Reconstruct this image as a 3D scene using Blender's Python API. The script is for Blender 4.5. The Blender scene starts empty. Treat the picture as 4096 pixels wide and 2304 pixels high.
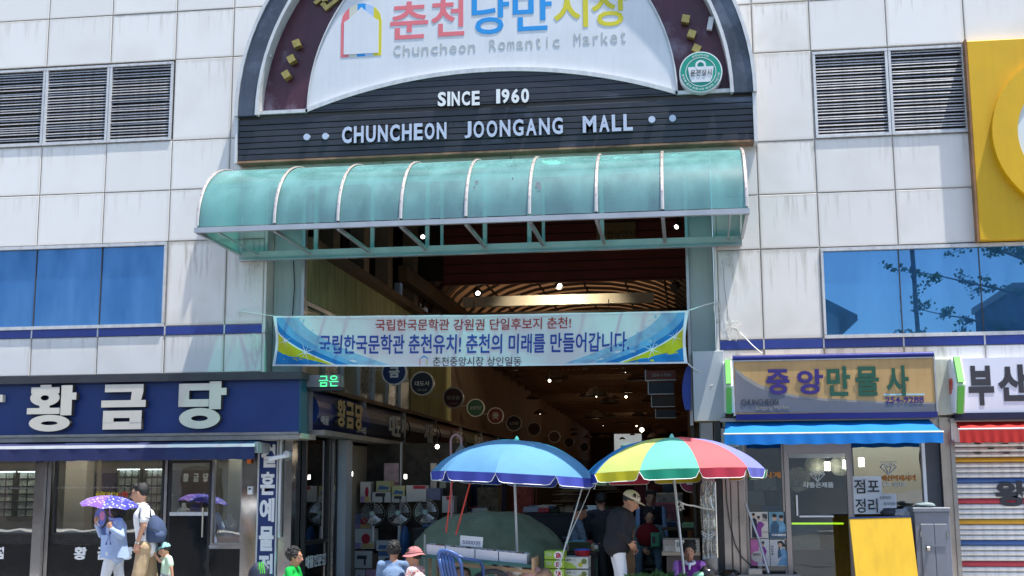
import bpy, bmesh, math, random
from mathutils import Vector, Matrix
R_ = math.radians
random.seed(7)
sc = bpy.context.scene
col = sc.collection

# ---------------------------------------------------------------- camera
CF = 4981.3                      # focal length in pixels of a 4096 wide frame
YAW, PITCH, ROLL = -0.137, 0.1588, -0.0058
CAM = Vector((1.0936, -16.58, 1.6))
_c, _s = math.cos(YAW), math.sin(YAW); _cp, _sp = math.cos(PITCH), math.sin(PITCH)
FW = Vector((_s*_cp, _c*_cp, _sp)); _r = Vector((_c, -_s, 0)); _u = _r.cross(FW)
RT = _r*math.cos(ROLL) + _u*math.sin(ROLL); UP = -_r*math.sin(ROLL) + _u*math.cos(ROLL)
cam = bpy.data.cameras.new('camera'); camo = bpy.data.objects.new('camera', cam); col.objects.link(camo)
cam.sensor_width = 36; cam.lens = CF/4096*36; cam.clip_end = 3000; cam.clip_start = .1
M = Matrix((RT, UP, -FW)).transposed().to_4x4(); M.translation = CAM
camo.matrix_world = M
sc.camera = camo
# ---------------------------------------------------------------- light
SUN = Vector((0.285, -0.115, 1.0)).normalized()     # towards the sun
SUN_EL = math.asin(SUN.z); SUN_AZ = math.atan2(SUN.x, SUN.y)   # azimuth from +Y clockwise
w = bpy.data.worlds.new('World'); sc.world = w; w.use_nodes = True
nt = w.node_tree; bg = nt.nodes['Background']
sky = nt.nodes.new('ShaderNodeTexSky'); sky.sky_type = 'NISHITA'; sky.sun_disc = False
sky.sun_elevation = SUN_EL; sky.sun_rotation = SUN_AZ; sky.air_density = 1.0; sky.dust_density = 1.2
nt.links.new(sky.outputs[0], bg.inputs[0]); bg.inputs[1].default_value = 0.15
sl = bpy.data.lights.new('sun', 'SUN'); sl.energy = 4.4; sl.angle = R_(0.53); sl.color = (1, .965, .91)
slo = bpy.data.objects.new('sun', sl); col.objects.link(slo); slo.rotation_euler = SUN.to_track_quat('Z', 'Y').to_euler()
slo.location = (10, -20, 40)
sc.view_settings.view_transform = 'Standard'; sc.view_settings.look = 'None'
sc.view_settings.gamma = 1; sc.view_settings.exposure = 1.0; sc.view_settings.use_curve_mapping = False
sc.cycles.max_bounces = 8; sc.cycles.diffuse_bounces = 4; sc.cycles.glossy_bounces = 4
sc.cycles.transparent_max_bounces = 12; sc.cycles.caustics_reflective = False; sc.cycles.caustics_refractive = False

# ---------------------------------------------------------------- pixel <-> place
def W(px, py, Y=0.0):            # pixel of the 4096 wide photograph -> point on the plane y = Y
    d = FW + RT*((px-2048)/CF) + UP*((1152-py)/CF)
    return CAM + d*((Y-CAM.y)/d.y)
K = 4096/2576
def D(x, y, Y=0.0): return W(x*K, y*K, Y)

# ---------------------------------------------------------------- mesh helpers
ORG = {}
def org(p): return ORG.get(p.name, Vector((0, 0, 0))) if p is not None else Vector((0, 0, 0))
class MB:
    def __init__(s): s.v = []; s.f = []; s.m = []
    def add(s, vs, fs, m=0):
        n = len(s.v); s.v += [tuple(v) for v in vs]
        for f in fs: s.f.append(tuple(n+i for i in f)); s.m.append(m)
        return s
    def box(s, x0, x1, y0, y1, z0, z1, m=0):
        if x0 > x1: x0, x1 = x1, x0
        if y0 > y1: y0, y1 = y1, y0
        if z0 > z1: z0, z1 = z1, z0
        return s.add([(x0,y0,z0),(x1,y0,z0),(x1,y1,z0),(x0,y1,z0),(x0,y0,z1),(x1,y0,z1),(x1,y1,z1),(x0,y1,z1)],
            [(0,3,2,1),(4,5,6,7),(0,1,5,4),(1,2,6,5),(2,3,7,6),(3,0,4,7)], m)
    def cbox(s, x0, x1, y0, y1, z0, z1, c=.006, m=0):   # front face chamfered, front at y0
        a = [(x0,y0+c,z0),(x1,y0+c,z0),(x1,y0+c,z1),(x0,y0+c,z1)]
        b = [(x0+c,y0,z0+c),(x1-c,y0,z0+c),(x1-c,y0,z1-c),(x0+c,y0,z1-c)]
        k = [(x0,y1,z0),(x1,y1,z0),(x1,y1,z1),(x0,y1,z1)]
        return s.add(a+b+k, [(4,5,6,7),(0,1,5,4),(1,2,6,5),(2,3,7,6),(3,0,4,7),(8,9,1,0),(9,10,2,1),(10,11,3,2),(11,8,0,3),(11,10,9,8)], m)
    def obox(s, c, ax, ay, az, m=0):     # oriented box: centre and three half vectors
        c, ax, ay, az = map(Vector, (c, ax, ay, az)); vs = []
        for sz in (-1, 1):
            for sx, sy in ((-1,-1),(1,-1),(1,1),(-1,1)): vs.append(c+ax*sx+ay*sy+az*sz)
        return s.add(vs, [(0,3,2,1),(4,5,6,7),(0,1,5,4),(1,2,6,5),(2,3,7,6),(3,0,4,7)], m)
    def prism(s, pts, y0, y1, m=0, axis='y'):     # polygon in x,z (counter-clockwise seen from the front)
        n = len(pts)
        if axis == 'y': a = [(p[0], y0, p[1]) for p in pts]; b = [(p[0], y1, p[1]) for p in pts]
        elif axis == 'x': a = [(y0, p[0], p[1]) for p in pts]; b = [(y1, p[0], p[1]) for p in pts]
        else: a = [(p[0], p[1], y0) for p in pts]; b = [(p[0], p[1], y1) for p in pts]
        fs = [tuple(range(n)), tuple(range(2*n-1, n-1, -1))] + [(i, n+i, n+(i+1) % n, (i+1) % n) for i in range(n)]
        return s.add(a+b, fs, m)
    def quad(s, a, b, c, d, m=0): return s.add([a, b, c, d], [(0,1,2,3)], m)
    def tube(s, pts, r, n=8, m=0, caps=True, flat=1.0):
        pts = [Vector(p) for p in pts]; rs = r if isinstance(r, (list, tuple)) else [r]*len(pts)
        vs = []; up = None
        for i, p in enumerate(pts):
            t = (pts[min(i+1, len(pts)-1)]-pts[max(i-1, 0)])
            t = t.normalized() if t.length > 1e-9 else Vector((0,0,1))
            if up is None:
                up = Vector((0,0,1)) if abs(t.z) < .9 else Vector((0,1,0))
            a = t.cross(up).normalized(); b = a.cross(t).normalized(); up = b
            for k in range(n):
                an = 2*math.pi*k/n; vs.append(p+a*math.cos(an)*rs[i]+b*math.sin(an)*rs[i]*flat)
        fs = []
        for i in range(len(pts)-1):
            for k in range(n): fs.append((i*n+k, i*n+(k+1) % n, (i+1)*n+(k+1) % n, (i+1)*n+k))
        if caps: fs.append(tuple(range(n-1, -1, -1))); fs.append(tuple((len(pts)-1)*n+k for k in range(n)))
        return s.add(vs, fs, m)
    def ell(s, c, r, m=0, nu=14, nv=9, rot=None):
        c = Vector(c); r = r if isinstance(r, (list, tuple)) else (r, r, r); vs = []
        for j in range(nv+1):
            th = math.pi*j/nv
            for i in range(nu):
                ph = 2*math.pi*i/nu
                p = Vector((r[0]*math.sin(th)*math.cos(ph), r[1]*math.sin(th)*math.sin(ph), r[2]*math.cos(th)))
                if rot: p = rot @ p
                vs.append(c+p)
        fs = [(j*nu+i, (j+1)*nu+i, (j+1)*nu+(i+1) % nu, j*nu+(i+1) % nu) for j in range(nv) for i in range(nu)]
        return s.add(vs, fs, m)
    def cap(s, p0, p1, r0, r1, m=0, n=12, wide=None, k=1.0):   # tapered capsule; wide = unit vector stretched by k
        p0, p1 = Vector(p0), Vector(p1); t = (p1-p0); L = t.length; t = t.normalized() if L > 1e-6 else Vector((0,0,1))
        if wide is not None: a = Vector(wide); a = (a-t*a.dot(t)).normalized()
        else:
            u = Vector((0,0,1)) if abs(t.z) < .9 else Vector((0,1,0)); a = t.cross(u).normalized()
        b = t.cross(a).normalized(); vs = []; rings = []
        for j in range(4): an = math.pi/2*(j/4); rings.append((p0-t*r0*math.cos(an), r0*max(math.sin(an), .02)))
        rings += [(p0, r0), (p1, r1)]
        for j in range(3, -1, -1): an = math.pi/2*(j/4); rings.append((p1+t*r1*math.cos(an), r1*max(math.sin(an), .02)))
        for p, r in rings:
            for i in range(n):
                an = 2*math.pi*i/n; vs.append(p+a*math.cos(an)*r*k+b*math.sin(an)*r)
        fs = [(j*n+i, j*n+(i+1) % n, (j+1)*n+(i+1) % n, (j+1)*n+i) for j in range(len(rings)-1) for i in range(n)]
        fs += [tuple(range(n-1, -1, -1)), tuple((len(rings)-1)*n+i for i in range(n))]
        return s.add(vs, fs, m)
    def lathe(s, c, prof, n=20, m=0, axis='z', caps=True):
        c = Vector(c); vs = []
        for r, h in prof:
            for i in range(n):
                a = 2*math.pi*i/n; x, y = r*math.cos(a), r*math.sin(a)
                vs.append(c+(Vector((x, y, h)) if axis == 'z' else Vector((x, h, y)) if axis == 'y' else Vector((h, x, y))))
        fs = [(j*n+i, j*n+(i+1) % n, (j+1)*n+(i+1) % n, (j+1)*n+i) for j in range(len(prof)-1) for i in range(n)]
        if caps: fs += [tuple(range(n-1, -1, -1)), tuple((len(prof)-1)*n+i for i in range(n))]
        return s.add(vs, fs, m)
    def grid(s, fn, nu, nv, m=0):
        vs = [fn(i/nu, j/nv) for j in range(nv+1) for i in range(nu+1)]
        fs = [(j*(nu+1)+i, j*(nu+1)+i+1, (j+1)*(nu+1)+i+1, (j+1)*(nu+1)+i) for j in range(nv) for i in range(nu)]
        return s.add(vs, fs, m)
    def ring(s, cx, cz, rx, rz, ix, iz, y0, y1, m=0, n=28):
        o = [(cx+rx*math.cos(2*math.pi*i/n), cz+rz*math.sin(2*math.pi*i/n)) for i in range(n)]
        q = [(cx+ix*math.cos(2*math.pi*i/n), cz+iz*math.sin(2*math.pi*i/n)) for i in range(n)]
        vs = [(x, y0, z) for x, z in o]+[(x, y0, z) for x, z in q]+[(x, y1, z) for x, z in o]+[(x, y1, z) for x, z in q]
        fs = []
        for i in range(n):
            j = (i+1) % n; fs += [(i, j, n+j, n+i), (i, 2*n+i, 2*n+j, j), (n+i, n+j, 3*n+j, 3*n+i)]
        return s.add(vs, fs, m)
    def disc(s, cx, cz, r, y0, y1, m=0, n=28, rz=None):
        rz = rz or r
        return s.prism([(cx+r*math.cos(2*math.pi*i/n), cz+rz*math.sin(2*math.pi*i/n)) for i in range(n)], y0, y1, m)
    def xf(s, fn): s.v = [tuple(fn(Vector(v))) for v in s.v]; return s
    def build(s, name, mats, parent=None, smooth=False, loc=None, fixn=False):
        me = bpy.data.meshes.new(name)
        if parent is not None: o0 = org(parent)
        elif loc is not None: o0 = Vector(loc)
        else:
            xs = [v[0] for v in s.v]; ys = [v[1] for v in s.v]; zs = [v[2] for v in s.v]
            o0 = Vector(((min(xs)+max(xs))/2, (min(ys)+max(ys))/2, min(zs)))
        me.from_pydata([(v[0]-o0.x, v[1]-o0.y, v[2]-o0.z) for v in s.v], [], s.f)
        if not isinstance(mats, (list, tuple)): mats = [mats]
        for mt in mats: me.materials.append(mt)
        if len(mats) > 1: me.polygons.foreach_set('material_index', s.m)
        if smooth: me.polygons.foreach_set('use_smooth', [True]*len(s.f))
        if fixn:
            bm = bmesh.new(); bm.from_mesh(me); bmesh.ops.recalc_face_normals(bm, faces=bm.faces); bm.to_mesh(me); bm.free()
        me.update()
        o = bpy.data.objects.new(name, me); col.objects.link(o)
        if parent is not None: o.parent = parent
        else: o.location = o0
        ORG[o.name] = o0
        return o
def thing(name, label, cat, loc=(0,0,0), group=None):
    o = bpy.data.objects.new(name, None); col.objects.link(o); o.location = loc; o.empty_display_size = .1
    ORG[o.name] = Vector(loc); o['label'] = label; o['category'] = cat
    if group: o['group'] = group
    return o
def tag(o, label, cat, group=None):
    o['label'] = label; o['category'] = cat
    if group: o['group'] = group
    return o
def struct(o): o['kind'] = 'structure'; return o
def stuff(o): o['kind'] = 'stuff'; return o
def dup(src, dx=0, dy=0, dz=0, parent=None, name=None):    # copy of a mesh object sharing its data
    c = src.copy(); col.objects.link(c)
    if parent is not None: c.parent = parent
    c.location = c.location+Vector((dx, dy, dz)); ORG[c.name] = ORG.get(src.name, Vector((0,0,0)))
    return c
def copy_tree(root, loc, label, rz=0, scale=None):
    r = root.copy(); col.objects.link(r); r.location = loc; r.rotation_euler = (0, 0, rz); r['label'] = label
    if scale: r.scale = scale
    for ch in list(root.children):
        c = ch.copy(); col.objects.link(c); c.parent = r
        for g in list(ch.children):
            q = g.copy(); col.objects.link(q); q.parent = c
    return r

# ---------------------------------------------------------------- materials
MATS = {}
def mat(name, c, rough=.5, metal=0, var=.12, vs=3.0, bump=0, bs=40, spec=.5, coat=0, emit=None, es=1, streak=0, alpha=None, trans=0):
    if name in MATS: return MATS[name]
    m = bpy.data.materials.new(name); m.use_nodes = True; t = m.node_tree; N = t.nodes; L = t.links
    b = N['Principled BSDF']; b.inputs['Roughness'].default_value = rough; b.inputs['Metallic'].default_value = metal
    b.inputs['Specular IOR Level'].default_value = spec; b.inputs['Coat Weight'].default_value = coat
    c = tuple(c)
    b.inputs['Base Color'].default_value = (*c, 1)
    if var or streak:
        tc = N.new('ShaderNodeTexCoord'); src = tc.outputs['Object']
        nz = N.new('ShaderNodeTexNoise'); nz.inputs['Scale'].default_value = vs; nz.inputs['Detail'].default_value = 6; nz.inputs['Roughness'].default_value = .65
        L.new(src, nz.inputs['Vector'])
        mr = N.new('ShaderNodeMapRange'); mr.inputs['From Min'].default_value = .3; mr.inputs['From Max'].default_value = .7
        mr.inputs['To Min'].default_value = 1-var; mr.inputs['To Max'].default_value = 1+var*.6
        L.new(nz.outputs['Fac'], mr.inputs['Value']); fac = mr.outputs['Result']
        if streak:
            mp = N.new('ShaderNodeMapping'); mp.inputs['Scale'].default_value = (9, 9, .7); L.new(src, mp.inputs['Vector'])
            n2 = N.new('ShaderNodeTexNoise'); n2.inputs['Scale'].default_value = 1.6; n2.inputs['Detail'].default_value = 5; L.new(mp.outputs[0], n2.inputs['Vector'])
            m2 = N.new('ShaderNodeMapRange'); m2.inputs['From Min'].default_value = .45; m2.inputs['From Max'].default_value = .75
            m2.inputs['To Min'].default_value = 1; m2.inputs['To Max'].default_value = 1-streak
            L.new(n2.outputs['Fac'], m2.inputs['Value'])
            mm = N.new('ShaderNodeMath'); mm.operation = 'MULTIPLY'; L.new(fac, mm.inputs[0]); L.new(m2.outputs['Result'], mm.inputs[1]); fac = mm.outputs[0]
        vm = N.new('ShaderNodeVectorMath'); vm.operation = 'SCALE'; vm.inputs[0].default_value = c; L.new(fac, vm.inputs['Scale'])
        L.new(vm.outputs[0], b.inputs['Base Color'])
        rr = N.new('ShaderNodeMapRange'); rr.inputs['To Min'].default_value = max(rough-.08, 0); rr.inputs['To Max'].default_value = min(rough+.12, 1)
        L.new(nz.outputs['Fac'], rr.inputs['Value']); L.new(rr.outputs['Result'], b.inputs['Roughness'])
    if bump:
        tc2 = N.new('ShaderNodeTexCoord'); nb = N.new('ShaderNodeTexNoise'); nb.inputs['Scale'].default_value = bs; nb.inputs['Detail'].default_value = 4
        L.new(tc2.outputs['Object'], nb.inputs['Vector']); bp = N.new('ShaderNodeBump'); bp.inputs['Strength'].default_value = bump
        bp.inputs['Distance'].default_value = .01; L.new(nb.outputs['Fac'], bp.inputs['Height']); L.new(bp.outputs[0], b.inputs['Normal'])
    if emit is not None:
        b.inputs['Emission Color'].default_value = (*emit, 1); b.inputs['Emission Strength'].default_value = es
    if trans:      # thin cloth that lets some light through
        tl = N.new('ShaderNodeBsdfTranslucent'); tl.inputs['Color'].default_value = (*c, 1)
        mx = N.new('ShaderNodeMixShader'); mx.inputs[0].default_value = trans
        L.new(b.outputs[0], mx.inputs[1]); L.new(tl.outputs[0], mx.inputs[2]); L.new(mx.outputs[0], N['Material Output'].inputs[0])
    if alpha is not None: b.inputs['Alpha'].default_value = alpha
    MATS[name] = m
    return m
def glass(name, tint, trans=.7, gloss_rough=.02, diff=None, dw=0, frost=0, fres=True, gcol=(1,1,1), wave=.02):
    if name in MATS: return MATS[name]
    m = bpy.data.materials.new(name); m.use_nodes = True; t = m.node_tree; N = t.nodes; L = t.links
    N.remove(N['Principled BSDF']); out = N['Material Output']
    tr = N.new('ShaderNodeBsdfTransparent'); tr.inputs[0].default_value = (*tint, 1)
    gl = N.new('ShaderNodeBsdfGlossy'); gl.inputs['Roughness'].default_value = gloss_rough; gl.inputs['Color'].default_value = (*gcol, 1)
    lw = N.new('ShaderNodeFresnel'); lw.inputs['IOR'].default_value = 1.5
    mr = N.new('ShaderNodeMapRange'); mr.inputs['To Min'].default_value = 1-trans; mr.inputs['To Max'].default_value = 1
    L.new(lw.outputs[0], mr.inputs['Value'])
    mx = N.new('ShaderNodeMixShader'); L.new(mr.outputs[0], mx.inputs[0]); L.new(tr.outputs[0], mx.inputs[1]); L.new(gl.outputs[0], mx.inputs[2])
    last = mx
    if dw:
        df = N.new('ShaderNodeBsdfDiffuse'); df.inputs[0].default_value = (*diff, 1); m2 = N.new('ShaderNodeMixShader')
        tc = N.new('ShaderNodeTexCoord'); nz = N.new('ShaderNodeTexNoise'); nz.inputs['Scale'].default_value = 1.2; nz.inputs['Detail'].default_value = 7
        mp = N.new('ShaderNodeMapping'); mp.inputs['Scale'].default_value = (3, 3, .8); L.new(tc.outputs['Object'], mp.inputs[0]); L.new(mp.outputs[0], nz.inputs['Vector'])
        r2 = N.new('ShaderNodeMapRange'); r2.inputs['From Min'].default_value = .3; r2.inputs['From Max'].default_value = .7
        r2.inputs['To Min'].default_value = dw*.7; r2.inputs['To Max'].default_value = dw*1.3; L.new(nz.outputs['Fac'], r2.inputs['Value']); L.new(r2.outputs[0], m2.inputs[0])
        L.new(mx.outputs[0], m2.inputs[1]); L.new(df.outputs[0], m2.inputs[2]); last = m2
    # gentle waviness so reflections bend as in real float glass
    tc = N.new('ShaderNodeTexCoord'); nb = N.new('ShaderNodeTexNoise'); nb.inputs['Scale'].default_value = 1.1; L.new(tc.outputs['Object'], nb.inputs['Vector'])
    bp = N.new('ShaderNodeBump'); bp.inputs['Strength'].default_value = .12; bp.inputs['Distance'].default_value = wave; L.new(nb.outputs['Fac'], bp.inputs['Height']); L.new(bp.outputs[0], gl.inputs['Normal'])
    L.new(last.outputs[0], out.inputs[0]); MATS[name] = m
    return m
def panel_mat(name, c, dirt=.5, top=.35):
    # enamelled metal panel: rain streaks running down from the joint above, grime along the edges
    m = bpy.data.materials.new(name); m.use_nodes = True; t = m.node_tree; N = t.nodes; L = t.links; b = N['Principled BSDF']
    b.inputs['Roughness'].default_value = .42; b.inputs['Specular IOR Level'].default_value = .45
    tc = N.new('ShaderNodeTexCoord'); oi = N.new('ShaderNodeObjectInfo')
    va = N.new('ShaderNodeVectorMath'); va.operation = 'ADD'; L.new(tc.outputs['Object'], va.inputs[0])
    vr = N.new('ShaderNodeVectorMath'); vr.operation = 'SCALE'; vr.inputs[0].default_value = (37, 11, 23); L.new(oi.outputs['Random'], vr.inputs['Scale']); L.new(vr.outputs[0], va.inputs[1])
    mp = N.new('ShaderNodeMapping'); mp.inputs['Scale'].default_value = (7, 7, .55); L.new(va.outputs[0], mp.inputs[0])
    n1 = N.new('ShaderNodeTexNoise'); n1.inputs['Scale'].default_value = 2.2; n1.inputs['Detail'].default_value = 7; n1.inputs['Roughness'].default_value = .6; L.new(mp.outputs[0], n1.inputs['Vector'])
    n0 = N.new('ShaderNodeTexNoise'); n0.inputs['Scale'].default_value = 1.3; n0.inputs['Detail'].default_value = 3; L.new(va.outputs[0], n0.inputs['Vector'])
    sp = N.new('ShaderNodeSeparateXYZ'); L.new(tc.outputs['Generated'], sp.inputs[0])
    def mrange(v, a, bb, c0, d0, smooth=False):
        q = N.new('ShaderNodeMapRange'); q.inputs['From Min'].default_value = a; q.inputs['From Max'].default_value = bb; q.inputs['To Min'].default_value = c0; q.inputs['To Max'].default_value = d0
        if smooth: q.interpolation_type = 'SMOOTHSTEP'
        L.new(v, q.inputs['Value']); return q.outputs[0]
    def math_(op, a, bb):
        q = N.new('ShaderNodeMath'); q.operation = op
        for i, x in enumerate((a, bb)):
            if isinstance(x, (int, float)): q.inputs[i].default_value = x
            else: L.new(x, q.inputs[i])
        return q.outputs[0]
    z = sp.outputs['Z']; x = sp.outputs['X']
    topm = mrange(z, top, 1.0, 0, 1, True)                       # more streaks near the top joint
    st = mrange(n1.outputs['Fac'], .5, .68, 0, 1, True)
    st = math_('MULTIPLY', st, topm)
    jag = math_('MULTIPLY', n1.outputs['Fac'], .16)
    band = mrange(math_('ADD', z, jag), 1.0, 1.09, 0, 1, True)     # ragged dirt hanging from the joint
    edge = math_('ABSOLUTE', math_('SUBTRACT', x, .5), 0); edge = mrange(math_('ADD', edge, math_('MULTIPLY', n1.outputs['Fac'], .05)), .47, .53, 0, .8, True)
    zed = mrange(z, .07, 0, 0, .55, True)
    patch = mrange(n0.outputs['Fac'], .45, .75, 0, .35, True)
    tot = math_('MAXIMUM', math_('MAXIMUM', math_('MULTIPLY', st, .8), math_('MULTIPLY', band, .9)), math_('MAXIMUM', edge, math_('MAXIMUM', zed, patch)))
    rnd = mrange(oi.outputs['Random'], 0, 1, dirt*.5, dirt*1.25)
    tot = math_('MULTIPLY', tot, rnd)
    mx = N.new('ShaderNodeMix'); mx.data_type = 'RGBA'; L.new(tot, mx.inputs['Factor'])
    mx.inputs['A'].default_value = (*c, 1); mx.inputs['B'].default_value = (c[0]*.55, c[1]*.52, c[2]*.46, 1)
    sh = N.new('ShaderNodeVectorMath'); sh.operation = 'SCALE'; L.new(mx.outputs['Result'], sh.inputs[0]); L.new(mrange(oi.outputs['Random'], 0, 1, .96, 1.03), sh.inputs['Scale'])
    L.new(sh.outputs[0], b.inputs['Base Color'])
    bp = N.new('ShaderNodeBump'); bp.inputs['Strength'].default_value = .06; bp.inputs['Distance'].default_value = .03; L.new(n0.outputs['Fac'], bp.inputs['Height']); L.new(bp.outputs[0], b.inputs['Normal'])
    MATS[name] = m; return m

PANEL = panel_mat('white enamel panel', (.80, .775, .735), .50)
PANELR = panel_mat('weathered enamel panel', (.78, .75, .705), .85, .1)
JOINT = mat('grey joint backing', (.52, .50, .47), .8, var=.3, vs=8)
ALU = mat('dull aluminium', (.52, .52, .53), .38, .6, var=.15, vs=6, streak=.15)
ALUW = mat('pale window trim', (.62, .62, .62), .45, .2, var=.12, vs=8, streak=.2)
DARK = mat('dark void lining', (.035, .032, .03), .85, var=.3)
BLUESTRIPE = mat('blue enamel stripe', (.03, .055, .28), .35, var=.1, streak=.1)
STEEL = mat('polished stainless', (.62, .61, .60), .12, 1, var=.08, vs=2, bump=.15, bs=2.5)
STEELD = mat('brushed steel', (.42, .40, .39), .3, 1, var=.15, vs=5)
BLACKM = mat('black painted metal', (.018, .018, .02), .4, var=.2)
WHITEP = mat('white paint', (.78, .78, .78), .45, var=.06)
SIGNNAVY = mat('navy sign sheet', (.006, .028, .14), .38, var=.12, vs=1.5)
CREAM = mat('cream sign letter', (.55, .53, .46), .5, var=.08)
DARKEDGE = mat('dark letter edge', (.05, .045, .04), .5)
GREY = mat('grey print', (.42, .45, .45), .6, var=0)
PINK = mat('pink print', (.72, .16, .19), .55, var=.05)
PBLUE = mat('blue print', (.008, .27, .66), .5, var=.05)
PYEL = mat('yellow print', (.62, .55, .02), .5, var=.05)
PLBLUE = mat('pale blue print', (.38, .52, .74), .6, var=0)
PBEIGE = mat('beige print', (.56, .56, .47), .6, var=0)
BOARDW = mat('white sign board', (.67, .69, .72), .4, var=.07, vs=1.3, streak=.06)
# ---------------------------------------------------------------- lettering
_TC = {}
def text_geo(body, bold=0.0, res=3, shear=0):
    key = (body, bold, res, shear)
    if key in _TC: return _TC[key]
    cu = bpy.data.curves.new('t', 'FONT'); cu.body = body; cu.size = 1; cu.offset = bold; cu.resolution_u = res; cu.extrude = .02; cu.shear = shear
    ob = bpy.data.objects.new('t', cu); col.objects.link(ob)
    dg = bpy.context.evaluated_depsgraph_get(); dg.update()
    me = bpy.data.meshes.new_from_object(ob.evaluated_get(dg))
    vs = [tuple(v.co) for v in me.vertices]; fs = [tuple(p.vertices) for p in me.polygons]
    bpy.data.objects.remove(ob); bpy.data.curves.remove(cu); bpy.data.meshes.remove(me)
    if not vs: vs = [(0,0,-.02),(1,0,-.02),(1,1,.02),(0,1,.02)]; fs = [(0,1,2,3)]
    x0 = min(v[0] for v in vs); x1 = max(v[0] for v in vs); y0 = min(v[1] for v in vs); y1 = max(v[1] for v in vs)
    vs = [((v[0]-x0)/(x1-x0), (v[1]-y0)/(y1-y0), 1 if v[2] > 0 else 0) for v in vs]
    _TC[key] = (vs, fs, (x1-x0)/(y1-y0)); return _TC[key]
def letter(body, fn, mats, parent, name='lettering', bold=0.0, depth=.004, res=3):
    # fn(u, v, h) maps the letter's unit box and its height h above the surface to a place
    vs, fs, asp = text_geo(body, bold, res); mb = MB()
    mb.add([fn(v[0], v[1], v[2]*depth) for v in vs], fs)
    if isinstance(mats, (list, tuple)):       # side faces take the second material
        mb.m = [0 if all(vs[i][2] > .5 for i in f) else 1 for f in fs]
    return mb.build(name, mats, parent)
def on_plane(x0, x1, z0, z1, y):               # upright sign facing the street
    return lambda u, v, h: (x0+(x1-x0)*u, y-.002-h, z0+(z1-z0)*v)
def pxbox(a, b, c, d, Y):                      # picture box -> x0,x1,z0,z1 on plane Y
    p, q = D(a, (b+d)/2, Y), D(c, (b+d)/2, Y); r, s = D((a+c)/2, d, Y), D((a+c)/2, b, Y)
    return p.x, q.x, r.z, s.z
def sign_px(body, a, b, c, d, Y, mats, parent, name='lettering', bold=0.0, depth=.004, res=3):
    x0, x1, z0, z1 = pxbox(a, b, c, d, Y)
    return letter(body, on_plane(x0, x1, z0, z1, Y), mats, parent, name, bold, depth, res)
# three heavy hand-drawn syllables, as (kind, numbers) in their own boxes, y down
GLY = {
 'hwang': ((197,1068,550,1405), [('r',285,1068,365,1092),('r',220,1085,425,1130),('o',322,1162,107,60,30,19),('r',287,1214,360,1242),('r',197,1235,434,1279),('r',440,1073,520,1290),('r',516,1127,550,1178),('o',365,1345,148,60,60,14)]),
 'geum': ((733,1065,1055,1390), [('p',755,1065,1035,1065,1035,1120,1020,1186,945,1186,952,1120,755,1120),('r',733,1180,1055,1230),('r',750,1255,1030,1308),('r',750,1335,1030,1390),('r',750,1300,828,1340),('r',945,1300,1030,1340)]),
 'dang': ((1288,1045,1638,1385), [('r',1293,1058,1520,1108),('r',1293,1100,1368,1200),('r',1293,1172,1512,1226),('r',1515,1045,1600,1246),('r',1596,1093,1638,1144),('o',1450,1310,148,75,60,20)]),
}
def glyph(key, fn, mats, parent, depth=.03, name='letter'):
    (bx0, by0, bx1, by1), st = GLY[key]; mb = MB(); w_, h_ = bx1-bx0, by1-by0
    for i, s in enumerate(st):
        dz = depth+i*.0012; t = MB()
        if s[0] == 'r': t.prism([((s[1]-bx0)/w_, 1-(s[4]-by0)/h_), ((s[3]-bx0)/w_, 1-(s[4]-by0)/h_), ((s[3]-bx0)/w_, 1-(s[2]-by0)/h_), ((s[1]-bx0)/w_, 1-(s[2]-by0)/h_)], dz, 0)
        elif s[0] == 'p':
            q = [((s[k]-bx0)/w_, 1-(s[k+1]-by0)/h_) for k in range(1, len(s), 2)][::-1]; t.prism(q, dz, 0)
        else: t.ring((s[1]-bx0)/w_, 1-(s[2]-by0)/h_, s[3]/w_, s[4]/h_, s[5]/w_, s[6]/h_, dz, 0)
        n = len(mb.v); mb.v += [fn(v[0], v[2], v[1]) for v in t.v]
        for f in t.f:
            front = all(abs(t.v[k][1]-dz) < 1e-9 for k in f)
            mb.f.append(tuple(n+k for k in f)); mb.m.append(0 if front or not isinstance(mats, (list, tuple)) else 1)
    return mb.build(name, mats, parent)

# ================================================================ GROUND
ASPH = mat('asphalt', (.055, .055, .058), .85, var=.25, vs=5, bump=.5, bs=120)
PAVE = mat('pavement concrete', (.40, .385, .36), .8, var=.15, vs=2, bump=.2, bs=60)
g = struct(MB().quad((-400,-400,-.03),(400,-400,-.03),(400,400,-.03),(-400,400,-.03)).build('ground', mat('ground', (.20,.19,.17), .9, vs=.3)))
struct(MB().quad((-200,-27,-.02),(200,-27,-.02),(200,-4.6,-.02),(-200,-4.6,-.02)).build('road', ASPH))
struct(MB().box(-60,60,-4.45,.35,-.6,0).build('pavement', PAVE))
struct(MB().box(-60,60,-4.6,-4.45,-.6,.012).build('kerb', mat('granite kerb', (.36,.35,.34), .7)))
struct(MB().box(-60,60,-30,-27,-.6,.10).build('far_pavement', PAVE))
struct(MB().box(-4.2,1.2,.35,60,-.3,.002).build('alley_floor', mat('alley floor', (.11,.10,.095), .45, vs=1.5)))

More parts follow.
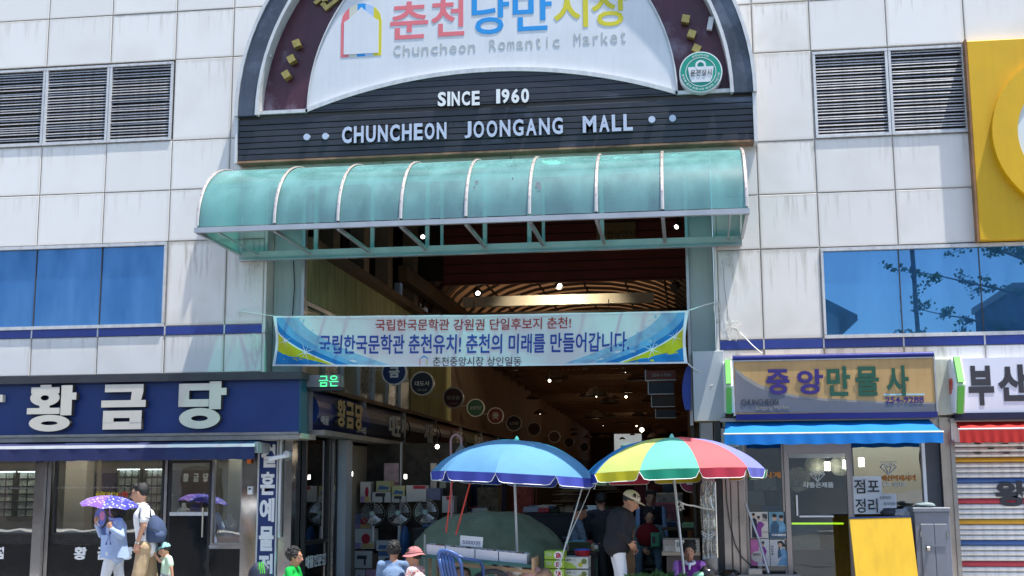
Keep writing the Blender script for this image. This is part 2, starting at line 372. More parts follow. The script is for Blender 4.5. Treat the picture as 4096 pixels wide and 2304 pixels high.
# ================================================================ MARKET BUILDING
B = thing('market_building', 'white panelled two storey market building with blue windows and louvres around the arcade mouth', 'building', (-1.5, 1, 0))
GAP = .007
def panel(x0, x1, z0, z1, m=PANEL, y=0.0):
    t = random.uniform(-.0025, .0025)
    o = MB().cbox(x0+GAP, x1-GAP, y+t, y+.017, z0+GAP, z1-GAP, .006).build('wall_panel', m, B); return o
def fit_panel(o): return o
LC = [-10.13, -9.13, -8.13, -7.131, -6.132, -5.257, -4.70]
RC = [1.57, 2.145, 2.9135, 3.923, 4.932, 5.94, 6.95]
LZ = [5.09, 5.84, 6.57, 7.79, 8.53, 9.26, 10.0]
RZ = [4.71, 5.451, 6.184, 7.43, 8.138, 8.85, 9.6, 10.0]
for i in range(6):
    x0, x1 = LC[i], LC[i+1]
    for j in range(6):
        if j == 2 and i < 4: continue
        panel(x0, x1, LZ[j], LZ[j+1])
    panel(x0, x1, 3.20, 3.745, PANELR if i > 3 else PANEL)
    MB().box(x0+.012, x1-.012, -.004, .03, 3.75, 3.865).build('stripe_panel', BLUESTRIPE, B)
    MB().box(x1-.010, x1+.010, -.008, .02, 3.74, 3.875).build('joint_cover', ALUW, B)
    if i > 3: panel(x0, x1, 3.87, 5.09, PANELR)
for i in range(6):
    x0, x1 = RC[i], RC[i+1]
    for j in range(7):
        if j == 2 and 2 <= i <= 3: continue
        panel(x0, x1, RZ[j], RZ[j+1], PANELR if i < 2 or j < 2 else PANEL)
    panel(x0, x1, 3.05, 3.375, PANELR)
    MB().box(x0+.012, x1-.012, -.004, .03, 3.38, 3.495).build('stripe_panel', BLUESTRIPE, B)
    MB().box(x1-.010, x1+.010, -.008, .02, 3.37, 3.505).build('joint_cover', ALUW, B)
    if i < 2: panel(x0, x1, 3.5, 4.71, PANELR)
# backing walls that close the joints (with the openings left out)
bk = MB()
for a in ((-12,-4.7,.019,.10,2.2,3.9),(-12,-6.15,.30,.36,3.8,5.2),(-6.15,-4.7,.019,.10,3.9,5.1),(-12,-4.7,.019,.10,5.1,6.6),(-12,-6.12,.28,.34,6.5,7.85),(-6.12,-4.7,.019,.10,6.6,7.8),(-12,-4.7,.019,.10,7.8,10.2),
          (1.57,8,.019,.10,2.2,3.5),(2.93,8,.30,.36,3.4,4.8),(1.57,2.93,.019,.10,3.5,4.72),(1.57,8,.019,.10,4.72,6.2),(2.93,4.93,.28,.34,6.1,7.5),(1.57,2.93,.019,.10,6.2,7.43),(4.93,8,.019,.10,6.2,7.43),(1.57,8,.019,.10,7.43,10.2),
          (-4.7,1.57,.019,.10,6.05,10.2)): bk.box(*a)
bk.build('wall', JOINT, B)
MB().box(-12,8,.10,12,9.9,10.2).box(-12,-11.8,.1,12,0,9.9).box(7.8,8,.1,12,0,9.9).build('roof', mat('roof slab', (.3,.3,.3), .8), B)
MB().box(-12.1,8.1,-.06,.12,10.2,10.5).build('parapet', ALUW, B)
# louvres
def louvre(x0, x1, z0, z1, n):
    f = MB(); t = .035
    f.box(x0,x1,-.012,.09,z1-t,z1).box(x0,x1,-.018,.09,z0,z0+t*.9).box(x0,x0+t,-.010,.09,z0+t,z1-t).box(x1-t,x1,-.010,.09,z0+t,z1-t)
    fr = f.build('louvre_frame', ALUW, B)
    MB().box(x0+t,x1-t,.15,.16,z0,z1).build('backing', mat('louvre backing', (.22,.21,.20), .8), fr)
    p = (z1-z0-2*t)/n; first = None
    for k in range(n):
        zc = z0+t+p*(k+.5)
        if first is None:
            s = MB(); s.add([(x0+t,.010,zc-p*.42),(x1-t,.010,zc-p*.42),(x1-t,.014,zc-p*.02),(x0+t,.014,zc-p*.02),(x0+t,.075,zc+p*.42),(x1-t,.075,zc+p*.42),(x1-t,.075,zc+p*.30),(x0+t,.075,zc+p*.30)],
                [(0,1,2,3),(3,2,5,4),(7,6,1,0),(4,5,6,7),(0,3,4,7),(1,6,5,2)])
            first = s.build('slat', SLAT, fr); base = zc
        else:
            c = dup(first, 0, random.uniform(-.002,.002), zc-base, fr); c.rotation_euler = (random.uniform(-.0006,.0006), random.uniform(-.0015,.0015), 0)
SLAT = mat('louvre slat', (.46, .45, .44), .4, .4, var=.15, vs=4, streak=.3)
for a, b in ((-10.13,-9.13),(-9.13,-8.13),(-8.13,-7.131),(-7.131,-6.15)): louvre(a+.004, b-.004, 6.585, 7.765, 26)
for a, b in ((2.93,3.923),(3.923,4.915)): louvre(a+.004, b-.004, 6.20, 7.405, 27)
# blue windows
def blue_glass(name, c, dif, rough=.04, dw=.3):
    m = glass(name, (0,0,0), 0, rough, dif, dw, gcol=c, wave=.003)
    return m
BGL = blue_glass('blue film window left', (.13,.26,.46), (.028,.115,.31), .10, .62)
BGR = blue_glass('blue mirror window right', (.11,.25,.44), (.045,.165,.36), .008, .36)
def window(x0, x1, z0, z1, cols, gm):
    f = MB(); t = .045
    f.box(x0,x1,-.02,.08,z1-t,z1).box(x0,x1,-.03,.08,z0-.01,z0+t*.8).box(x0,x0+t*.7,-.018,.08,z0+t,z1-t).box(x1-t*.7,x1,-.018,.08,z0+t,z1-t)
    fr = f.build('window', ALUW, B)
    for a, b in zip(cols[:-1], cols[1:]):
        a2, b2 = max(a, x0+t*.7)+.004, min(b, x1-t*.7)-.004; tl = random.uniform(-.003,.003)
        MB().add([(a2,.03+tl,z0+t*.8),(b2,.03-tl,z0+t*.8),(b2,.033-tl,z1-t),(a2,.033+tl,z1-t)], [(0,1,2,3)]).build('pane', gm, fr)
    for c in cols[1:-1]: MB().box(c-.006,c+.006,.018,.05,z0+t*.8,z1-t).build('mullion', DARKEDGE, fr)
window(-10.2, -6.15, 3.875, 5.085, [-10.2,-9.13,-8.13,-7.131,-6.15], BGL)
window(2.925, 8.0, 3.505, 4.70, [2.925,3.923,4.932,5.94,6.95,8.0], BGR)
# gateway returns, recess panels and lintel
RECL = panel_mat('recess panel', (.50, .58, .55), .5)
for z0, z1 in ((3.2, 3.75), (3.75, 4.85), (4.85, 6.1)): 
    MB().box(-4.70,-4.665,.0,.33,z0,z1-.006).build('return_panel', PANELR, B)
    MB().box(1.535,1.57,.0,.33,z0,z1-.006).build('return_panel', PANELR, B)
MB().cbox(-4.66,-4.235,.30,.34,2.4,4.84).build('recess_panel', RECL, B)
MB().cbox(-4.66,-4.235,.30,.34,4.85,6.1).build('recess_panel', RECL, B)
MB().cbox(1.20,1.53,.30,.34,3.36,4.84).build('recess_panel', RECL, B)
MB().cbox(1.20,1.53,.30,.34,4.85,6.1).build('recess_panel', RECL, B)
MB().box(-4.235,-4.19,.24,.36,2.4,6.1).build('corner_trim', ALU, B)
MB().box(1.16,1.20,.24,.36,2.4,6.1).build('corner_trim', ALU, B)
for a, b in ((-5.2,-4.75),(-4.72,-3.0),(-2.99,-1.2),(-1.19,.6),(.61,1.95)):
    MB().cbox(a,b,-.03 if a > -5 else -.01,.03,5.98,6.20).build('lintel_panel', PANEL, B)
MB().cbox(1.21,1.62,-.06,.36,2.44,3.36).build('wall_panel', panel_mat('grey gate panel', (.46,.50,.52), .3), B)
# ================================================================ ARCH SIGN over the gateway
A = thing('arch_sign', 'big round-topped market name sign with dark boards and white panel above the gateway', 'sign', (-1.47, -.1, 6.0))
YA = -.30
bl = D(597,293,YA); br = D(1896,229,YA); ACX = (bl.x+br.x)/2; AR = (br.x-bl.x)/2; AZ = (bl.z+br.z)/2
def halfring(mb, R1, R2, y0, y1, z0=None, cx=None, n=48, m=0, a0=0, a1=180):
    z0 = AZ if z0 is None else z0; cx = ACX if cx is None else cx
    o = [(cx+R1*math.cos(R_(a0+(a1-a0)*i/n)), z0+R1*math.sin(R_(a0+(a1-a0)*i/n))) for i in range(n+1)]
    q = [(cx+R2*math.cos(R_(a0+(a1-a0)*i/n)), z0+R2*math.sin(R_(a0+(a1-a0)*i/n))) for i in range(n+1)]
    vs = [(x,y0,z) for x,z in o]+[(x,y0,z) for x,z in q]+[(x,y1,z) for x,z in o]+[(x,y1,z) for x,z in q]; N = n+1; fs = []
    for i in range(n): fs += [(i,i+1,N+i+1,N+i),(i,2*N+i,2*N+i+1,i+1),(N+i,N+i+1,3*N+i+1,3*N+i)]
    fs += [(0,N,3*N,2*N),(n,2*N+n,3*N+n,N+n)]
    return mb.add(vs, fs, m)
SLATE = mat('weathered slate band', (.050,.062,.092), .35, var=.45, vs=1.6, streak=.3)
PURP = mat('faded aubergine sheet', (.070,.015,.034), .4, var=.3, vs=2.2, streak=.2)
# chalky sun-bleached bloom on the aubergine sheet
def bloom(m, lo, hi, c, sc_=2.0, stretch=(1,1,1), amt=.8):
    t = m.node_tree; N = t.nodes; L = t.links; b = N['Principled BSDF']; src = b.inputs['Base Color'].links[0].from_socket
    tc = N.new('ShaderNodeTexCoord'); mp = N.new('ShaderNodeMapping'); mp.inputs['Scale'].default_value = stretch; mp.inputs['Location'].default_value = (3.1, 0, 1.7)
    nz = N.new('ShaderNodeTexNoise'); nz.inputs['Scale'].default_value = sc_; nz.inputs['Detail'].default_value = 7; nz.inputs['Roughness'].default_value = .62
    L.new(tc.outputs['Object'], mp.inputs[0]); L.new(mp.outputs[0], nz.inputs['Vector'])
    mr = N.new('ShaderNodeMapRange'); mr.inputs['From Min'].default_value = lo; mr.inputs['From Max'].default_value = hi; mr.inputs['To Max'].default_value = amt; L.new(nz.outputs['Fac'], mr.inputs['Value'])
    mx = N.new('ShaderNodeMix'); mx.data_type = 'RGBA'; L.new(mr.outputs[0], mx.inputs['Factor']); L.new(src, mx.inputs['A']); mx.inputs['B'].default_value = (*c, 1)
    L.new(mx.outputs['Result'], b.inputs['Base Color'])
bloom(PURP, .54, .72, (.26,.25,.32), 1.5, (1,1,.7))
bloom(SLATE, .55, .8, (.16,.19,.26), 1.5)
BOARD = mat('charcoal sign board', (.022,.025,.036), .38, var=.35, vs=2.5, streak=.15)
bloom(BOARD, .60, .78, (.15,.18,.27), 1.1, (.6,1,2.2), .7)
halfring(MB(), AR, AR*.925, YA, .0).build('outer_band', SLATE, A)
halfring(MB(), AR*.918, AR*.60, -.10, .0, m=0).build('inner_band', PURP, A)
t = MB(); halfring(t, AR*1.012, AR*.999, YA-.025, .0); t.build('edge_trim', ALUW, A)
t = MB(); halfring(t, AR*.9275, AR*.915, YA-.02, -.1); t.build('edge_trim', ALUW, A)
# white panel: circle cut by a shallow arch at the bottom
YW = -.17
wl, wr, pk = D(772,283,YW), D(1706,238,YW), D(1240,176,YW); WCX = (wl.x+wr.x)/2; WR = (wr.x-wl.x)/2; WZ = (wl.z+wr.z)/2
h_ = pk.z-WZ; RB = (WR*WR+h_*h_)/(2*h_); ZB = pk.z-RB
def arc_z(x, dz=0): return ZB+math.sqrt(max(RB*RB-(x-WCX)**2, 0))+dz
# upper circle of the white panel is a little taller than wide
top = [(WCX+WR*math.cos(R_(a)), WZ+WR*1.06*math.sin(R_(a))) for a in range(0, 181, 4)]
bot = [(WCX-WR+2*WR*i/30, arc_z(WCX-WR+2*WR*i/30)) for i in range(1, 30)]
MB().prism(top+bot, YW, -.10).build('white_panel', BOARDW, A)
t = MB(); N_ = len(top)
vs = [(x,YW-.02,z) for x,z in top]+[(WCX+(x-WCX)*.992,YW-.02,WZ+(z-WZ)*.992) for x,z in top]+[(x,-.1,z) for x,z in top]
t.add(vs, [(i,i+1,N_+i+1,N_+i) for i in range(N_-1)]+[(i,2*N_+i,2*N_+i+1,i+1) for i in range(N_-1)]); t.build('edge_trim', ALUW, A)
# dark slatted board below, bulging up under the arch
YB = -.24
b0 = D(597,402,YB); b1 = D(1897,353,YB); bz0 = (b0.z+b1.z)/2+.0; bx0, bx1 = b0.x, b1.x; bz1 = (D(597,293,YB).z+D(1897,228,YB).z)/2
peakz = D(1240,180,YB).z; nb = int(round((peakz-bz0)/.0835)); ph = (peakz-bz0)/nb
WCXb = WCX; hB = peakz-bz1; wB = (D(1706,238,YB).x-D(770,285,YB).x)/2; RBB = (wB*wB+hB*hB)/(2*hB); ZBB = peakz-RBB
def half(z):
    q = RBB*RBB-(z-ZBB)**2; return math.sqrt(max(q, 0))
for k in range(nb):
    z0 = bz0+k*ph; z1 = z0+ph-.009
    if z1 <= bz1+.01: MB().cbox(bx0, bx1, YB+random.uniform(-.002,.002), YB+.03, z0, z1, .006).build('board', BOARD, A)
    else:
        z0c = max(z0, bz1); a0, a1 = half(z0c), half(min(z1, peakz-.002))
        if a1 < .1: a1 = .1
        MB().prism([(WCXb-a0,z0c),(WCXb+a0,z0c),(WCXb+a1,z1),(WCXb-a1,z1)], YB+random.uniform(-.002,.002), YB+.03).build('board', BOARD, A)
t = MB().box(bx0, bx1, YB+.03, 0, bz0, bz1)
nn = 30; t.prism([(WCXb-wB+2*wB*i/nn, bz1-.001 if i in (0,nn) else ZBB+math.sqrt(RBB*RBB-(-wB+2*wB*i/nn)**2)-.012) for i in range(nn+1)][::-1], YB+.031, -.08); t.build('backing', DARKEDGE, A)
# metal trims round the board
t = MB(); pts = [(WCXb-wB+2*wB*i/nn, ZBB+math.sqrt(RBB*RBB-(-wB+2*wB*i/nn)**2)) for i in range(nn+1)]
vs = [(x,YB-.02,z-.005) for x,z in pts]+[(x,YB-.02,z+.055) for x,z in pts]+[(x,-.12,z+.055) for x,z in pts]+[(x,-.12,z-.005) for x,z in pts]; N_ = nn+1
t.add(vs, [(i,i+1,N_+i+1,N_+i) for i in range(nn)]+[(N_+i,N_+i+1,2*N_+i+1,2*N_+i) for i in range(nn)]+[(i,3*N_+i,3*N_+i+1,i+1) for i in range(nn)])
t.build('arch_trim', ALUW, A)
MB().box(bx0-.02, WCXb-wB+.03, YB-.02, 0, bz1, bz1+.05).build('ledge_trim', ALUW, A)
MB().box(WCXb+wB-.03, bx1+.02, YB-.02, 0, bz1, bz1+.05).build('ledge_trim', ALUW, A)
RUST = mat('rusty sheet edge', (.30,.17,.10), .8, var=.6, vs=3)
MB().box(bx0-.02, bx1+.02, YB-.012, 0, bz0-.035, bz0-.008).build('bottom_trim', RUST, A)
MB().box(bx0-.035, bx0, YB-.03, 0, bz0-.04, bz1+.05).build('side_trim', ALUW, A)
MB().box(bx1, bx1+.05, YB-.03, 0, bz0-.04, bz1+.05).build('side_trim', ALUW, A)
# raised letters
LB = mat('pale blue letter', (.48,.53,.66), .4, var=.05)
def word(s, a, b, c, d, Y, mats, bold, depth, adv=None, slope=0.0):
    # one raised letter per object, spread over the box
    n = len(s); ww = adv or [1]*n; tot = sum(ww); x = a
    for ch, q in zip(s, ww):
        wd = (c-a)*q/tot; dy = slope*(x-a)
        sign_px(ch, x+wd*.09, b+dy, x+wd*.90, d+dy, Y, mats, A, 'letter', bold, depth); x += wd
word('SINCE', 1100, 233, 1210, 269, YB, [WHITEP, DARKEDGE], .035, .03, [1,.36,1,1,.95], -.03)
word('1960', 1248, 226, 1334, 262, YB, [WHITEP, DARKEDGE], .035, .03, [.5,1,1,1], -.03)
sl_ = -.045
word('CHUNCHEON', 860, 321, 1128, 363, YB, [LB, DARKEDGE], .035, .05, [1,1,1,1,1,1,.9,1,1], sl_)
word('JOONGANG', 1168, 308, 1420, 350, YB, [LB, DARKEDGE], .028, .05, [.66,1,1,1,1,1,1,1], sl_)
word('MALL', 1463, 294, 1595, 336, YB, [LB, DARKEDGE], .035, .05, [1.3,1,.9,.9], sl_)
for (a, b) in ((773,346),(820,344),(1640,302),(1692,299)):
    p = D(a,b,YB); MB().disc(p.x,p.z,.046,YB-.035,YB,n=20).build('dot', LB, A)
# coloured market name
YT = YW
for ch, bx, m in (('춘',(982,4,1077,98),PINK),('천',(1085,-6,1168,91),PINK),('낭',(1187,-18,1281,86),PBLUE),('만',(1290,-24,1388,77),PBLUE),('시',(1393,-26,1479,70),PYEL),('장',(1488,-32,1581,66),PYEL)):
    sign_px(ch, *bx, YT, m, A, 'letter', .016, .003)
for s, bx in (('Chuncheon',(989,108,1200,137)),('Romantic',(1230,93,1412,123)),('Market',(1442,78,1580,110))):
    n = len(s); a, b, c, d = bx
    for i, ch in enumerate(s):
        wd = (c-a)/n; x = a+wd*i; dy = -(i/n-.5)*.0-(x-a)*.05+.0; cap_ = ch in 'CRMhkt'
        narrow = ch in 'it'; lo_, hi_ = {'i': (.38,.52), 't': (.22,.72), 'r': (.2,.75)}.get(ch, (.08,.82))
        t0 = b+6+dy+((0) if (cap_ or ch == 'i') else 7)
        sign_px(ch, x+wd*lo_, t0, x+wd*hi_, d+dy+3, YT, GREY, A, 'letter', 0, .003)
# house shaped emblem in coloured bands
e0 = D(858,80,YT); e1 = D(960,76,YT); ez0 = D(909,142,YT).z; ez1 = D(909,9,YT).z; ex0, ex1 = e0.x, e1.x; ew = ex1-ex0; eh = ez1-ez0
def etop(u): return ez1-eh*.36*(1-math.sqrt(max(1-((u-.5)/.5)**2, 0)))
bands = [(0,.2,PINK),(.2,.4,PBEIGE),(.4,.6,PBLUE),(.6,.8,PLBLUE),(.8,1,PYEL)]
for u0, u1, m in bands:
    tp = [(ex0+ew*(u1-(u1-u0)*k/6), etop(u1-(u1-u0)*k/6)) for k in range(7)]
    MB().prism([(ex0+ew*u0,ez0),(ex0+ew*u1,ez0)]+tp, YT-.004, YT).build('emblem_band', m, A)
MB().prism([(ex0+ew*.075,ez0+eh*.05),(ex0+ew*.93,ez0+eh*.05),(ex0+ew*.93,ez0+eh*.66),(ex0+ew*.8,ez0+eh*.72),(ex0+ew*.62,ez0+eh*.84),(ex0+ew*.5,ez0+eh*.93),(ex0+ew*.38,ez0+eh*.84),(ex0+ew*.2,ez0+eh*.72),(ex0+ew*.075,ez0+eh*.66)], YT-.008, YT-.001).build('emblem_house', BOARDW, A)
# gold letter and gold cubes on the aubergine band
GOLD = mat('worn gold leaf', (.42,.32,.10), .38, .55, var=.35, vs=14)
YP = -.10
for a, b, an in ((748,112,20),(735,151,28),(722,190,30),(1725,50,-12),(1740,88,-22),(1752,125,-28)):
    p = D(a,b,YP-.07); h = .052; ca, sa = math.cos(R_(an)), math.sin(R_(an))
    MB().obox(p, (h*ca,0,h*sa), (0,.06,0), (-h*sa,0,h*ca)).build('gold_cube', GOLD, A)
p = D(826,2,YP-.03); an = R_(-38)
letter('권', lambda u, v, h: (p.x+(u-.5)*.36*math.cos(-an)-(v-.3)*.36*math.sin(-an), YP-h, p.z+(u-.5)*.36*math.sin(-an)+(v-.3)*.36*math.cos(-an)), GOLD, A, 'letter', .04, .06)
for a, b, an in ((676,131,-14),(1787,60,12)):
    p = D(a,b,YA+.1); ca, sa = math.cos(R_(an)), math.sin(R_(an)); MB().obox(p, (.035*ca,0,.035*-sa), (0,.03,0), (.09*sa,0,.09*ca)).build('vent_plate', ALUW, A)
# green round badge (a sign of its own)
BG = mat('badge green', (.0,.27,.19), .4, var=.06)
YG = -.34; p = D(1763,181,YG); r_ = .285
bd = thing('round_badge_sign', 'round green badge sign with a white shopping basket at the right foot of the arch', 'sign', (p.x, YG, p.z))
MB().disc(p.x,p.z,r_,YG,-.11,n=48).build('rim', WHITEP, bd)
MB().disc(p.x,p.z,r_*.95,YG-.004,YG,n=48).build('green_disc', BG, bd)
MB().ring(p.x,p.z,r_*.715,r_*.715,r_*.69,r_*.69,YG-.007,YG-.001,n=40).build('white_ring', WHITEP, bd)
t = MB(); t.prism([(p.x-r_*.42,p.z-r_*.50),(p.x+r_*.42,p.z-r_*.50),(p.x+r_*.52,p.z-r_*.30),(p.x+r_*.60,p.z+r_*.25),(p.x-r_*.60,p.z+r_*.25),(p.x-r_*.52,p.z-r_*.30)], YG-.010, YG-.002)
t.ring(p.x,p.z+r_*.32,r_*.25,r_*.25,r_*.15,r_*.15,YG-.012,YG-.002,n=28); t.build('basket', BOARDW, bd)
letter('문전성시', on_plane(p.x-r_*.48,p.x+r_*.5,p.z-r_*.20,p.z+r_*.10,YG-.011), BLACKM, bd, 'lettering', .0, .003)
def on_circle(cx, cz, R, a0, a1, h0, y, inward=False):     # text bent round a circle, degrees clockwise from a0
    def f(u, v, h):
        a = R_(a0+(a1-a0)*u); rr = R+(h0*v if not inward else -h0*v); return (cx+rr*math.cos(a), y-.002-h, cz+rr*math.sin(a))
    return f
letter('춘천낭만시장', on_circle(p.x,p.z,r_*.76,118,62,r_*.12,YG-.004), WHITEP, bd, 'lettering', 0, .002, 2)
letter('문화를 통한 전통시장 활성화 시범시장', on_circle(p.x,p.z,r_*.90,185,355,r_*.11,YG-.004,True), WHITEP, bd, 'lettering', 0, .002, 2)

# ================================================================ GREEN CANOPY over the entrance
CN = thing('entrance_canopy', 'long curved green polycarbonate canopy on white ribs over the arcade entrance', 'canopy', (-1.57, -.8, 4.85))
PC = glass('green polycarbonate', (.10,.68,.56), .92, .15, (.30,.68,.66), .24)  # diffuse part paints the milky sky reflection into the sheet, plus some grime
RIB = mat('white rib metal', (.62,.55,.50), .3, .55, var=.12, vs=8)
RAIL = mat('grey aluminium rail', (.46,.46,.47), .35, .6, var=.15)
TEALP = mat('whitish box section', (.45,.55,.52), .45, var=.15)
cx0, cx1 = -5.05, 1.905; DEP = 1.6; CZ0, CZT = 4.87, 5.98
def carc(t, k=1.0):   # t 0 at the outer rim, 1 at the wall
    a = t*math.pi/2; return (-DEP*math.cos(a)**.9*k if a < math.pi/2 else 0, CZ0+.06+(CZT-CZ0-.06)*math.sin(a)**.95)
xs = [cx0+ (cx1-cx0)*q for q in (0, .1375,.2525,.3665,.486,.604,.726,.847,1)]
xs = [D(q, yy, -1.6).x for q, yy in ((497,575),(690,568),(850,561),(1008,555),(1172,549),(1332,544),(1500,538),(1667,535),(1880,530))]; xs[0] = cx0; xs[-1] = cx1
for i in range(8):
    a, b = xs[i]+.012, xs[i+1]-.012
    MB().grid(lambda u, v: (a+(b-a)*u, carc(v)[0]*.995, carc(v)[1]+.004*math.sin(u*math.pi)), 4, 14).build('roof_sheet', PC, CN, smooth=True)
for x in xs:
    pts = [(x, carc(k/16)[0]-.012, carc(k/16)[1]+.012) for k in range(17)]
    r = MB().tube(pts, .021, 6, flat=.55).build('rib', RIB, CN)
    b = MB()
    for k in range(2, 16, 2): b.ell((pts[k][0], pts[k][1]-.014, pts[k][2]+.008), .006, nu=6, nv=4)
    b.build('screws', RUST, r); r.children[-1]['kind'] = 'stuff'
for x, sgn in ((cx0-.004, -1), (cx1+.004, 1)):
    pts = [(carc(k/14)[0]*.99, carc(k/14)[1]-.01) for k in range(15)]+[(-.01, CZ0+.02), (-DEP*.97, CZ0+.02)]
    MB().prism(pts, x, x+.006*sgn, axis='x').build('end_sheet', PC, CN)
MB().box(cx0-.03, cx1+.03, -DEP-.03, -DEP+.03, CZ0-.02, CZ0+.045).build('front_rail', RAIL, CN)
MB().box(cx0, cx1, -.07, -.01, CZ0-.09, CZ0+.02).build('rear_rail', TEALP, CN)
MB().box(cx0, cx1, -.09, -.01, CZ0-.115, CZ0-.093).build('rear_flashing', RAIL, CN)
for x in (cx0, cx1): MB().box(x-.02, x+.02, -DEP+.03, -.07, CZ0-.03, CZ0+.01).build('side_rail', RAIL, CN)
for x in xs[1:-1]: MB().box(x-.022, x+.022, -DEP+.03, -.07, CZ0-.04, CZ0+.0).build('tie_bar', RAIL, CN)
MB().box(cx0+.3, cx1, -.08, -.02, CZT-.17, CZT-.10).build('top_rail', TEALP, CN)
for q in (795,937,1075,1220,1332,1515): 
    p = D(q,600,.02); MB().box(p.x-.027,p.x+.027,-.0,.055,CZ0+.02,CZT-.10).build('post', TEALP, CN)
for q in (1125,1375): p = D(q,600,.5); MB().box(p.x-.02,p.x+.02,.1,.14,CZ0+.02,CZT-.1).build('post', TEALP, CN)
for s_ in (cx0+.25, cx1-.2):
    MB().tube([(s_, -DEP+.05, CZ0), (s_+.02, -.04, CZ0-.02)], .012, 6).build('brace', RAIL, CN)

# ================================================================ BANNER
YN = -.12
q = [D(688,795,YN), D(1733,781,YN), D(1730,914,YN), D(685,921,YN)]
def bmap(u, v, h=0):       # v up
    tp = q[0].lerp(q[1], u); bt = q[3].lerp(q[2], u); p = bt.lerp(tp, v)
    p.y = YN-.018*math.sin(u*17+v*2)-.010*math.sin(u*41-v*3)-.005*math.sin(u*97+v*9)*(abs(u-.5)*2)**2-h-.02*v*(1-v); p.z -= .02*math.sin(math.pi*u)
    # ends pulled in between the tie cords
    if u < .5: p.x += .045*math.sin(math.pi*v)*(1-u*2)**12
    else: p.x -= .035*math.sin(math.pi*v)*(u*2-1)**12
    return p
BN = thing('street_banner', 'white banner with blue Korean writing, blue and yellow swooshes tied across the gateway', 'banner', (-1.7, YN, 3.25))
CLOTHW = mat('white banner cloth', (.84,.82,.83), .55, var=.07, vs=1.2, trans=.22)
MB().grid(lambda u, v: bmap(u, v), 80, 8).build('cloth', CLOTHW, BN, smooth=True)
HEM = mat('banner hem', (.78,.80,.82), .6)
for v0, v1 in ((0,.035),(.965,1)): MB().grid(lambda u, v: bmap(u, v0+(v1-v0)*v, .003), 80, 1).build('hem', HEM, BN)
for u0, u1 in ((0,.008),(.992,1)): MB().grid(lambda u, v: bmap(u0+(u1-u0)*u, v, .004), 1, 10).build('hem', HEM, BN)
def bshape(lo, hi, n, m, h, mir, name='print'):      # area between two curves u=lo(v)..hi(v)
    def fn(a, b):
        v = .035+.93*b; u = lo(v)+(hi(v)-lo(v))*a; u = max(u, .008); return bmap(1-u if mir else u, v, h)
    return MB().grid(fn, 6, n).build(name, m, BN)
BL1 = mat('banner azure', (.0,.20,.55), .5, var=.1, vs=4, trans=.15); BL2 = mat('banner sky blue', (.14,.42,.70), .5, var=.12, vs=5, trans=.15)
BL3 = mat('banner pale blue', (.30,.52,.70), .5, var=.2, vs=6, trans=.15); YL = mat('banner yellow', (.62,.60,.0), .5, var=.12, vs=5, trans=.15)
for mir in (False, True):
    c1 = lambda v: .215*(1-v)**1.9+.0
    bshape(lambda v: .0, lambda v: .055+.24*(1-v)**1.7+.008, 14, BL3, .0030, mir)
    bshape(lambda v: .0, lambda v: .025+.205*(1-v)**1.7, 14, BL2, .0045, mir)
    bshape(lambda v: .0, lambda v: .004+.200*(1-v)**1.9, 14, BL1, .0060, mir)
    bshape(lambda v: .0, lambda v: max(.008, .172*(1-v/.80)**1.6 if v < .8 else .008), 14, HEM, .0072, mir)
    bshape(lambda v: .0, lambda v: max(.008, .165*(1-v/.76)**1.6 if v < .76 else .008), 14, YL, .0085, mir)
    bshape(lambda v: .0, lambda v: max(.008, .16*(1-v/.26)**.8 if v < .26 else .008), 14, BL1, .0100, mir)
    t = MB(); rr = random.Random(3)
    for k in range(46):
        v = rr.uniform(.1,.95); u = .02+.2*(1-v)**1.7+rr.uniform(0,.06); R = rr.uniform(.006,.016)
        c = [bmap((1-(u+R*math.cos(a)/5.6)) if mir else u+R*math.cos(a)/5.6, min(v+R*math.sin(a)/.68,.96), .0115) for a in [i*math.pi/3 for i in range(6)]]
        t.add(c, [tuple(range(6))])
    stuff(t.build('dots', BL3 if not mir else BL3, BN))
    for (u, v, R) in ((.028,.50,.12),(.083,.27,.16)):
        t = MB(); n = 16; c = []
        for i in range(n):
            a = 2*math.pi*i/n+.35; rr2 = R*(1 if i % 4 == 0 else .55 if i % 2 == 0 else .09)
            uu = u+rr2*math.cos(a)/5.6; c.append(bmap(1-max(uu,.001) if mir else max(uu,.001), min(max(v+rr2*math.sin(a)/.68,.01),.99), .0130))
        t.add([bmap(1-u if mir else u, v, .0135)]+c, [(0,i+1,(i+1) % n+1) for i in range(n)]); t.build('star', WHITEP, BN)
def btext(s, a, b, c, d, m, bold):
    u0, u1 = (a-686)/1046, (c-686)/1046; f = lambda y, x: 1-(y-(795-14*(x-686)/1046))/(127+5*(x-686)/1046)
    v1 = f(b, (a+c)/2); v0 = f(d, (a+c)/2)
    letter(s, lambda u, v, h: bmap(u0+(u1-u0)*u, v0+(v1-v0)*v, .003+h), m, BN, 'lettering', bold, .002)
RED = mat('banner red ink', (.36,.03,.025), .5, var=.05); INK = mat('banner blue ink', (.012,.05,.30), .5, var=.05); BLK = mat('banner black ink', (.03,.03,.04), .6)
btext('국립한국문학관 강원권 단일후보지 춘천!', 953, 798, 1446, 827, RED, .012)
btext('국립한국문학관 춘천유치! 춘천의 미래를 만들어갑니다.', 808, 837, 1590, 886, INK, .018)
btext('춘천중앙시장 상인일동', 1102, 894, 1324, 917, BLK, .0)
t = MB(); ring_ = []
def bpt(x, y, h): 
    u = (x-686)/1046; return bmap(u, 1-(y-(795-14*u))/(127+5*u), h)
for (a0, a1, m) in ((1068,1074,PINK),(1086,1092,YL)):
    MB().add([bpt(a0,916,.004),bpt(a1-4,916,.004),bpt(a1-4,900,.004),bpt(a0,900,.004)], [(0,1,2,3)]).build('emblem', m, BN)
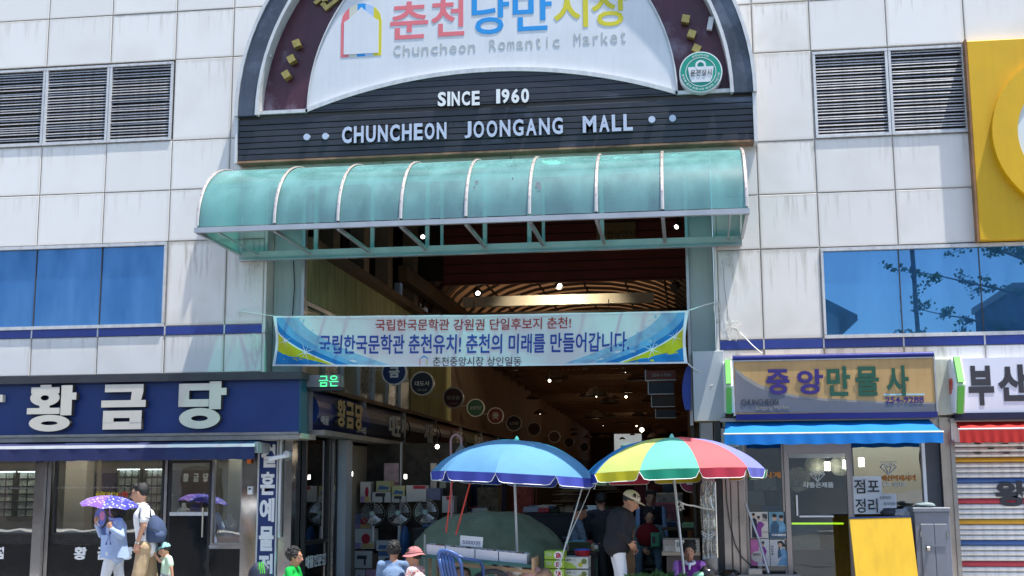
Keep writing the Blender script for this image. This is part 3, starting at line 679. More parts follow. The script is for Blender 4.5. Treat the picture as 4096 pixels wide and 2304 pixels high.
MB().add([bpt(1068,900,.004),bpt(1071,900,.004),bpt(1080,895,.004),bpt(1089,900,.004),bpt(1092,900,.004),bpt(1080,891,.004)], [(0,1,2,5),(2,3,4,5)]).build('emblem', PBLUE, BN)
# cords
CORD = mat('white nylon cord', (.68,.68,.64), .7)
def cord(pts, r, label, m=None, sag=0.0, cat='cord', name='cord', group=None):
    pts = [Vector(p) for p in pts]; out = []
    for a, b in zip(pts[:-1], pts[1:]):
        for k in range(6): p = a.lerp(b, k/6); p.z -= sag*math.sin(math.pi*k/6); out.append(p)
    out.append(pts[-1])
    return tag(MB().tube(out, r, 5).build(name, m or CORD), label, cat, group)
cord([q[0], D(605,784,-.02)], .007, 'thin white cord tying the upper left banner corner to the wall')
cord([q[1], D(1770,768,-.05), D(1808,758,-.02)], .008, 'white cord from the upper right banner corner up to the pillar')
cord([q[2], D(1765,936,-.05), D(1815,950,-.03)], .009, 'white cord from the lower right banner corner down past the pillar', sag=.02)
cord([D(1836,812,-.02), D(1875,850,-.03), D(1918,890,-.2)], .008, 'loose white cord hanging diagonally above the gold shop sign', sag=.01)
def tangle(a, b, s, label, n=10, seed=1, dn=.35):
    rr = random.Random(seed); mb = MB(); c = D(a,b,-.03)
    for k in range(n):
        p = [c+Vector((rr.uniform(-.03,.03),0,rr.uniform(-.03,.03)))]
        for j in range(5): p.append(p[-1]+Vector((rr.uniform(-s,s),rr.uniform(-.012,.008),rr.uniform(-s-dn*s,s*.6))))
        mb.tube(p, .0035, 4)
    return tag(mb.build('cord_tangle', CORD), label, 'cord')
tangle(635,665,.05,'pale frayed string tangle below the left end of the canopy',7,2,1.5)
tangle(637,842,.04,'frayed string ends on the wall at the left blue stripe',5,3,1.5)
tangle(1842,812,.055,'big knot of frayed white cord at the right pillar',12,4,.6)
tangle(1810,765,.045,'knotted white cord end on the pillar right of the banner top',7,5,1)
tangle(1835,640,.05,'pale string tangle under the right end of the canopy',8,6,1.2)
tangle(1808,948,.04,'knot of white cord beside the green hexagon sign',7,7,.6)
tangle(603,786,.022,'small knot of cord on the wall left of the banner',5,8,.1)
cord([D(738,650,.28), D(741,720,.27), D(736,790,.28), D(737,905,.28)], .007, 'black cable running down the left pillar recess', BLACKM, cat='cable', name='cable')
cord([D(1818,655,-.02), D(1822,720,-.02), D(1832,800,-.02)], .004, 'thin grey wire hanging down the right pillar', mat('grey wire',(.25,.25,.25),.6), cat='cable', name='cable')

# droppings and stains on the canopy sheets
for px_, py_, rr_, sd in ((1354,470,.05,1),(1357,478,.035,2),(1200,463,.03,3),(1194,473,.02,4),(1004,556,.02,5),(1215,520,.015,6),(1290,452,.02,7)):
    Yd_ = -1.05 if py_ > 460 else -.9; rd = random.Random(sd); c_ = None
    for k in range(40):        # find the sheet surface behind this spot
        t_ = k/39; yy_, zz_ = carc(t_); q_ = D(px_, py_, yy_)
        if q_.z <= zz_+.01: c_ = Vector((q_.x, yy_-.012, zz_+.008)); break
    if c_ is None: continue
    n_ = 9; MB().add([c_+Vector((rr_*rd.uniform(.5,1)*math.cos(6.283*i/n_), -.2*rr_*math.sin(6.283*i/n_), rr_*rd.uniform(.5,1.1)*math.sin(6.283*i/n_))) for i in range(n_)], [tuple(range(n_))]).build('dropping_stain', mat('chalky stain', (.55,.58,.56), .8), CN)
def DX(x, y, X):      # pixel -> point on the plane x = X
    d = FW + RT*((x*K-2048)/CF) + UP*((1152-y*K)/CF); return CAM + d*((X-CAM.x)/d.x)
# ================================================================ LEFT SHOP (jewellery)
NAVYC = mat('navy awning cloth', (.010,.018,.085), .75, var=.15, bump=.2, bs=90)
GLASS = glass('shop glass', (.93,.96,.95), .80, .0)
GRAN = mat('black polished granite', (.010,.010,.011), .07, var=.3, vs=9, spec=.6)
YS = -.35
S1 = thing('shop_sign', 'wide navy signboard with big cream raised letters on the left shop', 'sign', (-7, YS, 2.3))
sx1 = D(757,1000,YS).x; st_, sb_ = D(745,936,YS).z, D(757,1086,YS).z
MB().box(-10.6, sx1-.02, YS, .03, sb_, st_-.10).build('board', SIGNNAVY, S1)
MB().box(-10.6, sx1+.03, YS-.10, .03, st_-.10, st_+.0).build('top_ledge', mat('dark bronze ledge', (.03,.034,.042), .5, var=.3), S1)
MB().box(sx1-.02, sx1+.0, YS-.012, .03, sb_-.02, st_-.10).build('end_cap', mat('deep teal enamel', (.006,.07,.11), .35), S1)
MB().box(-10.6, sx1, YS-.012, YS+.0, sb_-.035, sb_).build('bottom_trim', STEELD, S1)
for k, bx in (('hwang',(68.4,968,191,1085.5)),('geum',(254.5,967,366,1080)),('dang',(447,960,569,1078.5))):
    x0,x1,z0,z1 = pxbox(*bx, YS-.09)
    glyph(k, lambda u, v, h: (x0+(x1-x0)*u, YS-h, z0+(z1-z0)*v), [CREAM, DARKEDGE], S1, .09)
p = D(2,1002,YS-.09); MB().box(p.x-.1,p.x+.02,YS-.09,YS,p.z-.05,p.z+.05).build('letter', CREAM, S1)
# soffit and retracted awning
SOF = mat('soffit metal', (.30,.28,.25), .5, .3, var=.3)
MB().box(-10.6, sx1-.02, YS, .14, sb_-.10, sb_-.04).build('soffit', SOF, B)
YA2 = -.55
AW = thing('shop_awning', 'folded navy shop awning with a white front bar under the left signboard', 'awning', (-7.5, YA2, 2))
ax1 = D(640,1130,YA2).x; z1 = D(320,1119,YA2).z; z2 = D(320,1127,YA2).z; z3 = D(320,1158,YA2).z; dzs = .0
MB().box(-10.6, ax1, YA2, YA2+.03, z2, z1).build('front_bar', WHITEP, AW)
MB().add([(-10.6,YA2,z1),(ax1,YA2,z1),(ax1,-.02,z1+.10),(-10.6,-.02,z1+.10)], [(0,1,2,3)]).build('canopy', NAVYC, AW)
MB().grid(lambda u, v: (-10.6+(ax1+10.6)*u, YA2-.0+.008*math.sin(u*90), z2-(z2-z3)*v+.004*math.sin(u*140)*v), 120, 3).build('valance', NAVYC, AW, smooth=True)
MB().box(ax1-.02, ax1+.03, YA2+.05, -.02, z1-.12, z1+.02).build('bracket', ALU, AW)
# shop front: frames, glass, granite
YF = .12
def fx(px): return D(px, 1300, YF).x
gz = D(320, 1345, YF).z; tz = D(320, 1128, YF).z+.12
def bay(x0, x1, z0, z1, t=.03, m=BLACKM, gl=GLASS, pm=None, thick=.05, y=YF):
    f = MB().box(x0,x1,y-thick,y+.02,z1-t,z1).box(x0,x1,y-thick,y+.02,z0,z0+t).box(x0,x0+t,y-thick,y+.02,z0+t,z1-t).box(x1-t,x1,y-thick,y+.02,z0+t,z1-t).build('window_frame', m, B)
    MB().box(x0+t,x1-t,y-.012,y-.004,z0+t,z1-t).build('pane', gl, f); return f
bay(-10.4, fx(100), gz, tz); bay(fx(136), fx(412), gz, tz)
MB().box(-10.4, fx(98), YF-.06, YF+.05, 0, gz-.14).build('granite_panel', GRAN, B)
MB().box(fx(128), fx(412), YF-.06, YF+.05, 0, gz-.14).build('granite_panel', GRAN, B)
MB().box(-10.4, fx(412), YF-.03, YF+.05, gz-.135, gz).build('sill', mat('dark sill', (.02,.02,.022), .25), B)
MB().box(fx(97), fx(121), YF-.16, YF+.1, 0, tz+.1).build('steel_pillar', STEEL, B)
MB().box(fx(122), fx(131), YF-.08, YF+.1, 0, tz+.1).build('steel_pillar', STEELD, B)
# door bay
dx0, dx1, dx2 = fx(414), fx(532), fx(612); dz = D(470,1145,YF).z
MB().box(dx0, dx1, YF-.05, YF+.03, dz-.06, dz+.02).box(dx0,dx0+.04,YF-.05,YF+.03,0,dz-.06).build('door_frame', STEELD, B)
dr = thing('glass_door', 'glass shop door with black frame and jewellery trays behind it, left shop', 'door', ((dx0+dx1)/2, YF, 0))
dm = D(470,1288,YF).z
MB().box(dx0+.045, dx0+.085, YF-.03, YF+.01, .02, dz-.07).box(dx1-.04, dx1, YF-.03, YF+.01, .02, dz-.07).box(dx0+.085,dx1-.04,YF-.03,YF+.01,dz-.11,dz-.07).build('frame', BLACKM, dr)
MB().box(dx0+.085, dx1-.04, YF-.015, YF-.005, dm, dz-.11).build('pane', GLASS, dr)
MB().box(dx0+.085, dx1-.04, YF-.035, YF+.01, dm-.05, dm).build('rail', ALUW, dr)
MB().box(dx0+.085, dx1-.04, YF-.03, YF+.01, .02, dm-.05).build('lower_panel', GRAN, dr)
MB().tube([(dx1-.09,YF-.09,.95),(dx1-.09,YF-.09,1.35)], .012, 8).build('handle', STEEL, dr)
# display window beside the door
rz = D(570,1367,YF).z
bay(dx1+.01, dx2, rz-.02, dz, .03, STEELD)
MB().box(dx1, dx2, YF-.06, YF+.05, rz-.07, rz-.02).build('sill', STEEL, B)
MB().box(dx1+.01, dx2-.01, YF-.05, YF+.05, 0, rz-.07).build('granite_panel', GRAN, B)
REDV = mat('red velvet', (.30,.012,.012), .8)
MB().box(dx1+.04, dx2-.03, YF+.02, YF+.5, rz, rz+.07).build('red_display_shelf', REDV, B)
CREAMW = mat('cream display lining', (.62,.60,.50), .7, var=.08)
MB().box(dx1+.03, dx2-.05, YF+.52, YF+.56, rz, 2.1).build('display_lining', CREAMW, B)
# mirror pillar, vertical sign, pipe
vx0, vx1 = D(650,1280,YF-.14).x, D(694,1280,YF-.14).x
MB().box(dx2+.01, vx0-.02, YF-.12, YF+.05, 0, 2.2).build('steel_pillar', STEEL, B)
MB().box(vx1+.03, D(733,1280,YF-.12).x, YF-.12, YF+.3, 0, D(720,1102,YF).z).build('steel_pillar', STEEL, B)
MB().box(D(704,1090,YS).x, sx1+.02, YS+.02, .3, D(720,1103,YS).z, D(720,1090,YS).z).build('beam_end', mat('beige sheet', (.42,.35,.27), .6), B)
VS = thing('vertical_sign', 'tall narrow navy sign with white Korean letters running down beside the glass display', 'sign', ((vx0+vx1)/2, YF-.14, 0))
vt = D(672,1105,YF-.14).z
MB().box(vx0,vx1,YF-.14,YF+.05,.02,vt).build('board', SIGNNAVY, VS)
MB().box(vx0-.02,vx0,YF-.155,YF+.05,.0,vt+.02).box(vx1,vx1+.02,YF-.155,YF+.05,0,vt+.02).box(vx0,vx1,YF-.155,YF+.05,vt,vt+.02).build('frame', ALUW, VS)
for ch, ya, yb in (('결',1118,1176),('혼',1187,1245),('예',1253,1313),('물',1324,1386),('전',1393,1459),('문',1467,1527),('점',1535,1597)):
    za, zb = D(672,ya,YF-.14).z, D(672,yb,YF-.14).z
    letter(ch, on_plane(vx0+.02, vx1-.02, zb, za, YF-.14), WHITEP, VS, 'letter', .038, .006)
p = D(707,1100,YF-.2); tag(MB().tube([(p.x,YF-.2,2.3),(p.x,YF-.2,.95)], .018, 8).build('drain_pipe', ALUW), 'thin pale pipe running down right of the vertical navy sign', 'pipe')
# cctv camera, junction box, keypad, orange lamp
CC = thing('security_camera', 'white security camera on the steel pillar beside the vertical sign', 'camera', tuple(D(722,1145,YF-.2)))
p = D(723,1143,YF-.14); MB().lathe((p.x,YF-.20,p.z), [(.045,0),(.05,.03),(.045,.08)], 14, axis='y').build('mount', WHITEP, CC)
a, b = D(716,1147,YF-.3), D(690,1152,YF-.34); MB().tube([p+Vector((0,-.08,0)), a], .014, 6).build('arm', WHITEP, CC)
MB().tube([a+Vector((.02,0,0)), b, b+Vector((-.07,0,-.02))], [.028,.03,.032], 10).build('body', WHITEP, CC)
p = D(682,1099,YF-.25); tag(MB().cbox(p.x-.085,p.x+.085,YF-.32,YF-.15,p.z-.05,p.z+.05,.01).build('junction_box', mat('beige plastic', (.50,.44,.36), .5)), 'beige junction box above the vertical navy sign', 'box')
p = D(629,1157,YF-.14); t = thing('warning_lamp', 'small orange warning lamp hanging under the awning end', 'lamp', (p.x, YF-.16, p.z))
MB().lathe((p.x,YF-.17,p.z-.05), [(.028,0),(.032,.02),(.032,.09),(.026,.1)], 12).build('lens', mat('orange lens', (.75,.16,.01), .25), t)
MB().lathe((p.x,YF-.17,p.z+.05), [(.03,0),(.022,.05),(.02,.1)], 12).build('cap', BLACKM, t)
p = D(629,1234,YF-.14); t = thing('keypad', 'white alarm keypad on the mirror steel pillar', 'keypad', (p.x, YF-.14, p.z))
MB().cbox(p.x-.035,p.x+.035,YF-.15,YF-.12,p.z-.055,p.z+.055,.005).build('case', WHITEP, t); MB().box(p.x-.018,p.x+.018,YF-.153,YF-.15,p.z+.01,p.z+.035).build('screen', BLACKM, t)
# names on the granite and inside
def small_name(Y, boxes, m, parent, d=.006, keys=('hwang','geum','dang')):
    for k, bx in zip(keys, boxes):
        x0,x1,z0,z1 = pxbox(*bx, Y); glyph(k, lambda u, v, h: (x0+(x1-x0)*u, Y-h, z0+(z1-z0)*v), m, parent, d)
LTB = thing('shop_lettering', 'white raised shop name on the black granite under the left window', 'sign', tuple(D(260,1390,YF-.07)))
small_name(YF-.062, ((187,1376,218,1408),(246,1376,276,1408),(304,1376,336,1408)), WHITEP, LTB)
sign_px('점', -14, 1376, 10, 1406, YF-.062, WHITEP, LTB, 'letter', .05, .006)
# interior
WALLB = mat('beige shop wall', (.26,.235,.19), .8, var=.15)
xs0 = -10.6
MB().box(xs0, -4.32, 2.2, 2.3, 0, 2.4).build('back_wall', WALLB, B)
MB().box(-4.34, -4.30, .3, 60, 0, 2.4).build('side_wall', WALLB, B)
MB().box(xs0, -4.3, .3, 2.3, 2.32, 2.4).build('shop_ceiling', mat('shop ceiling', (.4,.4,.38), .8), B)
LAMPE = mat('lit tube', (1,1,1), .5, var=0, emit=(1,.96,.86), es=16)
LIT = thing('ceiling_lights', 'row of lit white tubes under the ceiling of the left shop', 'light', (-7, 1.2, 2.28))
for x in (-9.6,-8.5,-7.4,-6.3,-5.2): MB().box(x-.25,x+.25,.55,.61,2.27,2.30).build('tube', LAMPE, LIT)
c0, c1 = D(162,1250,1.0).x, D(214,1250,1.0).x
MB().box(c0,c1,1.0,1.25,0,2.32).build('column', mat('cream column', (.60,.52,.42), .6, var=.06), B)
c2 = D(247,1250,1.25).x; MB().box(c1+.02,c2,1.3,1.34,0,2.32).build('partition', mat('khaki board', (.30,.26,.19), .7), B)
# wall showcases with jewellery cards
FRM = mat('showcase frame', (.12,.11,.10), .4); CARD = mat('pale jewellery card', (.42,.44,.38), .6, var=.3, vs=10); SILV = mat('silver jewellery', (.8,.8,.78), .15, 1)
def showcase(a, b, top, bot, Y, cols, rows, label, big=False):
    x0,x1,z0,z1 = pxbox(a, top, b, bot, Y); t = thing('jewellery_showcase', label, 'showcase', ((x0+x1)/2, Y, z0))
    MB().box(x0,x1,Y,Y+.12,z0,z1).build('back', FRM, t); cw = (x1-x0)/cols; rh = (z1-z0)/rows
    MB().box(x0,x1,Y-.1,Y,z1-.012,z1).build('lamp_strip', mat('showcase strip light', (1,1,1), .5, var=0, emit=(.8,.95,1), es=2.2), t)
    for j in range(rows):
        MB().box(x0,x1,Y-.1,Y,z0+rh*j,z0+rh*j+.008).build('shelf', GLASS, t)
        for i in range(cols):
            cx = x0+cw*(i+.5); cz = z0+rh*j+.01
            if big and j >= rows-1: MB().prism([(cx+cw*.38*math.cos(q*math.pi/8), cz+rh*.45+rh*.42*math.sin(q*math.pi/8)) for q in range(16)], Y-.04, Y-.03).build('necklace_card', CARD, t)
            else: MB().box(cx-cw*.38,cx+cw*.38,Y-.05,Y-.04,cz,cz+rh*.8).build('card', CARD, t)
            if (i+j) % 2 == 0: MB().ring(cx,cz+rh*.42,cw*.2,rh*.25,cw*.16,rh*.2,Y-.053,Y-.0505,n=12).build('chain', SILV, t)
    return t
showcase(-2, 36, 1186, 1300, 1.4, 2, 6, 'lit glass showcase of trinkets at the far left of the shop window')
showcase(50, 92, 1186, 1300, 1.4, 2, 6, 'second lit showcase of trinkets left of the steel pillar')
showcase(300, 350, 1180, 1285, 1.7, 3, 5, 'wall showcase of necklace cards behind the man in the white polo', True)
showcase(370, 412, 1180, 1285, 1.7, 3, 5, 'wall showcase of necklace cards beside the door frame', True)
p = D(268,1230,1.8); tag(MB().box(p.x-.17,p.x+.17,1.75,1.8,p.z-.32,p.z+.24).build('dark_poster', mat('dark navy poster', (.01,.012,.05), .3)), 'dark navy poster inside the shop above the purple umbrella', 'poster')
# counters
def counter(x0, x1, y0, y1, h, label):
    t = thing('glass_counter', label, 'counter', ((x0+x1)/2, y0, 0))
    MB().box(x0,x1,y0,y1,0,h*.62).build('base', mat('counter base', (.03,.028,.026), .4), t)
    MB().box(x0,x1,y0,y0+.008,h*.62,h).build('front_glass', GLASS, t); MB().box(x0,x1,y0,y1,h,h+.012).build('top', GLASS, t)
    MB().box(x0+.02,x1-.02,y0+.05,y1,h*.62,h*.66).build('tray', CARD, t)
    r = random.Random(int(x0*10)); m = MB()
    n = int((x1-x0)/.07)
    for i in range(n):
        for j in range(2): m.lathe((x0+.05+i*.07, y0+.09+j*.12, h*.66), [(.012,0),(.016,.015),(.006,.035+r.uniform(0,.02))], 6)
    stuff(m.build('rings', SILV, t)); return t
counter(fx(230), fx(400), .75, 1.25, 1.02, 'glass jewellery counter behind the window with granite base')
counter(dx0+.05, dx1, .75, 1.15, 1.10, 'glass counter of rings seen through the shop door')
counter(-10.2, fx(95), .8, 1.3, .95, 'glass counter behind the far left shop window')
p = D(482,1213,1.9); t = thing('name_plate', 'brown wall plate with the shop name inside, seen through the door', 'sign', (p.x,1.9,p.z))
MB().box(p.x-.31,p.x+.31,1.86,1.9,p.z-.185,p.z+.185).build('plate', mat('brown plate', (.055,.018,.012), .4), t)
small_name(1.855, ((461,1191,475,1212),(487,1191,500,1212),(511,1191,524,1212)), WHITEP, t, .004)
def bust(cx, cy, cz, s, label, m=None):
    t = thing('necklace_bust', label, 'display bust', (cx,cy,cz)); N_ = 9
    MB().prism([(cx+s*x, cz+s*z) for x, z in ((-.12,0),(.12,0),(.34,.42),(.30,.62),(.10,.74),(.08,.95),(-.08,.95),(-.10,.74),(-.30,.62),(-.34,.42))], cy, cy+s*.12).build('bust', WHITEP if m is None else m, t)
    MB().tube([(cx+s*.22*math.sin(a), cy-.006, cz+s*(.72-.35*math.cos(a))) for a in [(-1.3+2.6*i/10) for i in range(11)]], .004, 5).build('necklace', SILV, t)
p = D(571,1362,YF+.2); bust(p.x, YF+.25, rz+.07, .34, 'white necklace bust on the red shelf of the display window')
p = D(603,1362,YF+.2); bust(p.x, YF+.3, rz+.07, .32, 'second white necklace bust at the right edge of the display window')
p = D(488,1275,1.4); bust(p.x, 1.0, 1.12, .30, 'white necklace bust on the counter behind the door')
# printed lettering on the window glass
t = thing('window_lettering', 'yellow and red Korean lettering stuck on the left shop window above the purple umbrella', 'lettering', tuple(D(260,1243,YF-.02)))
sign_px('순금K18·K14', 241, 1236, 297, 1251, YF-.014, mat('yellow vinyl', (.70,.50,.0), .5), t, bold=.03, depth=.001)
sign_px('←매입', 298, 1236, 322, 1250, YF-.014, mat('red vinyl', (.65,.06,.03), .5), t, bold=.02, depth=.001)
sign_px('The Shop Selection The Shop Selection The Shop Selection The Shop Selection', 0, 1224, 405, 1230, YF-.014, mat('frosted vinyl', (.35,.36,.36), .7, var=0), t, bold=0, depth=.001, res=1)

# ================================================================ ARCADE INTERIOR
AL, ARX = -4.2, 1.2
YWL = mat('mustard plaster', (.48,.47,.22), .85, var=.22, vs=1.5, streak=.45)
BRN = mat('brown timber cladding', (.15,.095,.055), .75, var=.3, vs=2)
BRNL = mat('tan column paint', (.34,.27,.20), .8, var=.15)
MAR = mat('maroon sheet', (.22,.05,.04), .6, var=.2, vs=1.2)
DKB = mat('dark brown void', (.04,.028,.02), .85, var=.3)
AC = thing('arcade_hall', 'covered market arcade interior with mustard upper wall, dark gallery and brown vaulted roof', 'arcade', (-1.5, 20, 0))
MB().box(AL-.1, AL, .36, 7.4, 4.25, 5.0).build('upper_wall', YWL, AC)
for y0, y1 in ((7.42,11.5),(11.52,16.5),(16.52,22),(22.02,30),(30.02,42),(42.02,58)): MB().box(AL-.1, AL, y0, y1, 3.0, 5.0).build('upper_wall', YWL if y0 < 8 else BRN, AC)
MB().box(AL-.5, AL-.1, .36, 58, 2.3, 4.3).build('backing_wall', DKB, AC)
y = .36
WGL = mat('dusty window glass', (.10,.11,.08), .25, var=.3)
k = 0
while y < 7.3:
    f = MB().box(AL-.06,AL+.01,y,y+.05,3.0,4.24).box(AL-.06,AL+.01,y+.05,y+1.0,4.18,4.24).box(AL-.06,AL+.01,y+.05,y+1.0,3.0,3.06).build('window_frame', ALU, AC)
    MB().box(AL-.05,AL-.045,y+.05,y+1.0,3.06,4.18).build('pane', [mat('dusty olive pane', (.16,.17,.08), .3, var=.3), WGL][k % 2], f); y += 1.0; k += 1
MB().prism([(AL,5.0),(AL+.16,5.05),(AL+.16,5.16),(AL-.6,5.6),(AL-.6,5.0)], .36, 58, axis='y'); 
t = MB(); pr = [(AL-.02,5.0),(AL+.14,5.03),(AL+.14,5.14),(AL-.7,5.34),(AL-.7,5.0)]
t.add([(a,.37,b) for a,b in pr]+[(a,58,b) for a,b in pr], [(0,1,2,3,4),(9,8,7,6,5)]+[(i,5+i,5+(i+1)%5,(i+1)%5) for i in range(5)]); t.build('cornice', BRN, AC)
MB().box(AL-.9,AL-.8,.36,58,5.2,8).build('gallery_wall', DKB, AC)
for i, y in enumerate((2.4,4.3,6.1,8.4,11,14,18,23,29,36)):
    MB().box(AL-.45,AL-.2,y,y+.38,5.1,7.6).build('column', BRNL, AC)
    MB().box(AL-.79,AL-.76,y+.6,y+1.6,5.45,6.5).build('gallery_window', mat('dark pane', (.02,.022,.025), .15), AC)
MB().box(AL-.12,AL+.05,6.6,58,5.55,5.85).build('gallery_beam', BRN, AC)
# maroon board across and ceiling before it
MB().box(-3.9, 1.3, 9.0, 9.1, 5.83, 7.6).build('maroon_board', MAR, AC)
for i in range(9): MB().box(-3.9, 1.3, 8.985, 9.0, 5.86+.2*i, 5.875+.2*i).build('seam', DKB, AC)
p0, p1 = D(1516,590,8.97), D(1600,590,8.97)
t = thing('faded_sign', 'faded tan sign with the market name high behind the canopy', 'sign', tuple(D(1556,580,8.9)))
q0, q1 = D(1500,560,8.95), D(1548,600,8.95)
MB().box(q0.x, D(1600,580,8.95).x, 8.93, 8.985, D(1550,603,8.95).z, D(1550,560,8.95).z).build('board', mat('tan faded board', (.30,.22,.10), .7), t)
sign_px('춘천낭만시', 1508, 580, 1598, 598, 8.93, DKB, t, bold=.0)
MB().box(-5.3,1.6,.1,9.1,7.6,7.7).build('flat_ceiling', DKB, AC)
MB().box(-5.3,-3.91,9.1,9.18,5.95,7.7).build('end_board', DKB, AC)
# right side wall, nearly edge on
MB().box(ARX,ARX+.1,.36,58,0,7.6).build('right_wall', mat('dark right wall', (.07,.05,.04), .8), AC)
# vaulted roof: brown translucent sheets on steel ribs
VS_ = mat('amber roof sheet', (.20,.095,.04), .6, var=.35, vs=3, trans=.30)
def vault(u): a = math.pi*u; return (-1.5-3.1*math.cos(a), 5.6+1.5*math.sin(a))
MB().grid(lambda u, v: (vault(u)[0], 9.2+48*v, vault(u)[1]), 20, 24).build('vault_sheet', VS_, AC, smooth=True)
RB_ = mat('rib steel', (.05,.03,.02), .6)
rib0 = MB().tube([(vault(i/14)[0], 9.4, vault(i/14)[1]-.06) for i in range(15)], .045, 5).build('roof_rib', RB_, AC)
for i in range(1, 60): dup(rib0, 0, .8*i, 0, AC)
for u in (.12,.25,.38,.5,.62,.75,.88):
    x, z = vault(u); MB().tube([(x,9.2,z-.1),(x,57,z-.1)], .03, 5).build('purlin', RB_, AC)
BEAMW = mat('off-white beam', (.70,.64,.52), .6)
MB().box(-3.75,.48,10.5,10.65,5.58,5.80).build('cross_beam', BEAMW, AC)
MB().box(-4.2,1.2,10.9,10.95,5.45,5.50).box(-4.2,1.2,10.9,10.95,5.0,5.05).build('truss_chord', DKB, AC)
for i in range(12): MB().tube([(-4.2+i*.45,10.92,5.0),(-3.97+i*.45,10.92,5.48),(-3.75+i*.45,10.92,5.0)], .014, 4).build('truss_brace', mat('truss grey', (.10,.08,.07), .6), AC)
# low tie beams with warm timber slats receding
tb = MB().box(-4.2,1.2,13,13.1,4.9,5.05).build('tie_beam', BRN, AC)
for i in range(1, 26): dup(tb, 0, 1.7*i, -.012*i, AC)
# far end: sunlit facade with green glass
MB().box(-6,4,60,60.3,0,7).build('end_wall', mat('pale end wall', (.6,.6,.56), .8), AC)
p0, p1 = D(1563,1170,59.9), D(1628,1120,59.9); MB().box(p0.x,p1.x,59.85,59.95,p0.z,p1.z).build('end_window', mat('teal end glass', (.02,.42,.32), .3), AC)
for i in range(4): MB().box(p0.x+.35*i,p0.x+.35*i+.05,59.8,59.84,p0.z,p1.z).build('end_mullion', DARKEDGE, AC)
MB().box(-4.2,1.2,53.7,53.9,0,2.95).build('end_baffle', DKB, AC)  # dark board added so the pale end wall reads dark low down
MB().box(-4.2,-2.9,54,54.2,0,6).build('end_baffle', DKB, AC); MB().box(-1.35,1.2,54,54.2,0,6).build('end_baffle', DKB, AC)
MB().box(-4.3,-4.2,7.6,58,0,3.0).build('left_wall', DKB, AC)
# spotlights
for i, (a, b, Y, tx) in enumerate(((1062,592,4.0,'small lit spotlight high behind the left part of the canopy'),(1706,567,3.5,'black lit spotlight high at the right jamb behind the canopy'),(1405,714,9.8,'lit floodlight above the white cross beam'),(1200,733,9.6,'lit spotlight left of the white cross beam'),(1700,718,9.7,'unlit dark spotlight under the right end of the maroon board'))):
    p = D(a,b,Y); s = .07 if i < 2 else .10; t = thing('spotlight', tx, 'spotlight', tuple(p), 'spotlights inside the arcade')
    dv = Vector((.35 if a < 1500 else -.5, -.8, -.6)).normalized()
    MB().tube([p-dv*s, p, p+dv*s*.9], [s*.5, s*.9, s], 14).build('housing', BLACKM, t)
    MB().tube([p+dv*s*.88, p+dv*s*.93], s*.5, 12).build('lens', mat('spot lens', (1,1,1), .3, var=0, emit=(1,.93,.8), es=6) if i < 4 else DARKEDGE, t)
    MB().tube([p+Vector((0,0,s)), p+Vector((0,.05,s*3))], .015, 5).build('bracket', BLACKM, t)
pl = bpy.data.lights.new('floodlight', 'SPOT'); pl.energy = 60; pl.color = (1,.85,.6); pl.spot_size = 2.2; pl.shadow_soft_size = .1
p = D(1405,722,9.75); plo = bpy.data.objects.new('floodlight', pl); col.objects.link(plo); plo.location = p+Vector((0,-.05,-.1)); plo.rotation_euler = Vector((0,.9,-.25)).to_track_quat('-Z','Y').to_euler(); 
# shop signs on the left arcade wall
RS = random.Random(11)
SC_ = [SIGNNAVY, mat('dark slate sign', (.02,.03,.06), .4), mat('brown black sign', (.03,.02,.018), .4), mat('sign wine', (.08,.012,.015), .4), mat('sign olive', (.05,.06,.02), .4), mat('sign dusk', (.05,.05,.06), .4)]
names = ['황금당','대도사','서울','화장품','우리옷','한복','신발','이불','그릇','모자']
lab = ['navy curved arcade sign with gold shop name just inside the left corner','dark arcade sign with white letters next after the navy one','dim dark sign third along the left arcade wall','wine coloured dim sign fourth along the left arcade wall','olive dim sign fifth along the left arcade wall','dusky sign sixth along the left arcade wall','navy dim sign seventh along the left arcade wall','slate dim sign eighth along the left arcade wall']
y = .38
GOLDL = mat('gold letters', (.50,.36,.15), .4, .3); SILL = mat('dim silver letters', (.45,.45,.43), .4)
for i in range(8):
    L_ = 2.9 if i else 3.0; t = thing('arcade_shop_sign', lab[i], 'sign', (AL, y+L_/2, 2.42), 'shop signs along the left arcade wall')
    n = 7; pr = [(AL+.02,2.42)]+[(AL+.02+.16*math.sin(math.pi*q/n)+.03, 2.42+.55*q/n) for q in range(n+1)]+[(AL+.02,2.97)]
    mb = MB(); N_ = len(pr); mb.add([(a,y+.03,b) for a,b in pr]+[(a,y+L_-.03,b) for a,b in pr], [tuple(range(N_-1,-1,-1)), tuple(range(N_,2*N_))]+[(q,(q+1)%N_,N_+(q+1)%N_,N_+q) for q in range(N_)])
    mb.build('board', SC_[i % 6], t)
    MB().box(AL, AL+.12, y, y+.025, 2.40, 3.0).build('end_trim', ALU, t)
    s = names[i]
    if i == 0:
        for q, key in enumerate(('hwang','geum','dang')):
            yy = y+.85+q*.50; glyph(key, lambda u, v, h: (AL+.19+h, yy+.42*u, 2.50+.40*v), [GOLDL, DARKEDGE], t, .05)
        letter('금은보석', lambda u, v, h: (AL+.10+h, y+.12+.45*u, 2.82+.10*v), SILL, t, 'lettering', .01, .004)
        letter('예물', lambda u, v, h: (AL+.19+h, y+.18+.4*u, 2.5+.13*v), SILL, t, 'lettering', .03, .004)
        letter('254-4685', lambda u, v, h: (AL+.17+h, y+2.2+.6*u, 2.47+.1*v), SILL, t, 'lettering', .01, .004)
    else:
        for q, ch in enumerate(s):
            letter(ch, lambda u, v, h: (AL+.20+h, y+1.3+q*.45+.38*u, 2.5+.36*v), SILL, t, 'letter', .03, .02)
    y += 2.95
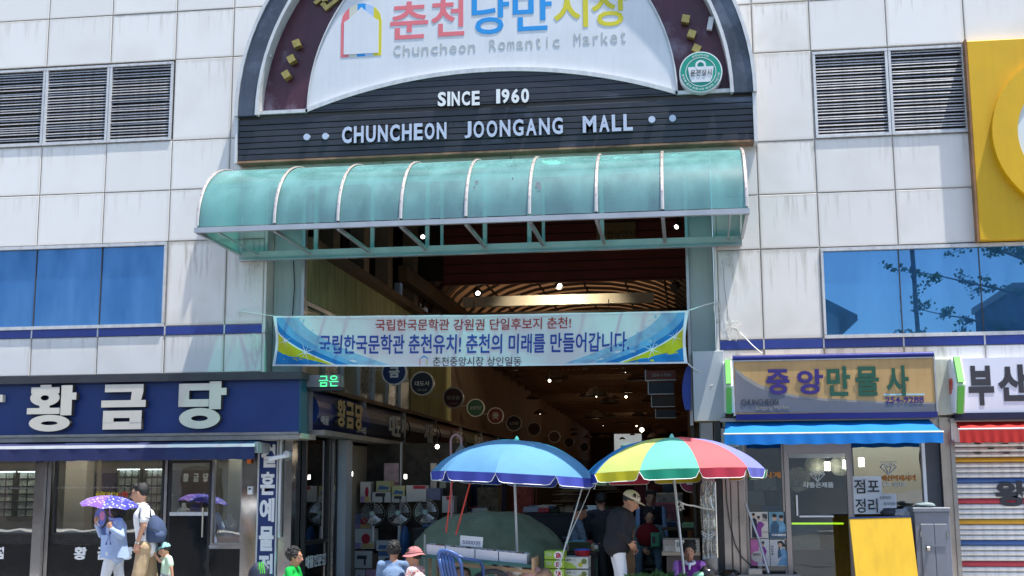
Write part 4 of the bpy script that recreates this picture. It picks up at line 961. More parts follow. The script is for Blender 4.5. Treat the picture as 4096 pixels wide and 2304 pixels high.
MB().box(AL-.02,AL+.3,.4,24,2.34,2.41).build('shop_soffit', SOF, AC)
MB().box(AL-.02,AL+.12,.4,30,3.0,3.06).build('sign_ledge', BRN, AC)
# round hanging signs
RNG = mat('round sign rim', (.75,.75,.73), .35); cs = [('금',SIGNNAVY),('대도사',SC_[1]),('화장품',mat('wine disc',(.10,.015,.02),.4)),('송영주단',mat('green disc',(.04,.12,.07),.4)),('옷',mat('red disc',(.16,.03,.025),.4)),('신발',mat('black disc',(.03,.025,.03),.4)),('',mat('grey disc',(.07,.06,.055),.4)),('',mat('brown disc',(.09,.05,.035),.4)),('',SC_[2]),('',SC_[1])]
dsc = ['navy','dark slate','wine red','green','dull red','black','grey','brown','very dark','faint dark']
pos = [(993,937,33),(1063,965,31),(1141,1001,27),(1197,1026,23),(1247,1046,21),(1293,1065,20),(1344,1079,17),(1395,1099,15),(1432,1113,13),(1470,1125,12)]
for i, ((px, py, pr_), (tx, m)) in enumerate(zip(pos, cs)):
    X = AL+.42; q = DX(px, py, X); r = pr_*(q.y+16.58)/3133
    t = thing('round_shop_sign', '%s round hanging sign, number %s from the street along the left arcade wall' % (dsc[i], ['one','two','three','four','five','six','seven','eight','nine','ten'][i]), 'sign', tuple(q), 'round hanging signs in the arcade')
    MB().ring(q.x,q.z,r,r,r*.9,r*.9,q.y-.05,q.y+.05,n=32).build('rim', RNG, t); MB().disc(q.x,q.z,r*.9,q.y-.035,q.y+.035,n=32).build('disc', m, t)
    MB().box(AL,q.x-r*.9,q.y-.02,q.y+.02,q.z+r*.2,q.z+r*.28).build('bracket', ALU, t)
    if tx: letter(tx, on_plane(q.x-r*(.62 if len(tx) > 1 else .42), q.x+r*(.62 if len(tx) > 1 else .42), q.z-r*(.2 if len(tx) > 1 else .42), q.z+r*(.2 if len(tx) > 1 else .42), q.y-.036), WHITEP if i < 2 else SILL, t, 'lettering', .05 if len(tx) == 1 else .015, .004)
    if i in (1,2): letter('254-3663', on_plane(q.x-r*.4,q.x+r*.4,q.z-r*.62,q.z-r*.45,q.y-.036), SILL, t, 'lettering', 0, .003)
# LED box at the corner
p = D(808,958,-.05); x0,x1,z0,z1 = pxbox(766,943,854,973,-.1)
t = thing('led_display', 'small grey LED display box with green letters at the alley corner', 'display', ((x0+x1)/2, -.1, z0))
MB().box(x0,x1,-.1,.12,z0,z1).build('case', mat('led case', (.16,.17,.18), .4), t); MB().box(x0,x1+.03,-.08,.14,z0-.05,z0-.004).build('shelf', BLACKM, t)
sign_px('금은', 803, 945, 851, 972, -.1, mat('green led', (.1,1,.3), .5, var=0, emit=(.05,.9,.25), es=.9), t, bold=.0, depth=.002)
# blue curved sign on the right jamb and small dim boards behind it
q0, q1 = D(1716,925,.2), D(1738,1035,.2)
t = thing('curved_blue_sign', 'blue curved sign edge standing out of the right gate jamb', 'sign', (1.15,.2,2.5))
mb = MB(); n = 8; pr = [(D(1738,925,.2).x,D(1738,920,.2).z),(D(1738,1035,.2).x,D(1738,1032,.2).z)]+[(D(1738-22*math.sin(math.pi*(.25+.6*q/n))+ (0),980,.2).x, D(1716,1032-107*q/n,.2).z) for q in range(n+1)]
mb.prism(pr[::-1], .12, .32); mb.build('body', mat('sign cobalt', (.01,.045,.30), .4), t)
for i, (a, b, c, d, m, s) in enumerate(((1625,932,1700,955,MAR,'250-1700'),(1632,962,1695,990,SC_[1],''),(1640,996,1698,1022,SC_[2],''),(1650,1030,1700,1050,SC_[1],''))):
    Y = 1.6+i*2.2; x0,x1,z0,z1 = pxbox(a,b,c,d,Y); t = thing('small_hanging_board', ['dull red board with a phone number','dark slate board','blackish board','lowest dark board'][i]+' sticking out from the right arcade wall', 'sign', ((x0+x1)/2,Y,z0))
    MB().box(x0,x1,Y,Y+.05,z0,z1).build('board', m, t); MB().box(x0-.015,x0,Y-.005,Y+.055,z0-.01,z1+.01).box(x0,x1,Y-.005,Y+.055,z0-.015,z0).build('trim', ALU, t)
    if s: sign_px(s, a+14, b+8, c-12, d-8, Y, SILL, t, bold=0, depth=.003)
# hanging lamps and parasols under the roof
RH = random.Random(5); SHD = mat('dark wicker shade', (.05,.032,.022), .8, var=.3); BULB = mat('small bulb', (1,1,1), .4, var=0, emit=(1,.9,.72), es=1.6)
base = None
hl = []
for i in range(46):
    y = 14+RH.random()**1.3*38; x = RH.uniform(-3.3,.8); z = RH.uniform(3.6,4.7); s = RH.uniform(.12,.34); lit = RH.random() < .2
    hl.append((y,x,z,s,lit))
hl.sort()
nA = thing('wicker_lamp', 'dark wicker lamp hanging under the arcade roof', 'lamp', (hl[0][1],hl[0][0],hl[0][2]), 'dark shades hanging under the arcade roof')
c_ = Vector((hl[0][1],hl[0][0],hl[0][2]))
MB().lathe(tuple(c_), [(1.0,-.25),(.95,0),(.55,.45),(.1,.7)], 14).build('shade', SHD, nA); MB().tube([c_+Vector((0,0,.6)), c_+Vector((0,0,3.5))], .02, 4).build('cord', BLACKM, nA)
nA.scale = (hl[0][3],)*3
bl_ = MB().ell(tuple(c_+Vector((0,0,-.3))), .07, nu=8, nv=6).build('bulb', BULB, nA)
for (y,x,z,s,lit) in hl[1:]:
    r = nA.copy(); col.objects.link(r); r.location = (x,y,z); r.scale = (s,s,s*.8)
    for ch in list(nA.children):
        if ch.name.startswith('bulb') and not lit: continue
        c = ch.copy(); col.objects.link(c); c.parent = r

# warm globes and point lights added along the arcade to brighten the hall
gl_ = mat('warm globe', (1,1,1), .4, var=0, emit=(1,.9,.7), es=4)
for i, (x, y, z, e) in enumerate(((-2.6,5.2,4.6,55),(-.2,5.4,4.6,55),(-1.5,9.6,4.4,60),(-2.2,14,4.2,70),(-.6,20,4.2,80),(-2,28,4.2,90),(-1,38,4.2,90),(-2.9,3.4,2.26,22),(.4,3.6,2.5,22))):
    t = thing('fill_globe', ['small added fill globe near the left wall behind the banner','small added fill globe near the right wall behind the banner','added fill globe beyond the maroon board','first added fill globe down the arcade','second added fill globe down the arcade','third added fill globe down the arcade','last added fill globe down the arcade','small added fill globe over the appliance goods','small added fill globe over the right stall'][i], 'lamp', (x,y,z), 'added fill globes in the arcade')
    MB().ell((x,y,z), .035, nu=10, nv=8).build('globe', gl_, t); MB().tube([(x,y,z+.05),(x,y,z+.3)], .008, 5).build('cord', BLACKM, t)
    l = bpy.data.lights.new('fill_light', 'POINT'); l.energy = e*.07; l.color = (1,.80,.58); l.shadow_soft_size = .12; lo_ = bpy.data.objects.new('fill_light', l); col.objects.link(lo_); lo_.location = (x,y-.02,z-.12)
# ================================================================ YELLOW SIGNBOARD (upper right)
YEL = mat('yellow sign paint', (.66,.39,.0), .5, var=.09, vs=1.5, bump=.08, bs=20, streak=.06)
YY = -.14; p0, p1 = D(2433,103,YY), D(2462,604,YY); yx0 = (p0.x+p1.x)/2
YS1 = thing('yellow_signboard', 'big yellow signboard with a white disc in a raised ring at the right edge', 'sign', (yx0+1.2, YY, p1.z))
MB().cbox(yx0, yx0+2.4, YY, .02, p1.z, p0.z, .01).build('board', YEL, YS1)
MB().box(yx0-.025, yx0, YY-.01, .0, p1.z-.02, p0.z+.02).build('edge_trim', mat('rusty brown trim', (.25,.13,.06), .7, var=.4), YS1)
q = W(3970,537,YY-.1); R1 = W(4329,537,YY-.1).x-q.x; cx, cz = q.x+R1, q.z
MB().ring(cx,cz,R1,R1,R1*.715,R1*.715,YY-.10,YY,n=64).build('ring', YEL, YS1)
MB().disc(cx,cz,R1*.72,YY-.07,YY,n=48).build('white_disc', mat('frosted white disc', (.66,.72,.72), .35, var=.04), YS1)

# ================================================================ RIGHT SHOP: gold sign, blue awning
YG2 = -.28
x0,x1,z0,z1 = pxbox(1847,905,2352,1039,YG2)
GS = thing('gold_shop_sign', 'faded gold and grey shop signboard with purple and green Korean letters and a phone number', 'sign', ((x0+x1)/2, YG2, z0))
GOLDB = mat('faded gold sheet', (.50,.31,.12), .45, var=.18, vs=1.2, streak=.12); GREYB = mat('grey sign swoosh', (.13,.135,.155), .5, var=.15, vs=2)
MB().box(x0,x1,YG2,.03,z0,z1).build('board', GOLDB, GS)
NVT = mat('navy metal tube', (.02,.025,.16), .22, .3, var=.08)
tz = D(2100,897,YG2).z; MB().tube([(x0-.01,YG2+.02,tz),(x1+.01,YG2+.02,tz)], .040, 12).build('top_tube', NVT, GS)
bz = D(2100,1045,YG2).z; MB().box(x0+.01,x1+.01,YG2-.02,.03,bz-.04,bz+.03).build('bottom_box', NVT, GS)
MB().box(x0-.018,x0,YG2-.015,.03,z0-.02,z1+.03).box(x1,x1+.018,YG2-.015,.03,z0-.02,z1+.03).box(x0,x1,YG2-.012,YG2,z0-.014,z0).box(x0,x1,YG2-.012,YG2,z1,z1+.014).build('frame', ALU, GS)
def poly_px(pts, Y, m, parent, name='print', th=.003):
    w_ = [D(a,b,Y) for a,b in pts]; 
    ar = sum(w_[i].x*w_[(i+1)%len(w_)].z-w_[(i+1)%len(w_)].x*w_[i].z for i in range(len(w_)))
    if ar < 0: w_ = w_[::-1]
    return MB().prism([(p.x,p.z) for p in w_], Y-th, Y+.001).build(name, m, parent)
poly_px([(1849,925),(1875,946),(1910,967),(1960,984),(2001,994),(2080,1003),(2200,1009),(2354,1012),(2354,1038),(1849,1038)], YG2-.002, mat('pale grey swoosh edge',(.27,.25,.22),.5), GS, th=.002)
poly_px([(1849,932),(1870,953),(1905,974),(1950,990),(2001,1000),(2080,1009),(2200,1014),(2354,1017),(2354,1038),(1849,1038)], YG2-.005, GREYB, GS, th=.003)
PUR = mat('purple print', (.03,.015,.15), .5, var=.05); GRN = mat('dark green print', (.01,.08,.045), .5, var=.05)
for ch, bx, m in (('중',(1928,929,1986,992),PUR),('앙',(2005,929,2071,992),PUR),('만',(2080,922,2139,996),GRN),('물',(2152,922,2211,996),GRN),('사',(2229,920,2286,996),GRN)):
    sign_px(ch, *bx, YG2-.008, m, GS, 'letter', .03, .006)
sign_px('254-9288', 2227,998,2324,1014, YG2-.008, PUR, GS, bold=.015)
poly_px([(2223,991),(2326,990),(2326,994),(2223,995)], YG2-.004, mat('pale cyan print',(.35,.55,.58),.5), GS, th=.002)
sign_px('CHUNCHEON', 1864,1004,1958,1019, YG2-.008, BLK, GS, bold=.0); sign_px('Jungang Market', 1900,1020,1987,1034, YG2-.008, mat('faded beige print',(.30,.27,.22),.6), GS, bold=.0)
# white shop sign at the far right
YW2 = -.22; x0,x1,z0,z1 = pxbox(2400,899,2700,1037,YW2)
WS = thing('white_shop_sign', 'white shop signboard with thick black Korean letters at the right edge', 'sign', ((x0+x1)/2, YW2, z0))
MB().box(x0,x1,YW2,.03,z0,z1).build('board', mat('lavender white sheet', (.66,.67,.76), .45, var=.04), WS)
MB().box(x0,x1,YW2-.03,.03,z0-.085,z0-.004).build('bottom_box', mat('dark navy box', (.012,.014,.05), .4), WS)
sign_px('부', 2436,920,2500,1020, YW2, BLK, WS, 'letter', .045, .004); sign_px('산', 2510,917,2586,1009, YW2, BLK, WS, 'letter', .045, .004)
x0,x1,z0,z1 = pxbox(2354,901,2402,1043,-.12); tag(MB().cbox(x0,x1,-.12,.03,z0,z1,.01).build('cream_box', mat('cream sheet box', (.62,.64,.52), .5, var=.12, streak=.15)), 'plain cream metal box between the gold sign and the white sign', 'box')
# projecting lozenge signs
LG = mat('leaf green plastic', (.10,.42,.05), .45, var=.05)
def lozenge(px, top, bot, wpx, label, txt=None, dep=.34, yaw=0):
    p = D(px, (top+bot)/2, -.3); h = (D(px,top,-.3).z-D(px,bot,-.3).z)/2; t = thing('lozenge_sign', label, 'sign', (p.x, -.3, p.z))
    wd = wpx
    # hexagonal plate standing out from the wall, faces towards left and right
    pr = [(-.02,p.z-h*.92),(-dep,p.z-h*.95),(-dep-.16,p.z),(-dep,p.z+h*.95),(-.02,p.z+h*.92)]
    MB().prism([(a,b) for a,b in pr], p.x-wd, p.x+wd, axis='x').build('plate', WHITEP, t, fixn=True)
    MB().obox((p.x,-dep-.095,p.z+h*.53), (wd*.62,0,0), (0,.03,0), (0,.085,h*.46)).build('green_edge', LG, t)
    MB().obox((p.x,-dep-.095,p.z-h*.53), (wd*.62,0,0), (0,.03,0), (0,-.085,h*.46)).build('green_edge', LG, t)
    if txt: letter(txt, lambda u, v, hh: (p.x-wd-.003-hh, -.02-dep*(1-u)*.95, p.z-.10+.2*v), mat('red vinyl', (.65,.06,.03), .5), t, bold=.02)
    return t
lozenge(1832, 905, 1042, .055, 'green edged lozenge sign seen edge on, left of the gold signboard')
lozenge(2408, 898, 1042, .06, 'green edged lozenge sign with red letters between the gold and white signboards', '떡볶이')
# awnings
BAW = mat('blue awning cloth', (.0,.20,.62), .6, var=.06, vs=2, bump=.1, bs=60, trans=.18); BAWT = BAW
def awning(name, a, b, top, fold, bot, Yf, m, label, mount_px):
    xa, xb = D(a,fold,Yf).x, D(b,fold,Yf).x; zf, zb = D((a+b)/2,fold,Yf).z, D((a+b)/2,bot,Yf).z; zt = D((a+b)/2,mount_px,-.1).z
    t = thing(name, label, 'awning', ((xa+xb)/2, Yf, zb)); n = 60
    MB().grid(lambda u, v: (xa+.04*v+(xb-xa-.08*v)*u, Yf+(-.10-Yf)*v, zf+(zt-zf)*v-.012*math.sin(v*math.pi)*(1+math.sin(u*34)*.6)), n, 6).build('canopy', m, t, smooth=True)
    MB().grid(lambda u, v: (xa+(xb-xa)*u, Yf-.012+.006*math.sin(u*70)*(v), zf-.012-(zf-zb)*v+.005*math.sin(u*55)*v), n*2, 3).build('valance', m, t, smooth=True)
    MB().tube([(xa-.01,Yf,zf),(xb+.01,Yf,zf)], .012, 8).build('front_bar', ALUW, t)
    MB().box(xa-.03,xb+.03,-.14,-.02,zt,zt+.045).build('mounting_rail', STEELD, t)
    for x in (xa+.05, xb-.05): MB().tube([(x,-.1,zt-.05),(x,-.35,zt-.12),(x,Yf+.02,zf-.01)], .012, 6).build('arm', ALU, t)
    return t
awning('blue_awning', 1822, 2372, 1066, 1089, 1114, -.70, BAW, 'bright blue shop awning under the gold signboard', 1058)
awning('red_awning', 2412, 2680, 1062, 1078, 1110, -.45, mat('red awning cloth', (.50,.02,.015), .65, var=.08, vs=2, trans=.15), 'red awning under the white signboard at the right edge', 1060)
# shop front
YF2 = .10
def gx(a): return D(a, 1280, YF2).x
BRZ = mat('warm stainless cladding', (.50,.44,.40), .28, .85, var=.15, vs=3, streak=.1); FR2 = mat('taupe aluminium frame', (.40,.34,.31), .4, .4, var=.08)
xa = gx(1817); xb = gx(1876)
for a, b in ((1817,1838),(1838,1857),(1857,1876)): MB().cbox(gx(a)+.003,gx(b)-.003,YF2-.14,YF2+.1,0,2.35,.01).build('pillar_cladding', BRZ, B)
wt = D(2000,1117,YF2).z
GL2 = glass('dim shop glass', (.80,.84,.82), .86, .0)
bay(gx(1877), gx(1975), .33, wt+.1, .025, FR2, GL2)
MB().box(gx(1877), gx(1975), YF2-.05, YF2+.1, 0, .32).build('low_wall', mat('grey render', (.33,.32,.31), .8), B)
MB().box(gx(1976),gx(1988),YF2-.06,YF2+.04,0,wt+.1).box(gx(2133),gx(2143),YF2-.06,YF2+.04,0,wt+.1).box(gx(1988),gx(2133),YF2-.06,YF2+.04,D(2060,1142,YF2).z,wt+.1).build('door_frame', FR2, B)
bay(gx(2144), gx(2328), .7, wt+.1, .02, FR2, GL2); MB().box(gx(2325),gx(2333),YF2-.06,YF2+.03,.7,wt+.1).build('white_mullion', WHITEP, B)
MB().box(gx(2144), gx(2335), YF2-.05, YF2+.1, 0, .7).build('low_wall', mat('dark render', (.10,.10,.10), .7), B)
MB().box(gx(2334),gx(2370),YF2-.03,YF2+.1,0,2.3).build('grey_panel', mat('slate panel', (.07,.075,.09), .5), B)
MB().box(gx(2371),gx(2398),-.02,YF2+.1,0,2.45).build('steel_pillar', BRZ, B)
D2 = thing('glass_door', 'glass shop door of the right shop with white Korean lettering', 'door', (gx(2060), YF2, 0)); dt = D(2060,1148,YF2).z
MB().box(gx(1989),gx(2132),YF2-.02,YF2-.012,.05,dt).build('pane', GL2, D2); MB().box(gx(1989),gx(2132),YF2-.035,YF2,dt-.02,dt+.11).build('head_rail', STEEL, D2)
MB().tube([(gx(2004),YF2-.08,1.22),(gx(2004),YF2-.08,1.48)], .012, 8).build('handle', WHITEP, D2); MB().box(gx(2010),gx(2095),YF2-.05,YF2-.02,1.20,1.22).build('push_bar', WHITEP, D2)
VW = mat('pale vinyl', (.62,.62,.58), .6, var=0); VO = mat('orange vinyl', (.55,.20,.04), .6, var=0)
sign_px('각종은제품', 2020,1213,2097,1227, YF2-.022, VW, D2, bold=.02, depth=.001)
def gem(cx, cy, w_, h_, Y, parent):
    p = D(cx,cy,Y); s = w_/188.7/2; m = MB(); P = [(-1,.35),(-.6,.8),(.6,.8),(1,.35),(0,-.9)]
    L_ = [(0,1),(1,2),(2,3),(3,4),(4,0),(0,3),(1,5),(5,2),(5,6),(6,4),(5,7),(7,4)]; Q = P+[(0,.35),(-.35,.35),(.35,.35)]
    for a, b in L_: m.tube([(p.x+Q[a][0]*s,Y,p.z+Q[a][1]*s*.8),(p.x+Q[b][0]*s,Y,p.z+Q[b][1]*s*.8)], .005, 4)
    return m.build('gem_emblem', VW, parent)
gem(2056,1198,36,24,YF2-.024,D2)
t = thing('window_lettering', 'orange and white Korean lettering with a gem emblem on the right shop window', 'lettering', tuple(D(2250,1200,YF2-.02)))
sign_px('패션악세사리', 2218,1195,2304,1210, YF2-.016, VO, t, bold=.03, depth=.001); sign_px('부루 체인점', 2220,1213,2277,1225, YF2-.016, VW, t, bold=.01, depth=.001); gem(2236,1180,38,24,YF2-.018,t)
sign_px('JEWELRY COLLECTION', 2216,1160,2256,1166, YF2-.016, VW, t, bold=.0, depth=.001, res=1)
t = thing('window_lettering', 'orange Korean lettering on the narrow window beside the rainbow parasol', 'lettering', tuple(D(1920,1195,YF2-.02)))
sign_px('예물시계', 1878,1187,1964,1203, YF2-.016, VO, t, bold=.04, depth=.001)
PAPER = mat('white paper', (.70,.70,.70), .7, var=.05, vs=6)
def notice(a,b,c,d,Y,lines,label,m=PAPER):
    x0,x1,z0,z1 = pxbox(a,b,c,d,Y); t = thing('paper_notice', label, 'notice', ((x0+x1)/2,Y,z0))
    MB().grid(lambda u, v: (x0+(x1-x0)*u, Y-.004-.006*math.sin(u*5+v*4), z0+(z1-z0)*v), 6, 6).build('sheet', m, t, smooth=True)
    for s, bx, bo in lines: sign_px(s, *bx, Y-.012, BLACKM, t, bold=bo, depth=.001)
    return t
notice(2143,1198,2219,1293,YF2-.02,(('점포',(2149,1206,2212,1241),.01),('정리',(2152,1254,2208,1290),.01)),'big white handwritten closing sale notice on the right shop window')
notice(2209,1243,2255,1278,YF2-.012,(('점포정리',(2213,1248,2240,1256),0),('원가이하',(2223,1263,2252,1271),0)),'smaller white notice overlapping the big closing sale notice')
notice(1897,1200,1952,1234,YF2+.2,(),'pale framed print hanging in the narrow window', mat('grey print sheet', (.38,.38,.36), .6, var=.5, vs=9))
# posters
SK = mat('poster skin tone', (.55,.36,.27), .6, var=0); HB = mat('poster hair', (.02,.02,.02), .6, var=0)
def poster(a,b,c,d,bgm,figs,txt,label):
    Y = YF2-.03; x0,x1,z0,z1 = pxbox(a,b,c,d,Y); w_, h_ = x1-x0, z1-z0; t = thing('poster', label, 'poster', ((x0+x1)/2,Y,z0), 'posters on the narrow shop window')
    MB().box(x0+.004,x1-.004,Y,Y+.008,z0+.004,z1-.004).build('sheet', bgm, t)
    for k, (kind, pts, m) in enumerate(figs):
        yy = Y-.001-.0012*k
        if kind == 'e': cx, cy, rx, ry = pts; MB().prism([(x0+w_*(cx+rx*math.cos(q*math.pi/8)), z0+h_*(cy+ry*math.sin(q*math.pi/8))) for q in range(16)], yy, Y+.001).build('picture', m, t)
        else: MB().prism([(x0+w_*u, z0+h_*v) for u, v in pts], yy, Y+.001).build('picture', m, t)
    for s, (u0,v0,u1,v1), m, bo in txt: letter(s, on_plane(x0+w_*u0,x0+w_*u1,z0+h_*v0,z0+h_*v1,Y-.016), m, t, bold=bo, depth=.001)
    return t
PC_ = mat('poster cream', (.66,.60,.54), .5, var=.05); PT = mat('poster teal', (.16,.33,.42), .5, var=.35, vs=9); PP = mat('poster magenta', (.60,.16,.40), .5, var=.3, vs=4); PB_ = mat('poster pale', (.60,.60,.60), .5, var=.1, vs=9)
VI = mat('violet dress', (.25,.05,.28), .6); NV = mat('ink navy', (.015,.018,.04), .6); LBL = mat('light denim print', (.18,.38,.58), .6, var=.4, vs=20); DB = mat('steel blue print', (.05,.12,.20), .6, var=.4, vs=20)
poster(1887,1287,1933,1354,PC_,(('p',[(.08,.02),(.34,.02),(.40,.45),(.36,.70),(.22,.78),(.10,.70)],NV),('e',(.20,.84,.085,.075),SK),('e',(.20,.90,.09,.05),HB),('p',[(.36,.05),(.62,.05),(.60,.35),(.80,.52),(.62,.62),(.44,.62),(.34,.40)],VI),('e',(.47,.74,.075,.07),SK),('e',(.47,.79,.085,.05),HB)),(('결혼',(.68,.72,.95,.92),NV,.06),('예복집',(.68,.64,.95,.70),NV,0),('한복 대여',(.68,.2,.95,.26),NV,0)),'cream poster of a couple in navy and violet, upper left of four on the window')
poster(1934,1287,1981,1354,PT,(('p',[(.10,.22),(.50,.22),(.55,.50),(.40,.66),(.20,.62),(.08,.45)],DB),('e',(.32,.76,.12,.11),SK),('e',(.32,.85,.125,.07),HB),('p',[(.52,.24),(.92,.24),(.88,.52),(.70,.62),(.56,.52)],LBL),('e',(.67,.74,.11,.10),SK),('e',(.67,.81,.12,.07),HB),('p',[(.0,.0),(1,.0),(1,.2),(0,.22)],DB)),(('가요앨범면',(.12,.08,.88,.17),WHITEP,.05),),'blue poster of two smiling faces, upper right of four on the window')
poster(1888,1356,1936,1424,PP,(('p',[(.35,.0),(1,.0),(1,1),(.5,1)],PB_),('e',(.35,.35,.32,.20),PC_),('p',[(.62,.1),(.76,.1),(.78,.42),(.86,.55),(.74,.72),(.62,.72),(.60,.5)],VI),('e',(.68,.80,.06,.06),SK),('e',(.68,.87,.075,.05),HB)),(('금잔디',(.12,.38,.5,.48),NV,.02),),'pink poster of a dancer in a violet dress, lower left of four')
poster(1937,1357,1986,1425,PB_,(('p',[(.35,.04),(.95,.04),(.92,.50),(.70,.70),(.45,.55),(.55,.30)],LBL),('p',[(.40,.28),(.60,.40),(.52,.68),(.40,.60)],DB),('p',[(.45,.62),(.40,.92),(.62,.96),(.85,.75),(.62,.72)],HB),('e',(.53,.78,.10,.09),SK)),(('지',(.06,.70,.18,.77),NV,.04),('나',(.06,.61,.18,.68),NV,.04),('가',(.06,.52,.18,.59),NV,.04),('요',(.06,.43,.18,.50),NV,.04)),'pale poster of a long haired figure in blue jeans, lower right of four')
# goods in the narrow window
x0,x1,z0,z1 = pxbox(1882,1236,1923,1272,YF2+.12); tag(MB().cbox(x0,x1,YF2+.12,YF2+.24,z0,z1,.01).build('grey_case', mat('silver grey case', (.24,.25,.27), .4)), 'grey square case in the narrow right shop window', 'case')
x0,x1,z0,z1 = pxbox(1933,1237,1967,1273,YF2+.12); tag(MB().cbox(x0,x1,YF2+.12,YF2+.26,z0,z1,.03).build('brown_case', mat('dark brown leather case', (.04,.03,.03), .5)), 'dark brown leather case beside the grey case in the window', 'case')
x0,x1,z0,z1 = pxbox(1879,1272,1917,1286,YF2+.1); tag(MB().box(x0,x1,YF2+.08,YF2+.3,z0,z1).build('cardboard_box', mat('ochre cardboard', (.40,.22,.10), .8)), 'flat ochre cardboard box above the cream poster', 'box')
x0,x1,z0,z1 = pxbox(1918,1274,1966,1286,YF2+.1); tag(MB().box(x0,x1,YF2+.08,YF2+.3,z0,z1).build('blue_box', mat('blue box', (.03,.15,.38), .6)), 'flat blue box above the blue poster', 'box')
# right shop interior
MB().box(1.6,4.6,3.0,3.1,0,2.6).box(4.5,4.6,.25,3.0,0,2.6).box(1.6,1.66,.4,3,0,2.6).box(1.6,4.6,.3,3.1,2.5,2.6).build('inner_wall', mat('dim shop wall', (.10,.09,.08), .8, var=.3), B)
def plate(px,py,R_px,Y,label):
    p = D(px,py,Y); r = R_px/188.7*(Y+16.58)/16.58; t = thing('silver_tray', label, 'tray', tuple(p), 'round silver trays in the right shop')
    MB().lathe((p.x,Y,p.z), [(r,0),(r,.02),(r*.85,.03),(r*.2,.035)], 24, axis='y').build('tray', mat('tarnished silver', (.35,.34,.30), .25, .9, var=.4, vs=12), t)
plate(2008,1206,30,1.6,'round silver tray low at the left behind the glass door'); plate(2052,1170,26,1.8,'round silver tray near the top of the glass door'); plate(2112,1172,24,1.8,'round silver tray at the right behind the glass door')
BULB2 = mat('lit lamp bulb', (1,1,1), .4, var=0, emit=(1,.95,.75), es=7)
for i, (a,b) in enumerate(((2081,1173),(2127,1168),(2167,1163))):
    p = D(a,b,1.2); t = thing('pendant_lamp', ['lit white pendant bulb, left of three in the right shop','lit white pendant bulb, middle of three in the right shop','lit white pendant bulb, right of three above the closing notice'][i], 'lamp', tuple(p), 'pendant bulbs in the right shop')
    MB().tube([p+Vector((0,0,-.06)),p+Vector((0,0,.06))], .038, 10).build('bulb', BULB2, t); MB().tube([p+Vector((0,0,.06)),(p.x,1.2,2.5)], .006, 4).build('cord', BLACKM, t)
t = thing('display_counter', 'dark display counter with a bright yellow-green strip and greenery behind the right shop door', 'counter', (gx(2060),1.0,0))
zz = D(2050,1317,1.0).z; c0, c1 = D(1992,1317,1.0).x, D(2122,1317,1.0).x
MB().box(c0,c1,1.0,1.6,0,zz-.35).build('base', mat('counter dark', (.02,.02,.022), .4), t); MB().box(c0,c1,.99,1.01,zz-.012,zz+.012).build('light_strip', mat('lime strip', (.5,.9,.02), .5, var=0, emit=(.5,.9,.02), es=.9), t)
MB().box(c0,c1,1.0,1.01,zz-.35,zz-.01).build('glass_front', GLASS, t)
lf = MB(); r = random.Random(4)
for i in range(120):
    c = Vector((r.uniform(c0+.05,c1-.05), r.uniform(1.05,1.3), zz-.35+r.uniform(.02,.14))); d = Vector((r.uniform(-1,1),r.uniform(-.4,.4),r.uniform(.1,1)))*.06; e = Vector((-d.z,0,d.x))*.35
    lf.add([c-d,c+e,c+d,c-e], [(0,1,2,3)])
stuff(lf.build('greenery', mat('artificial leaf', (.06,.14,.03), .5), t))
# shutter shop
SHM = mat('shutter slat white', (.70,.70,.69), .45, .1, var=.15, vs=3, streak=.3)
CM = {'y': mat('shutter yellow', (.58,.30,.01), .5, var=.15, vs=4), 'b': mat('shutter blue', (.03,.10,.30), .5, var=.15, vs=4), 'r': mat('shutter red', (.45,.03,.05), .5, var=.15, vs=4), 'w': SHM}
x0 = D(2399,1280,.0).x+.02; x1 = x0+2.4; zt = D(2480,1112,0).z; sh = .0644
SHT = thing('roller_shutter', 'closed white roller shutter with yellow, blue and red stripes and a black painted letter', 'shutter', (x0+1.2, 0, 0))
seq = 'wwwywwwbwwwr'*4; z = zt; pr = {}
for k in range(int(zt/sh)+1):
    c = seq[k % 12]
    if c not in pr:
        mb = MB(); z0 = z-sh; prf = [(.02,z0+.004),(.0,z0+.010),(-.012,z0+sh*.5),(-.002,z-.012),(.012,z-.006),(.02,z-.001)]
        N_ = len(prf); mb.add([(x0+.03,a,b) for a,b in prf]+[(x1,a,b) for a,b in prf], [(i,i+1,N_+i+1,N_+i)[::-1] for i in range(N_-1)]); pr[c] = (mb.build('slat', CM[c], SHT), k)
    else: dup(pr[c][0], 0, 0, -(k-pr[c][1])*sh, SHT)
    z -= sh
MB().box(x0-.02,x0+.03,-.05,.1,0,2.15).build('side_rail', STEELD, SHT); MB().box(x0,x1,.03,.05,0,zt+.2).build('backing', JOINT, SHT); MB().box(x0,x1,-.03,.1,zt+.0,zt+.25).build('head_box', SHM, SHT)
sign_px('왕', 2503,1211,2584,1274, -.015, BLK, SHT, 'letter', .045, .003)
for a,b in ((2460,1116),(2528,1116),(2493,1128),(2566,1128),(2460,1140),(2532,1140)):
    p = D(a,b,-.014); MB().box(p.x-.038,p.x+.038,-.016,-.008,p.z-.007,p.z+.007).build('slot', BLACKM, SHT)

